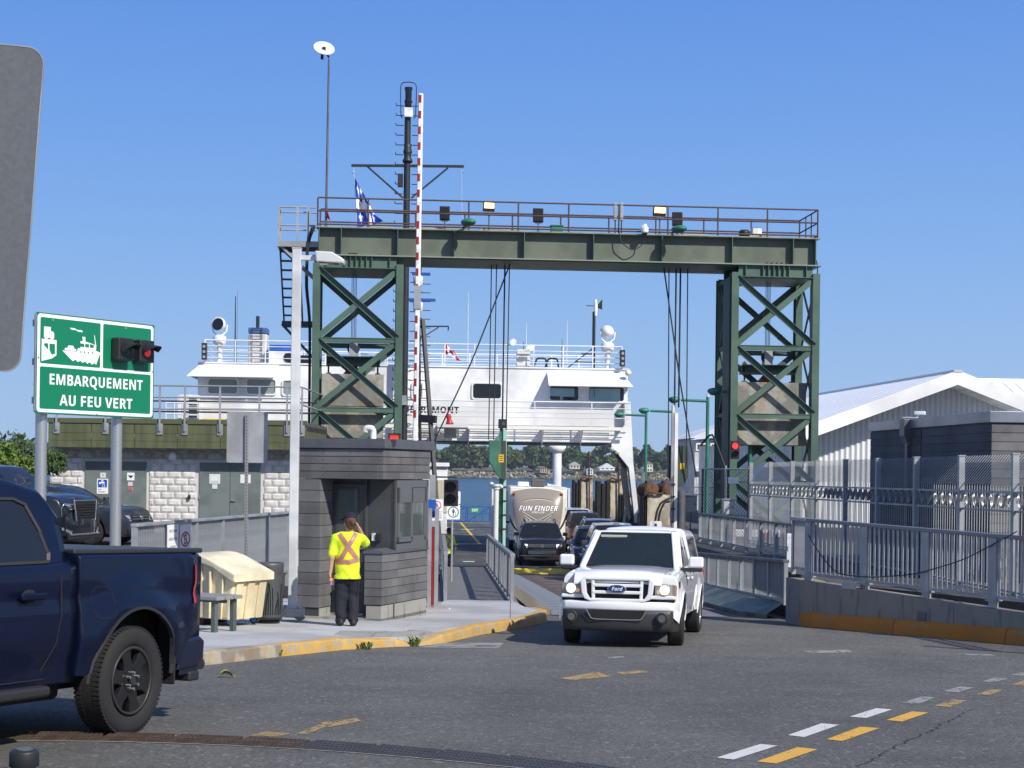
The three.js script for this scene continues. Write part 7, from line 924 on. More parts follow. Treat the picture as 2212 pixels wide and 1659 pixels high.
  for (const [px, py] of [[806, 944], [843, 944]]) { const a = Z(px, py, -.4); if (px < 820) { const v = thing('roof_vent', 'small white bent vent pipe on the booth roof', 'vent', t.localToWorld(V(a[0], yR1, -.4)), -.33); new MB().path([[0, 0, 0], [0, .12, 0], [-.02, .17, .02], [-.1, .17, .04], [-.12, .12, .04]], .05, 10, 20).build('pipe', A.whiteP, v); } else { const v = thing('signal_lamp', 'red lit lamp box on the booth roof in front of the left tower', 'signal lamp', t.localToWorld(V(Z(852, 944, -.2)[0], yR1 - .0, -.2)), 0); new MB().box(-.09, .09, .06, .09, -.08, .1).box(-.09, -.07, 0, .08, -.08, .08).box(.07, .09, 0, .08, -.08, .08).build('hood', A.black, v); new MB().box(-.068, .068, .002, .06, -.07, .06, .01).build('lens', mat([.7, .03, .02], .3, 0, { em: [1, .06, .04], ei: .9 }), v); } }
}
{ // raised barrier arm
  const p = at(897, 1015, 28.6); p.y = -1; const t = thing('barrier_arm', 'raised red and white striped barrier arm behind the booth, taller than the gantry', 'barrier', p, 0); const L = (px, py) => onZ(t, px, py, 0); const a = L(897, 945), b = L(909.5, 202); const dir = V(b[0] - a[0], b[1] - a[1], 0).normalize(), len = Math.hypot(b[0] - a[0], b[1] - a[1]); const P = (s) => V(a[0] + dir.x * s, a[1] + dir.y * s, 0);
  new MB().bar(P(-1.3), P(len), .09, .085, .02).build('arm', A.whiteP, t); const off = V(-.016, 0, .046); for (let s = len - .035, i = 0; s > .3; s -= .27, i++) { const e = s - .13; new MB().bar(P(s).add(off), P(e).add(off), .004, .05).build('red_band', mat([.28, .012, .016], .5), t); } for (const m of t.children) if (m.name === 'red_band') m.rotation.y = 0; new MB().box(-.35, .1, -.1, .95, -.25, .25, .03).build('cabinet', mat([.6, .3, .03], .5), t); new MB().bar(P(2.2), P(2.6), .125, .11).build('clamp', A.galv, t);
}
function symbolSign(name, label, px0, py0, px1, py1, z, draw, yaw = 0) { const a = at(px0, py0, z), b = at(px1, py1, z), w = b.x - a.x, h = a.y - b.y, t = thing(name, label, 'sign', V(a.x, b.y, a.z), yaw); new MB().shape(roundRect(w, h, .025, w / 2, h / 2), -.008, 0).build('panel', A.whiteP, t); plateOf(w * .96, h * .97, textMesh('', w, h, '#000', '#fff', { draw, pw: 256 }), 'print', t, [w / 2, h / 2, .002]); return t; }
const man = (x, cx, cy, s) => { x.beginPath(); x.arc(cx, cy - s * .8, s * .16, 0, 7); x.fill(); x.fillRect(cx - s * .17, cy - s * .6, s * .34, s * .75); x.fillRect(cx - s * .15, cy + .1 * s, s * .11, s * .8); x.fillRect(cx + s * .04, cy + .1 * s, s * .11, s * .8); x.fillRect(cx - s * .32, cy - s * .58, s * .1, s * .6); x.fillRect(cx + s * .22, cy - s * .58, s * .1, s * .6); };
symbolSign('pedestrian_sign', 'white no-pedestrians sign with red ring and lines of text, right of the booth', 930, 1078, 957, 1125, 31.5, (x, w, h) => { x.fillStyle = '#f2f2f2'; x.fillRect(0, 0, w, h); x.fillStyle = '#222'; man(x, w * .5, h * .30, h * .15); x.strokeStyle = '#c3262c'; x.lineWidth = w * .07; x.beginPath(); x.arc(w / 2, h * .29, w * .33, 0, 7); x.stroke(); x.beginPath(); x.moveTo(w * .27, h * .17); x.lineTo(w * .73, h * .41); x.stroke(); x.fillStyle = '#444'; x.font = 'bold ' + h * .085 + 'px sans-serif'; x.textAlign = 'center'; ['ATTENDRE LE', 'SIGNAL DE', 'PLACIER AVANT', "L'EMBARQUEMENT"].forEach((s, i) => x.fillText(s, w / 2, h * (.58 + .1 * i), w * .9)); });
{ const t = symbolSign('pedestrian_sign', 'white sign with green ring and walking figure on a pole by the footway', 965, 1090, 993.5, 1122.5, 33.4, (x, w, h) => { x.fillStyle = '#f2f2f2'; x.fillRect(0, 0, w, h); x.strokeStyle = '#1d7a4c'; x.lineWidth = w * .075; x.beginPath(); x.arc(w / 2, h * .5, w * .39, 0, 7); x.stroke(); x.fillStyle = '#1a1a1a'; man(x, w * .5, h * .52, h * .28); x.fillRect(w * .64, h * .45, w * .03, h * .35); }); new MB().tube([.11, -1.25, -.03], [.11, .25, -.03], .022).build('pole', A.galv, t); }
symbolSign('prohibition_sign', 'white sign with red ring half hidden behind the black traffic light', 974, 1061, 994.5, 1089.5, 33.6, (x, w, h) => { x.fillStyle = '#f2f2f2'; x.fillRect(0, 0, w, h); x.strokeStyle = '#c3262c'; x.lineWidth = w * .09; x.beginPath(); x.arc(w * .42, h * .5, w * .36, 0, 7); x.stroke(); });
function trafficLight(name, label, px0, py0, px1, py1, z, lit, yaw = 0) { const a = at(px0, py0, z), b = at(px1, py1, z), w = b.x - a.x, h = a.y - b.y, t = thing(name, label, 'traffic light', V((a.x + b.x) / 2, b.y, a.z), yaw); new MB().box(-w / 2, w / 2, 0, h, -.2, 0, .015).build('housing', A.black, t); for (const [v, on] of [[.73, lit === 'top'], [.27, 0]]) { const g = new MB().disc([0, v * h, .005], w * .36, .02, [Math.PI / 2, 0, 0], 24).build('lens', on ? mat([.8, .03, .03], .3, 0, { em: [1, .05, .05], ei: 1.6 }) : mat([.025, .012, .01], .25), t); const vs = grid(16, 3, (q, u) => { const an = mixf(-.2, Math.PI + .2, q), r = w * .39; return [r * Math.cos(an), v * h + r * Math.sin(an), .0 + .2 * u * (.4 + .6 * Math.max(0, Math.sin(an)))]; }); meshOf(vs, 'visor', mat([.03, .028, .024], .5, 0, { side: true }), t); } return t; }
{ const t = trafficLight('traffic_light', 'black unlit two-lamp traffic light right of the booth', 959, 1036, 989, 1094, 32, ''); new MB().bar([-.36, .56, -.12], [.1, .56, -.12], .03, .03).build('bracket', A.black, t); new MB().box(-.42, -.30, -1.95, .60, -.16, -.05).build('post', A.galv, t); }
trafficLight('traffic_light', 'two-lamp traffic light with red lit, fixed to the left column of the right tower', 1579, 952, 1597, 992, 52.2, 'top');
{ const t = thing('pipe_stand', 'galvanized stand carrying upright red and blue pipes at the back corner of the booth', 'pipe stand', at(936, 1242, 29.5)); t.position.y = -.85; const L = (px, py, z = 0) => onZ(t, px, py, z); for (const [px, w] of [[929, .07], [944, .07]]) { const q = L(px, 1100); new MB().box(q[0] - w / 2, q[0] + w / 2, 0, L(px, 1098)[1], -.05, .02).build('upright', A.galv, t); } const r0 = L(936.5, 1138), r1 = L(936.5, 1240); new MB().tube([r0[0], .05, -.03], [r0[0], r0[1], -.03], .035).build('red_pipe', A.red, t); const b0 = L(931, 1106); new MB().box(b0[0] - .06, b0[0] + .08, b0[1] - .1, b0[1] + .22, -.2, -.1).build('blue_panel', A.blue, t); new MB().tube([L(941, 1140)[0], .1, -.1], [L(941, 1140)[0], 1.0, -.1], .03).build('blue_pipe', A.blue, t); const k = L(937, 1255); new MB().box(k[0] - .2, k[0] + .22, -.45, .02, -.3, .2, .01).build('concrete_foot', A.concrete, t); new MB().tube([k[0] + .28, -.45, .1], [k[0] + .28, .02, .1], .025).build('drain_pipe', A.whiteP, t); }
{ const { ax, fy, yR } = RAMP; const P = (x, d, y) => V(x + ax(d), y, -d); const rm = mat([.30, .315, .335], .5, .35, { map: 'cloud', s: .7 });
  barFence('ramp_railing', 'grey steel railing on the right edge of the footway down to the ferry', P(.12, 33, fy(33)), P(.12, 49, fy(49)), .97, { pitch: .17, bar: .05, bt: .012, post: 1.55, pw: .11, rail: .10, railH: .07, m: rm, gap: .1 });
  barFence('ramp_railing', 'grey steel railing on the left edge of the footway behind the booth', P(-1.2, 32.8, fy(33)), P(-1.2, 47, fy(47)), 1.0, { pitch: .17, bar: .05, bt: .012, post: 1.55, pw: .11, rail: .10, railH: .07, m: rm, gap: .1 });
  barFence('ramp_railing', 'low grey railing along the right side of the ramp roadway, below the upper railing', V(4.95, yR(30) + .28, -30), V(3.9, yR(59) + .28, -59), .82, { pitch: .13, bar: .03, bt: .01, post: 1.5, pw: .08, rail: .12, railH: .06, m: A.galv, railM: A.galvDark, gap: .08 });
  { const lo = scene.children.find((c) => c.userData.label && c.userData.label.startsWith('low grey railing')); new MB().box(.05, 1.55, .12, .74, .02, .035).box(1.6, 3.1, .12, .74, .02, .035).build('cover_panel', A.galvDark, lo); }
  const up = barFence('dock_railing', 'grey bar railing on the quay edge right of the ramp, above the lower railing', V(6.05, -.29, -35.8), V(5.36, -.36, -47.4), .83, { pitch: .15, bar: .03, bt: .01, post: 1.7, pw: .16, rail: .1, m: A.galv, railM: A.galvDark });
}
// ---------------------------------------------------------------- right side
{ // concrete wall with orange kerb and bar fence
  const P0 = ground(1697, 1345), P1 = ground(1736, 1352), B = ground(2212, 1393), dir = B.clone().sub(P1).setY(0).normalize(); const E = P1.clone().addScaledVector(dir, 12.5), n = V(dir.z, 0, -dir.x); if (n.x > 0) n.negate();
  const t = thing('concrete_wall', 'low concrete retaining wall with orange painted kerb at right', 'wall', V(P1.x, 0, P1.z), Math.atan2(-dir.z, dir.x)); const inv = (p) => t.worldToLocal(p.clone()); t.updateMatrixWorld(true); const topY = (x) => -.20 - .036 * x; const len = 12.5;
  const wm = mat([.29, .27, .235], .92, 0, { map: 'concrete', s: .5, lift: 1.1, bump: 'lumpB', bs: .7, bh: .008 }); const sgs = [[0, 3.4], [3.41, 7.4], [7.41, len]]; for (const [a, b] of sgs) { const g = new THREE.BoxGeometry(b - a, 1, .3, 6, 4, 1); const p = g.attributes.position; for (let i = 0; i < p.count; i++) { const x = p.getX(i) + (a + b) / 2, v = p.getY(i) + .5; p.setXYZ(i, x, mixf(-1.4, topY(x), v), p.getZ(i) - .15); } g.computeVertexNormals(); metricUV(g); meshOf(g, 'wall_section', wm, t); }
  const q = inv(P0); { const g = new MB(); g.prism([[0, 0], [q.x, -q.z], [q.x + .3, -q.z + .35], [.2, .3]], -1.4, topY(0) - .0, 0, new THREE.Matrix4().makeBasis(V(1, 0, 0), V(0, 0, -1), V(0, 1, 0))); g.build('wall_end', wm, t); }
  const om = mat([1, 1, 1], .8, 0, { bump: 'lumpB', bs: 1.5, bh: .006 }); om.map = tex(512, (u, v) => { const w = sstep(.60, .70, .5 * fbm(u, v, 8, 5, 301) + .5 * fbm(u, v, 40, 3, 303)), k = .85 + .3 * (fbm(u, v, 5, 4, 305) - .5); return [mixf(.50 * k, .22, w), mixf(.19 * k, .2, w), mixf(.022 * k, .16, w)]; }, true);
  for (const [a, b] of [[-.02, 2.2], [2.21, 4.5], [4.51, 7], [7.01, 9.6], [9.61, len]]) { const g = grid(16, 4, (u, v) => { const x = mixf(a, b, u), y0 = roadY(-(28.3 - x * .82)) ; const pr = [[.10, -.03], [.085, .12], [.06, .20], [.03, .235], [-.0, .24]][Math.round(v * 4)]; return [x, y0 + pr[1] + .008 * (fbm(x / 13, .5, 60, 3, 7) - .5), pr[0] + .006 * (fbm(x / 13, .2, 90, 2, 9) - .5)]; }, (u, v) => [mixf(a, b, u) * .5, v * .2]); meshOf(g, 'kerb_stone', om, t); }
  { const x = 2.75; new MB().box(x - .09, x + .09, topY(x) - .42, topY(x) - .2, -.0, .02, .004).build('cover_plate', A.galvDark, t); const x2 = 1.1; new MB().box(x2 - .17, x2 + .17, topY(x2) - .02, topY(x2) + .08, -.0, .012).build('marker_plate', A.galv, t); }
  const fa = t.localToWorld(V(-.05, topY(0) + .06, -.14)), fb = t.localToWorld(V(12.3, topY(12.3) + .16, -.14)); fb.y = fa.y - .30; const f = barFence('bar_fence', 'tall grey bar fence on top of the concrete wall at right with a drooping cable', fa, fb, 1.0, { pitch: .105, bar: .038, bt: .012, post: 1.4, pw: .14, rail: .13, railH: .06, m: A.galv, railM: mat([.2, .21, .225], .5, .3), gap: .06, foot: .1, base: true });
  // level top rail: fence grows to the right as the wall falls
  new MB().path([[.05, .72, .06], [.35, .42, .07], [.8, .12, .07], [1.6, .10, .07], [2.6, .22, .07], [3.6, .5, .07], [4.6, .95, .06]], .009, 5, 50).build('drooping_cable', A.cable, f);
  { const r0 = inv(P0); const w0 = t.localToWorld(V(r0.x + .05, topY(0) + .06, r0.z - .12)); barFence('bar_fence', 'short return of the bar fence at the left end of the concrete wall', w0, fa.clone(), 1.0, { pitch: .05, bar: .03, bt: .012, post: .6, pw: .06, rail: .13, railH: .06, m: A.galv }); }
}
function climbFence(name, label, a, b, h, o = {}) { const d = b.clone().sub(a), len = Math.hypot(d.x, d.z), yaw = Math.atan2(-d.z, d.x), rise = d.y / len, Y = (x) => rise * x, t = thing(name, label, 'fence', a, yaw), m = o.m || A.galv, s = o.side || 1; const ht = h - .62;
  const np = Math.round(len / 2.6); for (let i = 0; i <= np; i++) { const x = len * i / np; new MB().box(x - .05, x + .05, Y(x) - .2, h - .02 + Y(x), -.05, .05).box(x - .06, x + .06, h - .02 + Y(x), h + .0 + Y(x), -.06, .06).build('post', m, t); }
  for (const y of [ht, ht - .30, .15]) new MB().bar([0, y, 0], [len, y + Y(len), 0], .035, .035).build('rail', m, t);
  const pk = new MB(); pk.box(-.006, .006, .1, ht + .12, -.006, .006).bar([0, ht + .12, 0], [0, h + .0, s * .40], .012, .012); const g = pk.geo(), pitch = o.pitch || .13, n = Math.floor(len / pitch); const use = Math.min(n, o.max || 290); for (let i = 1; i < use; i++) { const x = len - len * i / n; const q = meshOf(g, 'picket', m, t); q.position.set(x, Y(x), .02 * s); }
  if (!o.plain) { const sc = new MB(); const pts = []; for (let k = 0; k <= 12; k++) { const u = k / 12, an = mixf(-2.2, 2.2, u); pts.push(u < .5 ? [-.10 + .06 * Math.cos(an * 2.2 + 2), -.27 + .27 * u * 2 - .13, .03] : [.10 - .06 * Math.cos(-an * 2.2 + 2), -.27 + .27 * (u * 2 - 1) + .0, .03]); } const cur = new THREE.CatmullRomCurve3([[-.17, -.07], [-.19, -.16], [-.13, -.24], [-.06, -.2], [0, -.12], [.06, -.04], [.13, -.01], [.18, -.08], [.16, -.16]].map((p) => V(p[0], p[1] - .015, .0))); const fr = cur.getPoints(22); for (let i = 0; i < fr.length - 1; i++) sc.bar(fr[i], fr[i + 1], .05, .008); const sg = sc.geo(); const ns = Math.floor(len / .42); for (let i = 0; i < ns; i++) { const q = meshOf(sg, 'scroll', m, t); q.position.set(.25 + i * .42, ht + Y(i * .42), .01); } }
  return t; }
climbFence('security_fence', 'high grey security fence with bent bar tops and scroll band before the dark building', V(6.74, -.43, -47), V(8.2, -.34, -21), 2.34, { side: -1 });
climbFence('security_fence', 'distant grey security fence across the quay behind the right guide post', V(5.6, -1.0, -71), V(8.6, -1.0, -70), 2.6, { side: 1, pitch: .16 });
{ // dark plank building at the right edge
  const c = V(8.48, -.35, -29.5), t = thing('plank_building', 'dark grey plank-clad building with metal parapet at the right edge', 'building', c, .075); const Z = (px, py, z = 0) => onZ(t, px, py, z), X = (px, py, x = 0) => onX(t, px, py, x); const H = Z(2141, 888)[1], zb = X(1881, 950)[0]; const n = 18, ph = (H - .22) / n; let k = 0; const plankShade = [.08, .088, .096].map((q) => mat([q, q, q * 1.02], .85, 0, { map: 'cloud', s: .5 }));  // left wall planks are darker: its shade is put into the colour
  new MB().box(.012, 9, -.5, H - .1, zb, -.012).build('wall', panelDk, t); const dx = Z(2212 - 18, 1000)[0];
  for (let i = 0; i < n; i++) { const y = i * ph; for (const [a, b] of [[0, .52], [.53, 1]]) new MB().box(-.006, .014, y + .005, y + ph - .005, mixf(0, zb, b), mixf(0, zb, a), .003).build('plank', plankShade[(k++ * 5) % 3], t); const top = y > H - 1.35; new MB().box(.0, top ? 9 : dx, y + .005, y + ph - .005, -.014, .008, .003).build('plank', plank[(k * 7) % 3], t); }
  new MB().box(-.05, 9, H - .2, H, zb - .05, .05, .008).build('parapet_cap', mat([.30, .32, .35], .3, .6, { map: 'cloud', s: .4 }), t);
  new MB().box(dx + .02, dx + 1.2, 0, H - 1.38, -.05, .0).build('doorway', A.dark || mat([.01, .01, .012], .8), t); new MB().box(dx - .03, dx + .02, 0, H - 1.36, -.05, .02).box(dx - .03, dx + 1.2, H - 1.42, H - 1.36, -.05, .02).build('door_frame', panelDk, t);
  const zd = X(1966, 960)[0]; new MB().box(-.09, -.006, 0, H - .5, zd - .07, zd + .07, .01).build('downspout', mat([.14, .145, .15], .4, .4), t); new MB().prism([[-.18, H - .02], [0, H - .02], [0, H - .55], [-.07, H - .55], [-.18, H - .35]], zd - .16, zd + .16, .005).build('rain_head', mat([.14, .145, .15], .4, .4), t);
  const cz = X(1985, 885)[0]; const cm = thing('bullet_camera', 'small white security camera on the parapet of the dark building', 'camera', t.localToWorld(V(-.02, H, cz)), 1.2); cm.scale.setScalar(.75); new MB().tube([0, 0, 0], [0, .12, 0], .02).build('mount', A.whiteP, cm); new MB().box(-.06, .06, .08, .18, -.1, .2, .02).build('housing', A.whiteP, cm); new MB().box(-.02, .02, .0, .03, -.4, 0).build('cable_duct', A.whiteP, cm);
}
{ // white gabled warehouse
  const a = at(2062, 800, 62), t = thing('warehouse', 'white corrugated warehouse with a broad gable roof behind the dark building', 'building', V(a.x, -1, a.z), .078); const Z = (px, py, z = 0) => onZ(t, px, py, z); const yA = Z(2062, 802)[1], yL = Z(1770, 908)[1], xL = Z(1770, 908)[0], sl = (yA - yL) / -xL, w = 5.7, yE = yA - sl * w, D = 20; const wh = mat([.83, .84, .85], .45, 0, { map: 'cloud', s: .1 }), ws = mat([.70, .72, .73], .5, 0, { map: 'streak', s: .3, lift: 1.1 });
  for (const s of [-1, 1]) { const g = new MB(); g.quad([0, yA, .35], [s * (w + .5), yE - .5 * sl, .35], [s * (w + .5), yE - .5 * sl, -D], [0, yA, -D]); g.quad([0, yA - .12, .33], [s * (w + .5), yE - .5 * sl - .12, .33], [s * (w + .5), yE - .5 * sl - .12, -D], [0, yA - .12, -D]); g.build('roof', mat([.83, .84, .85], .45, 0, { side: true }), t); new MB().prism([[0, yA + .02], [s * (w + .5), yE - .5 * sl + .02], [s * (w + .5), yE - .5 * sl - .52], [0, yA - .52]], .3, .38).build('barge_board', wh, t); for (let k = 0; k < 14; k++) { const z = -.8 - k * 1.4; new MB().bar([0, yA + .004, z], [s * (w + .48), yE - .48 * sl + .004, z], .05, .012).build('roof_seam', wh, t); } new MB().quad([0, yA - .53, .3], [s * w, yE - .53, .3], [s * w, yE - .53, -.9], [0, yA - .53, -.9]).build('soffit', ws, t); }
  new MB().box(-.16, .16, yA - .06, yA + .03, -D, .4).build('ridge_cap', mat([.6, .61, .63], .4, .3), t);
  const nx = 168, g = new MB(); { const P = [], I = []; for (let i = 0; i <= nx * 2; i++) { const x = mixf(-w, w, i / (nx * 2)), z = -.9 + .035 * Math.sin(i * Math.PI / 3); P.push(x, -1, z, x, yA - .5 - sl * Math.abs(x), z); if (i < nx * 2) { const q = i * 2; I.push(q, q + 2, q + 3, q, q + 3, q + 1); } } const b = new THREE.BufferGeometry(); b.setAttribute('position', new THREE.Float32BufferAttribute(P, 3)); b.setIndex(I); b.computeVertexNormals(); metricUV(b); meshOf(b, 'corrugated_wall', mat([.66, .68, .70], .5, 0, { side: true }), t); }
  for (const s of [-1, 1]) new MB().box(s * w - .05, s * w + .05, -1, yE - .5, -D, -.9).build('side_wall', ws, t);
  // cross wing to the right
  const b0 = Z(2090, 823, -8), b1 = Z(2330, 826, -8); const wing = new MB(); wing.quad([b0[0], b0[1], -8], [b0[0] + 26, b0[1], -8], [b0[0] + 26, b0[1] - 3.2, .5], [b0[0] - 2.5, b0[1] - 3.2, .5]); wing.build('wing_roof', mat([.83, .84, .85], .45, 0, { side: true }), t); for (let k = 0; k < 40; k++) { const x = b0[0] - 2 + k * .5; new MB().bar([x + 2, b0[1] + .01, -8], [x + 2, b0[1] - 3.19, .5], .09, .04).build('roof_seam', wh, t); } new MB().box(b0[0], b0[0] + 26, b0[1] - .05, b0[1] + .12, -8.2, -7.9).build('ridge_cap', wh, t); new MB().box(w + .6, b0[0] + 26, -1, b0[1] - 3.3, -.2, .2).build('wing_wall', ws, t);
}
{ // pale building behind the right tower
  const a = at(1500, 1040, 88), t = thing('terminal_building', 'pale grey building with window band and white sloped roof behind the right tower', 'building', V(a.x, -1, a.z), .05); const Z = (px, py, z = 0) => onZ(t, px, py, z); const y1 = Z(1530, 947)[1], x1 = Z(1690, 1000)[0], m = mat([.52, .54, .56], .6, 0, { map: 'cloud', s: .3 }); new MB().box(0, x1, 0, y1, -8, 0).build('wall', m, t); const y2 = Z(1557, 922)[1], xx = Z(1557, 922)[0]; new MB().prism([[-.3, y1], [x1 + .3, y1], [x1 + .3, y2 + 1.2], [xx, y2], [.5, y1 + .35]], -8.2, .3).build('roof', A.white, t); for (let i = 0; i < 4; i++) { const p = Z(1503 + i * 31, 974), q = Z(1530 + i * 31, 957), f = new MB().box(p[0], q[0], p[1], q[1], 0, .06).build('window', A.white, t); new MB().box(p[0] + .08, q[0] - .08, p[1] + .08, q[1] - .08, .06, .07).build('pane', A.roomGlass, f); } for (let i = 0; i < 5; i++) { const p = Z(1540 + i * 32, 1024), q = Z(1555 + i * 32, 998), f = new MB().box(p[0], q[0], p[1], q[1], 0, .06).build('window', A.white, t); new MB().box(p[0] + .06, q[0] - .06, p[1] + .06, q[1] - .06, .06, .07).build('pane', A.roomGlass, f); } new MB().box(0, x1, y1 - 1.75, y1 - 1.6, 0, .3).build('ledge', A.white, t);
}
{ // green quay lamps, receding
  for (const [px, py, hx, hy, z, lab] of [[1529, 857, 1447, 865, 60, 'green quay lamp with long arm standing left of the right tower'], [1454, 881, 1383, 880, 67, 'green quay lamp with its post behind the white guide post'], [1396, 890, 1330, 890, 73, 'farthest green quay lamp, beside the right leg of the ferry bridge'], [1622, 838, 1532, 843, 53.9, 'green quay lamp, only its head showing left of the right tower']]) { const p = at(px, py, z), h = at(hx, hy, z); const t = thing('quay_lamp', lab, 'street lamp', V(p.x, -1, p.z), .04); const y = p.y + 1, L = p.x - h.x; new MB().tube([0, 0, 0], [0, y, 0], .075, 10, .06).build('post', A.teal, t); new MB().tube([0, y - .16, 0], [-L + .4, y - .13 , 0], .05, 8).build('arm', A.teal, t); new MB().add(new THREE.SphereGeometry(1, 18, 12), place([-L + .15, y - .12, 0], [0, 0, 0], [.22, .11, .13])).build('lamp_head', A.teal, t); new MB().add(new THREE.SphereGeometry(1, 14, 8), place([-L + .13, y - .18, 0], [0, 0, 0], [.14, .08, .1])).build('lens', A.roomGlass, t); new MB().disc([0, y + .03, 0], .05, .07).build('cap', A.whiteP, t); }
}
const PIER = mat([.50, .475, .40], .95, 0, { map: 'stain', s: .5, lift: 1.2, bump: 'lumpB', bs: 1, bh: .02 });
{ // mooring piers with rubber fenders along the right of the ferry
  const list = [[1256, 1281, 1035, 1237, 96, 'farthest concrete pier with black fender, beside the trailer roof'], [1319, 1346, 1037, 1288, 89, 'tall concrete pier with wide black fender left of the ferry bridge leg'], [1349, 1391, 1068, 1338, 84, 'rough concrete pier half hidden by the white ferry leg'], [1399, 1449, 1068, 1387, 64, 'broad weathered concrete pier under the rusty drums, left of the white guide post']];
  list.forEach(([a, b, y, f, z, lab], i) => { const p = at(a, y, z), q = at(b, y, z), e = at(f, y, z); const t = thing('mooring_pier', lab, 'pier', V(p.x, WATER - .2, p.z), .05, null); const H = p.y - WATER + .2, w = q.x - p.x; const g = new THREE.BoxGeometry(w, H, 2.4, 6, 14, 4), P = g.attributes.position; for (let k = 0; k < P.count; k++) { const x = P.getX(k), yy = P.getY(k), zz = P.getZ(k), j = i > 1 ? .09 : .03; P.setXYZ(k, x + w / 2 + j * (hash(k, 1, i) - .5), yy + H / 2 + j * .8 * (hash(k, 2, i) - .5), zz - 1.2 + j * (hash(k, 3, i) - .5)); } g.computeVertexNormals(); metricUV(g); meshOf(g, 'concrete', PIER, t);
    const fw = p.x - e.x; for (let k = 0; k < 3; k++) new MB().box(-fw + k * fw / 3 + .02, -fw + (k + 1) * fw / 3 - .02, .5, H - (.05 + .14 * (k % 2)), -.9, .15, .04).build('rubber_fender', A.rubber, t); new MB().path([[-.1, H, .1], [.1, H + .1, .15], [.35, H + .02, .12], [.6, H + .06, .1]], .05, 6).build('chain', A.rustSteel, t); if (i < 3) new MB().tube([w * .75, H * .35, .15], [w * .6, H + 1.6 - i * .5, .15], .045, 8).build('rusty_pole', A.rustSteel, t); new MB().box(-.25, w + .1, H * .25, H * .34, -.2, .3, .03).build('ledge_beam', A.rustSteel, t); });
  for (const [px, py, r, lab] of [[1400, 1060, .5, 'large rusty drum fender lying on the broad pier'], [1436, 1057, .42, 'smaller rusty drum fender at the right of the broad pier']]) { const p = at(px, py, 64.6), t = thing('drum_fender', lab, 'fender', V(p.x, p.y - r * .62, p.z), .4); new MB().lathe([[0, -.4], [r * .55, -.4], [r * .62, -.34], [r * .62, .34], [r * .55, .4], [0, .4]], place([0, r * .62, 0], [Math.PI / 2, 0, 0]), 28).build('drum', A.rustSteel, t); new MB().path([[-r * .6, r * .9, .3], [-r * .64, r * .2, .35], [-r * .6, -.6, .35], [-r * .58, -1.2, .36]], .05, 6).build('chain', A.rubber, t); new MB().box(-.1, .12, r * 1.2, r * 1.4, -.1, .1).build('bracket', A.rustSteel, t); }
  { const p = at(1420, 1100, 62.3); const t = thing('hose', 'pair of black hoses drooping over the broad weathered pier', 'hose', p); for (const d of [0, .12]) new MB().path([[-.1 + d, -.6, 0], [-.02 + d, -.1, .02], [.15 + d, .25, 0], [.5, .42 - d, -.1], [.9, .45, -.2]], .045, 6, 24).build('tube', A.rubber, t); }
}
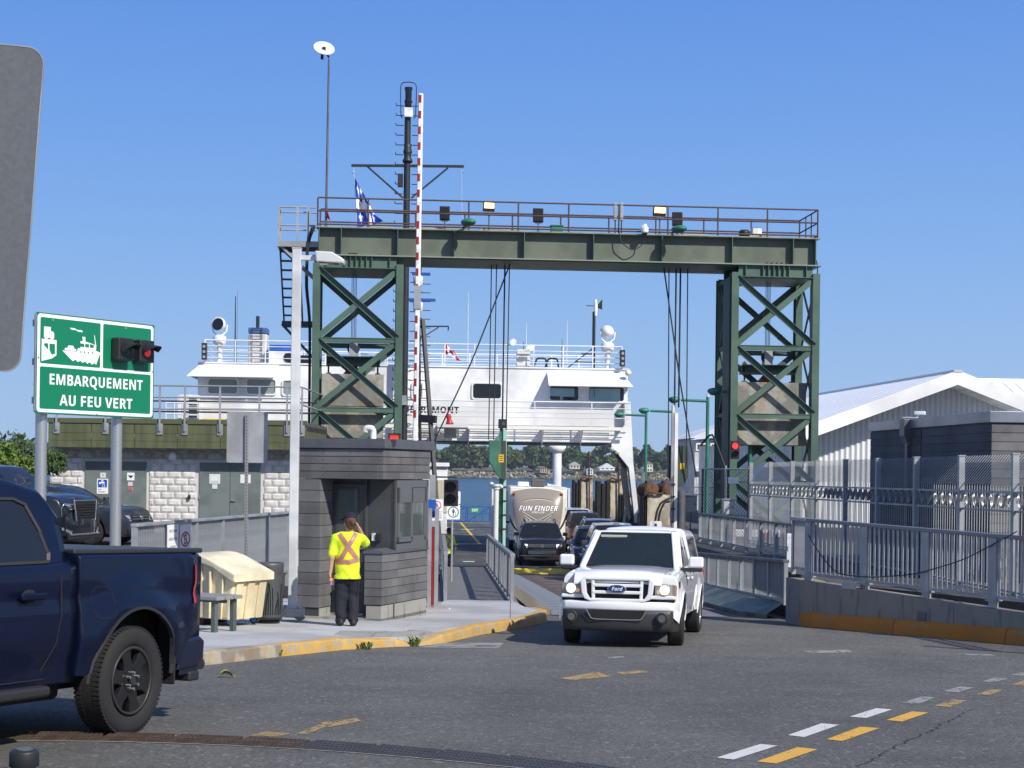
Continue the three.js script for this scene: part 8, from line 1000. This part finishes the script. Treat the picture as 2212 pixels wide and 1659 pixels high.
{ // chain link gate and cabinets by the tower foot
  const a = at(1517, 1115, 49.5), b = at(1617, 1115, 48); a.y = b.y = -.95; const d = b.clone().sub(a), len = Math.hypot(d.x, d.z), t = thing('chain_link_gate', 'dark chain link fence between the right tower foot and the security fence', 'fence', a, Math.atan2(-d.z, d.x)); const H = at(1560, 1013, 49).y + .95; for (let i = 0; i <= 2; i++) new MB().tube([len * i / 2, 0, 0], [len * i / 2, H + (i === 1 ? .1 : 0), 0], .035).build('post', i === 1 ? A.galv : A.greenDark, t); for (const y of [.05, H * .5, H]) new MB().tube([0, y, 0], [len, y, 0], .022, 6).build('rail', A.galv, t); const w = new MB(); for (let x = -H; x < len; x += .12) for (const s of [0, 1]) { let x0 = x, y0 = 0, x1 = x + H, y1 = H; if (x0 < 0) { y0 = -x0; x0 = 0; } if (x1 > len) { y1 -= x1 - len; x1 = len; } if (y1 <= y0) continue; w.bar(s ? [len - x0, y0, .004] : [x0, y0, 0], s ? [len - x1, y1, .004] : [x1, y1, 0], .006, .008); } const m = w.build('wire_mesh', A.greenDark, t); m.userData.kind = 'stuff'; new MB().box(len * .58, len * .8, H - .42, H - .24, .03, .04).build('plate', A.whiteP, t); new MB().path([[len * .5, H, 0], [len * .2, H + 1.0, 0], [-.1, H + .7, 0]], .03, 6).build('barb_arm', A.cable, t);
  for (const [px0, px1, y0, y1, z, lab] of [[1561, 1588, 1080, 1113, 47.5, 'grey metal cabinet at the foot of the right tower'], [1480, 1506, 1072, 1108, 55, 'pale grey control box on a post right of the white guide post']]) { const p = at(px0, y1, z), q = at(px1, y0, z), w2 = q.x - p.x, h = q.y - p.y, c = thing('control_cabinet', lab, 'cabinet', p, 0); new MB().box(0, w2, 0, h, -.35, 0, .02).build('case', A.galv, c); new MB().box(.03, w2 - .03, .04, h - .05, 0, .015, .005).build('door', mat([.42, .43, .44], .5), c); new MB().box(w2 - .08, w2 - .06, h * .45, h * .6, .015, .03).build('handle', A.cable, c); new MB().box(w2 * .45, w2 * .55, -.9, 0, -.2, -.12).build('post', A.galvDark, c); new MB().box(-.02, w2 + .02, h, h + .03, -.37, .03).build('rain_cap', A.galv, c); }
  { const p = at(1416, 1155, 52), q = at(1430, 1132, 52), c = thing('bollard_sign', 'small pale upright block with a dark slot, seen over the white pickup roof', 'marker', p); const w = .38, h = .42; new MB().shape(roundRect(w, h, .06, 0, h / 2), -.1, .0, .01).build('block', A.whiteDirty, c); new MB().shape(roundRect(.08, .28, .04, 0, h * .5), .0, .004).build('slot', A.cable, c); }
  { const p = at(1699, 1215, 34), q = at(1716, 1153, 34), c = thing('marker_post', 'white rectangular post end beside the left end of the concrete wall', 'post', p, -.2); const w = q.x - p.x, h = q.y - p.y; new MB().box(0, w, -.6, h, -.1, 0, .01).build('panel', A.whiteP, c); new MB().box(w * .1, w * .2, h * .4, h * .55, 0, .005).build('sticker', A.blue, c); }
  for (const [px, lab] of [[1612, 'white plastic road barrier left of the red one behind the security fence'], [1652, 'red and white plastic road barrier behind the security fence']]) { const p = at(px, 1117, 52), c = thing('road_barrier', lab, 'barrier', V(p.x, -.95, p.z), .05); new MB().prism([[-.5, 0], [.5, 0], [.5, .2], [.46, .8], [-.46, .8], [-.5, .2]], -.15, .15, .03).build('body', A.whiteP, c); new MB().box(-.1, .12, .3, .7, .15, .16).build('band', A.red, c); }
}
{ // small things on the ground
  { const p = ground(491, 1464, .0), t = thing('fallen_leaf', 'small green and yellow leaf lying on the asphalt behind the blue pickup', 'leaf', p, .3); const g = grid(8, 6, (u, v) => { const w = .11 * Math.sin(Math.PI * Math.min(1, u * 1.05)) * (1 + .25 * Math.sin(u * 19)); return [(u - .5) * .16, .012 + .07 * Math.abs(v - .5) + .035 * Math.sin(u * 4), (v - .5) * w]; }); meshOf(g, 'blade', mat([.2, .24, .07], .7, 0, { side: true }), t); new MB().tube([.075, .02, 0], [.14, .012, .02], .003, 5).build('stalk', mat([.25, .2, .08], .7), t); }
  const r = rnd(77); for (const [px, py, n, s, lab] of [[790, 1403, 26, .14, 'tuft of weeds growing at the foot of the yellow kerb, nearer the middle'], [893, 1396, 22, .16, 'tuft of green weeds in the dip of the yellow kerb'], [594, 1418, 14, .10, 'small tuft of weeds where grey kerb turns yellow']]) { const p = ground(px, py), t = thing('weed', lab, 'plant', p); const b = new MB(); for (let i = 0; i < n; i++) { const a = r() * 6.28, l = s * (.5 + r() * .7), o = V((r() - .5) * .14, 0, (r() - .5) * .08), e = o.clone().add(V(Math.cos(a) * l * .7, l * (.5 + .5 * r()), Math.sin(a) * l * .5)), m = o.clone().lerp(e, .5).add(V(0, l * .25, 0)), w = V(-Math.sin(a), 0, Math.cos(a)).multiplyScalar(.009); b.quad(o.clone().add(w), m.clone().add(w.clone().multiplyScalar(1.6)), m.clone().sub(w.clone().multiplyScalar(1.6)), o.clone().sub(w)); b.quad(m.clone().add(w.clone().multiplyScalar(1.6)), e, e, m.clone().sub(w.clone().multiplyScalar(1.6))); } const fm = b.build('blades', mat([.13, .17, .04], .8, 0, { side: true }), t); fm.userData.kind = 'stuff'; }
  { const p = ground(640, 1339, .15), t = thing('pebble', 'pale stone at the foot of the lamp post', 'stone', at(648, 1334, 25.1)); const g = new THREE.IcosahedronGeometry(.06, 1); g.scale(1.4, .6, 1); meshOf(g, 'stone', A.concrete, t); }
  { const p = at(38, 1640, 5.2), t = thing('handlebar', 'dark round cap on a dark red bent tube at the lower left corner', 'handlebar', V(p.x, p.y - .02, p.z), .1); const dr = mat([.05, .008, .012], .35); new MB().lathe([[0, .05], [.038, .05], [.045, .042], [.046, .0], [.03, -.01], [.03, -.05], [.046, -.06], [.046, -.10], [0, -.10]], place([.02, 0, 0]), 28).build('cap', A.black, t); new MB().path([[.0, -.035, 0], [-.05, -.02, 0], [-.09, -.03, .02], [-.13, -.1, .05], [-.16, -.4, .08], [-.16, -1.2, .1]], .018, 10, 30).build('tube', dr, t); new MB().disc([.02, .0515, 0], .026, .004, [0, 0, 0], 20).build('cap_ring', A.galvDark, t); }
}
// ---------------------------------------------------------------- people
const smin = (a, b, k) => { const h = clamp(.5 + .5 * (b - a) / k); return mixf(b, a, h) - k * h * (1 - h); };
function cap2(p, a, b, ra, rb) { const bx = b[0] - a[0], by = b[1] - a[1], bz = b[2] - a[2], px = p[0] - a[0], py = p[1] - a[1], pz = p[2] - a[2], t = clamp((px * bx + py * by + pz * bz) / (bx * bx + by * by + bz * bz)); return Math.hypot(px - bx * t, py - by * t, pz - bz * t) - mixf(ra, rb, t); }
const ell = (p, c, r) => { const x = (p[0] - c[0]) / r[0], y = (p[1] - c[1]) / r[1], z = (p[2] - c[2]) / r[2], k = Math.hypot(x, y, z); return (k - 1) * Math.min(r[0], r[1], r[2]); };
function sdfOf(list, k) { return (p) => { let d = 9; for (const s of list) { const e = s.length === 4 ? cap2(p, ...s) : ell(p, ...s); d = d === 9 ? e : smin(d, e, k); } return d; }; }
function skinOf(sdf, lo, hi, cell) {   // mesh the zero level of a distance field
  const c = lo.map((l, i) => (l + hi[i]) / 2), H = Math.max(...lo.map((l, i) => (hi[i] - l) / 2)) * 1.06, res = Math.max(12, Math.min(120, Math.ceil(2 * H / cell))); const m = new MarchingCubes(res, new THREE.MeshStandardMaterial(), false, false, 200000); m.isolation = 0; const half = res / 2, s2 = res * res;
  for (let k = 0; k < res; k++) for (let j = 0; j < res; j++) for (let i = 0; i < res; i++) m.field[k * s2 + j * res + i] = -sdf([c[0] + (i - half) / half * H, c[1] + (j - half) / half * H, c[2] + (k - half) / half * H]);
  m.update(); const n = m.count, P = new Float32Array(n * 3), N = new Float32Array(n * 3), e = cell * .5; for (let i = 0; i < n; i++) { const p = [0, 1, 2].map((a) => c[a] + m.positionArray[i * 3 + a] * H); P.set(p, i * 3); const g = V(sdf([p[0] + e, p[1], p[2]]) - sdf([p[0] - e, p[1], p[2]]), sdf([p[0], p[1] + e, p[2]]) - sdf([p[0], p[1] - e, p[2]]), sdf([p[0], p[1], p[2] + e]) - sdf([p[0], p[1], p[2] - e])).normalize(); N.set([g.x, g.y, g.z], i * 3); }
  const g = new THREE.BufferGeometry(); g.setAttribute('position', new THREE.BufferAttribute(P, 3)); g.setAttribute('normal', new THREE.BufferAttribute(N, 3)); metricUV(g); return g;
}
const SKIN = mat([.52, .30, .21], .55), HAIRM = mat([.10, .05, .025], .7, 0, { map: 'streak', s: 8 }), VEST = mat([.74, .93, .03], .75, 0, { bump: 'lumpB', s: 6, bh: .006 }), NAVY = mat([.010, .012, .022], .85, 0, { bump: 'lumpB', s: 5, bh: .008 }), ORANGE = mat([.85, .16, .04], .7), GREY = mat([.25, .24, .25], .45), BOOT = mat([.012, .012, .013], .6);
function hand(w, dir, side, palmN, curl) { // bones of a small hand: palm, four fingers, thumb
  const L = [], u = V(...dir).normalize(), n = V(...palmN).normalize(), s = u.clone().cross(n).normalize().multiplyScalar(side), W = V(...w); const pt = (a, b, c) => W.clone().addScaledVector(u, a).addScaledVector(s, b).addScaledVector(n, c).toArray();
  for (const b of [-.024, 0, .024]) L.push([pt(.01, b * .7, 0), pt(.085, b, 0), .017, .014]);
  [[-.032, .062], [-.011, .075], [.011, .07], [.032, .052]].forEach(([b, l]) => { const k = pt(.088, b, 0), m = pt(.088 + l * .55, b * 1.1, curl * l * .35), e = pt(.088 + l * (1 - .45 * curl), b * 1.12, curl * l * .85); L.push([k, m, .0095, .0085], [m, e, .0085, .007]); });
  const t0 = pt(.025, -.026, .004), t1 = pt(.06, -.05, .018), t2 = pt(.088, -.056, .03); L.push([t0, t1, .012, .0105], [t1, t2, .0105, .008]); return L; }
function person(name, label, pos, yaw, o) {
  const t = thing(name, label, 'person', pos, yaw); const r = o.raised; const hx = .035, hy = 1.50;
  const lw = [-.245, .775, .03], le = [-.225, .985, .03], ls = [-.165, 1.285, .0]; const rs = [.185, 1.285, -.01], re = r ? [.265, 1.19, -.15] : [.25, .99, .03], rw = r ? [.165, 1.405, .045] : [.25, .78, -.03];
  const hl = hand(lw, [-.05, -1, -.12], -1, [.9, 0, .3], .75), hr = hand(rw, r ? [-.45, .85, .25] : [0, -1, -.1], 1, r ? [-.8, -.3, .1] : [-.9, 0, .2], r ? .45 : .6);
  const legs = [[[-.085, .80, 0], [-.09, .44, -.015], .088, .058], [[-.09, .44, -.015], [-.085, .09, .02], .056, .038], [[.085, .80, 0], [.075, .44, -.06], .088, .058], [[.075, .44, -.06], [.085, .10, .05], .056, .038]];
  const bodyL = [[[0, .9, 0], [.01, 1.2, 0], .125, .13], ...legs, [[.02, 1.28, 0], [hx - .005, 1.42, -.005], .06, .05], [[hx, hy, .0], [.078, .11, .098]], [[hx - .01, hy - .06, -.03], [.058, .06, .07]], [ls, le, .045, .038], [le, lw, .037, .026], [rs, re, .045, .038], [re, rw, .037, .026]];
  const bs = sdfOf(bodyL, .025); const hs = sdfOf([...hl, ...hr], .008); const face = sdfOf([[[hx - .055, hy - .025, -.088], [hx - .06, hy - .045, -.102], .014, .012], [[hx - .083, hy - .015, .012], [.012, .03, .018]], [[hx + .079, hy - .015, .012], [.012, .03, .018]], [[hx - .045, hy - .085, -.075], [.028, .012, .022]]], .01);
  const all = (p) => smin(smin(bs(p), face(p), .012), hs(p), .012); meshOf(skinOf(all, [-.4, .04, -.28], [.45, 1.66, .28], .0135), 'body', SKIN, t);
  for (const s of [-1, 1]) { new MB().sphere([hx - .03 + s * .03, hy + .005, -.088], .012).build('eye', A.whiteP, t); new MB().sphere([hx - .032 + s * .03, hy + .005, -.098], .005).build('pupil', A.black, t); }
  const shirtL = [[[0, .60, .005], [0, .98, 0], .195, .168], [[0, .98, 0], [.012, 1.2, 0], .16, .165], [[-.09, 1.24, .01], [.1, 1.24, 0], .105, .105], [[-.1, 1.29, 0], [ls[0] + .0, 1.275, 0], .06, .065], [[.1, 1.29, 0], [rs[0], 1.275, 0], .06, .065], [ls, [le[0] * .985, mixf(ls[1], le[1], .80), .025], .068, .066], [rs, r ? [mixf(rs[0], re[0], .92), mixf(rs[1], re[1], .92), mixf(rs[2], re[2], .92)] : [mixf(rs[0], re[0], .8), mixf(rs[1], re[1], .8), .02], .07, .068]];
  const s0 = sdfOf(shirtL, .045); const shirt = (p) => { const q = [p[0], p[1], p[2] * 1.12]; const wr = .006 * Math.sin(p[1] * 34 + p[0] * 22 + Math.sin(p[0] * 30)) * sstep(1.2, .8, p[1]); return Math.max(s0(q) - wr, .68 - .10 * p[0] * p[0] - p[1], p[1] - 1.375 + .35 * Math.max(0, Math.abs(p[0]) - .06)); }; meshOf(skinOf(shirt, [-.35, .64, -.24], [.42, 1.42, .24], .0135), 'shirt', VEST, t);
  const pl = [[[0, .80, 0], [0, .72, 0], .14, .145], [[-.088, .72, 0], [-.092, .42, -.01], .105, .088], [[-.092, .42, -.01], [-.088, .09, .02], .088, .078], [[.088, .72, 0], [.08, .42, -.055], .105, .088], [[.08, .42, -.055], [.088, .10, .045], .088, .078]]; const p0 = sdfOf(pl, .03); const pants = (p) => Math.max(p0(p) - .006 * Math.sin(p[1] * 40 + p[0] * 18 + 3 * Math.sin(p[1] * 11)) * sstep(.7, .2, p[1]), .05 - p[1], p[1] - .86); meshOf(skinOf(pants, [-.25, .04, -.2], [.25, .88, .2], .0135), 'trousers', NAVY, t);
  for (const [x, z, a] of [[-.09, .02, -.1], [.09, .05, .08]]) { const sh = sdfOf([[[x, .045, z + .06], [x + a * .3, .04, z - .14], .045, .04], [[x, .09, z + .02], [x, .05, z], .05, .05]], .03); meshOf(skinOf((p) => Math.max(sh(p), -p[1] + .002), [x - .09, -.01, z - .22], [x + .09, .16, z + .13], .01), 'shoe', BOOT, t); }
  // hair with a bun, cap
  const hairS = sdfOf([[[hx, hy + .02, .018], [.088, .105, .098]], [[hx, hy - .05, .055], [.062, .06, .05]], ...(r ? [[[hx + .035, hy + .0, .105], [.045, .045, .04]]] : [])], .02); meshOf(skinOf((p) => Math.max(hairS(p), -(p[2] + .045 - .2 * Math.max(0, p[1] - hy - .02)), hy - .12 - p[1]), [hx - .12, hy - .14, -.1], [hx + .12, hy + .15, .17], .009), 'hair', HAIRM, t);
  const cp = sdfOf([[[hx, hy + .055, -.0], [.098, .095, .112]]], .01); meshOf(skinOf((p) => Math.max(cp(p), hy + .05 + .3 * (p[2] + .02) * (r ? .5 : .2) - p[1]), [hx - .13, hy - .02, -.14], [hx + .13, hy + .17, .14], .009), 'cap', NAVY, t); const br = grid(12, 4, (u, v) => { const a = mixf(.15, Math.PI - .15, u), R = mixf(.09, .175, v); return [hx - .02 - R * .95 * Math.cos(a) * .85, hy + .055 - .035 * v * v, -.02 - R * Math.sin(a) * .95]; }); const bm = NAVY.clone(); bm.side = THREE.DoubleSide; meshOf(br, 'cap_brim', bm, t);
  // reflective bands laid on the shirt
  const hit = (x, y, s) => { let z = s * .4; for (let i = 0; i < 120; i++) { const d = shirt([x, y, z]); if (d < .002) break; z -= s * Math.max(.002, d * .6); if (s * z < -.1) return null; } return V(x, y, z + s * .005); };
  const band = (pts, w, m, nm, s, lift) => { const N = 26, L2 = []; for (let i = 0; i <= N; i++) { const f = i / N * (pts.length - 1), k = Math.min(pts.length - 2, Math.floor(f)), a = pts[k], b = pts[k + 1], u = f - k; const x = mixf(a[0], b[0], u), y = mixf(a[1], b[1], u), dx = b[0] - a[0], dy = b[1] - a[1], l = Math.hypot(dx, dy), ox = -dy / l * w / 2, oy = dx / l * w / 2; const A1 = hit(x + ox, y + oy, s), B1 = hit(x - ox, y - oy, s); if (A1 && B1) L2.push([A1.add(V(0, 0, s * lift)), B1.add(V(0, 0, s * lift))]); } const b = new MB(); for (let i = 0; i < L2.length - 1; i++) b.quad(L2[i][0], L2[i][1], L2[i + 1][1], L2[i + 1][0]); const mm = m.clone(); mm.side = THREE.DoubleSide; if (b.g.length) b.build(nm, mm, t); };
  const X = [[[-.125, 1.335], [.135, .97]], [[.12, 1.345], [-.11, .955]], [[-.17, .935], [0, .925], [.175, .965]]]; for (const s of [1, -1]) X.forEach((q, i) => { band(q, .068, ORANGE, 'orange_band', s, .001 + .002 * (i % 2)); band(q, .034, GREY, 'reflective_band', s, .0035 + .002 * (i % 2)); });
  if (r) { new MB().box(-.03, .03, -.05, .05, -.006, .006, .004).build('phone_case', mat([.75, .30, .38], .4), t).position.set(lw[0] + .035, lw[1] - .14, .01); new MB().path([[.17, .78, .1], [.2, .7, .12], [.21, .55, .11], [.19, .5, .1], [.17, .56, .11]], .006, 5, 20).build('key_cord', A.black, t); }
  return t;
}
{ const p = at(749, 1341, 24.2); p.y = roadY(p.z) + .155; person('person', 'person in yellow shirt with orange cross straps and dark cap before the booth door', p, .12, { raised: true }); }
{ const p = at(968, 1180, 62); p.y = DECK; person('person', 'person in yellow vest seen small on the ferry deck past the green-ringed sign', p, .5, { raised: false }); }
{ // driver of the white pickup, a dim shape behind the glass
  const t = thing('person', 'person in dark clothes driving the white pickup, dim behind the windscreen', 'person', [0, 0, 0], 0); RANGER.updateMatrixWorld(true); t.position.copy(RANGER.localToWorld(V(.36, 0, -1.42))); t.quaternion.setFromRotationMatrix(RANGER.matrixWorld.clone().scale(V(1 / .965, 1 / .965, 1 / .965)));
  const s = [[[0, .78, 0], [0, 1.12, -.02], .15, .16], [[0, 1.2, 0], [0, 1.3, .02], .06, .055], [[0, 1.40, .03], [.075, .105, .095]], [[-.19, 1.15, 0], [-.22, .95, .15], .05, .045], [[-.22, .95, .15], [-.12, 1.12, .33], .042, .03], [[.19, 1.15, 0], [.22, .95, .15], .05, .045], [[.22, .95, .15], [.12, 1.12, .33], .042, .03], [[-.1, .78, 0], [-.12, .78, .4], .08, .07], [[.1, .78, 0], [.12, .78, .4], .08, .07], ...hand([-.12, 1.12, .33], [.3, .6, .6], 1, [.2, -.4, .6], .9), ...hand([.12, 1.12, .33], [-.3, .6, .6], -1, [-.2, -.4, .6], .9)]; const f = sdfOf(s, .025); meshOf(skinOf(f, [-.35, .6, -.2], [.35, 1.54, .55], .016), 'body', SKIN, t); const sh = sdfOf(s.slice(0, 1).concat([[[-.12, 1.17, 0], [.12, 1.17, 0], .1, .1]], s.slice(3, 7)), .03); meshOf(skinOf((p) => sh(p) - .012, [-.35, .7, -.2], [.35, 1.3, .4], .018), 'shirt', mat([.03, .035, .05], .9), t); meshOf(skinOf((p) => Math.max(ell(p, [0, 1.44, .015], [.085, .09, .1]), 1.40 - p[1] + Math.max(0, p[2] - .05)), [-.12, 1.34, -.12], [.12, 1.56, .14], .012), 'hair', HAIRM, t); }
renderer.render(scene, camera);
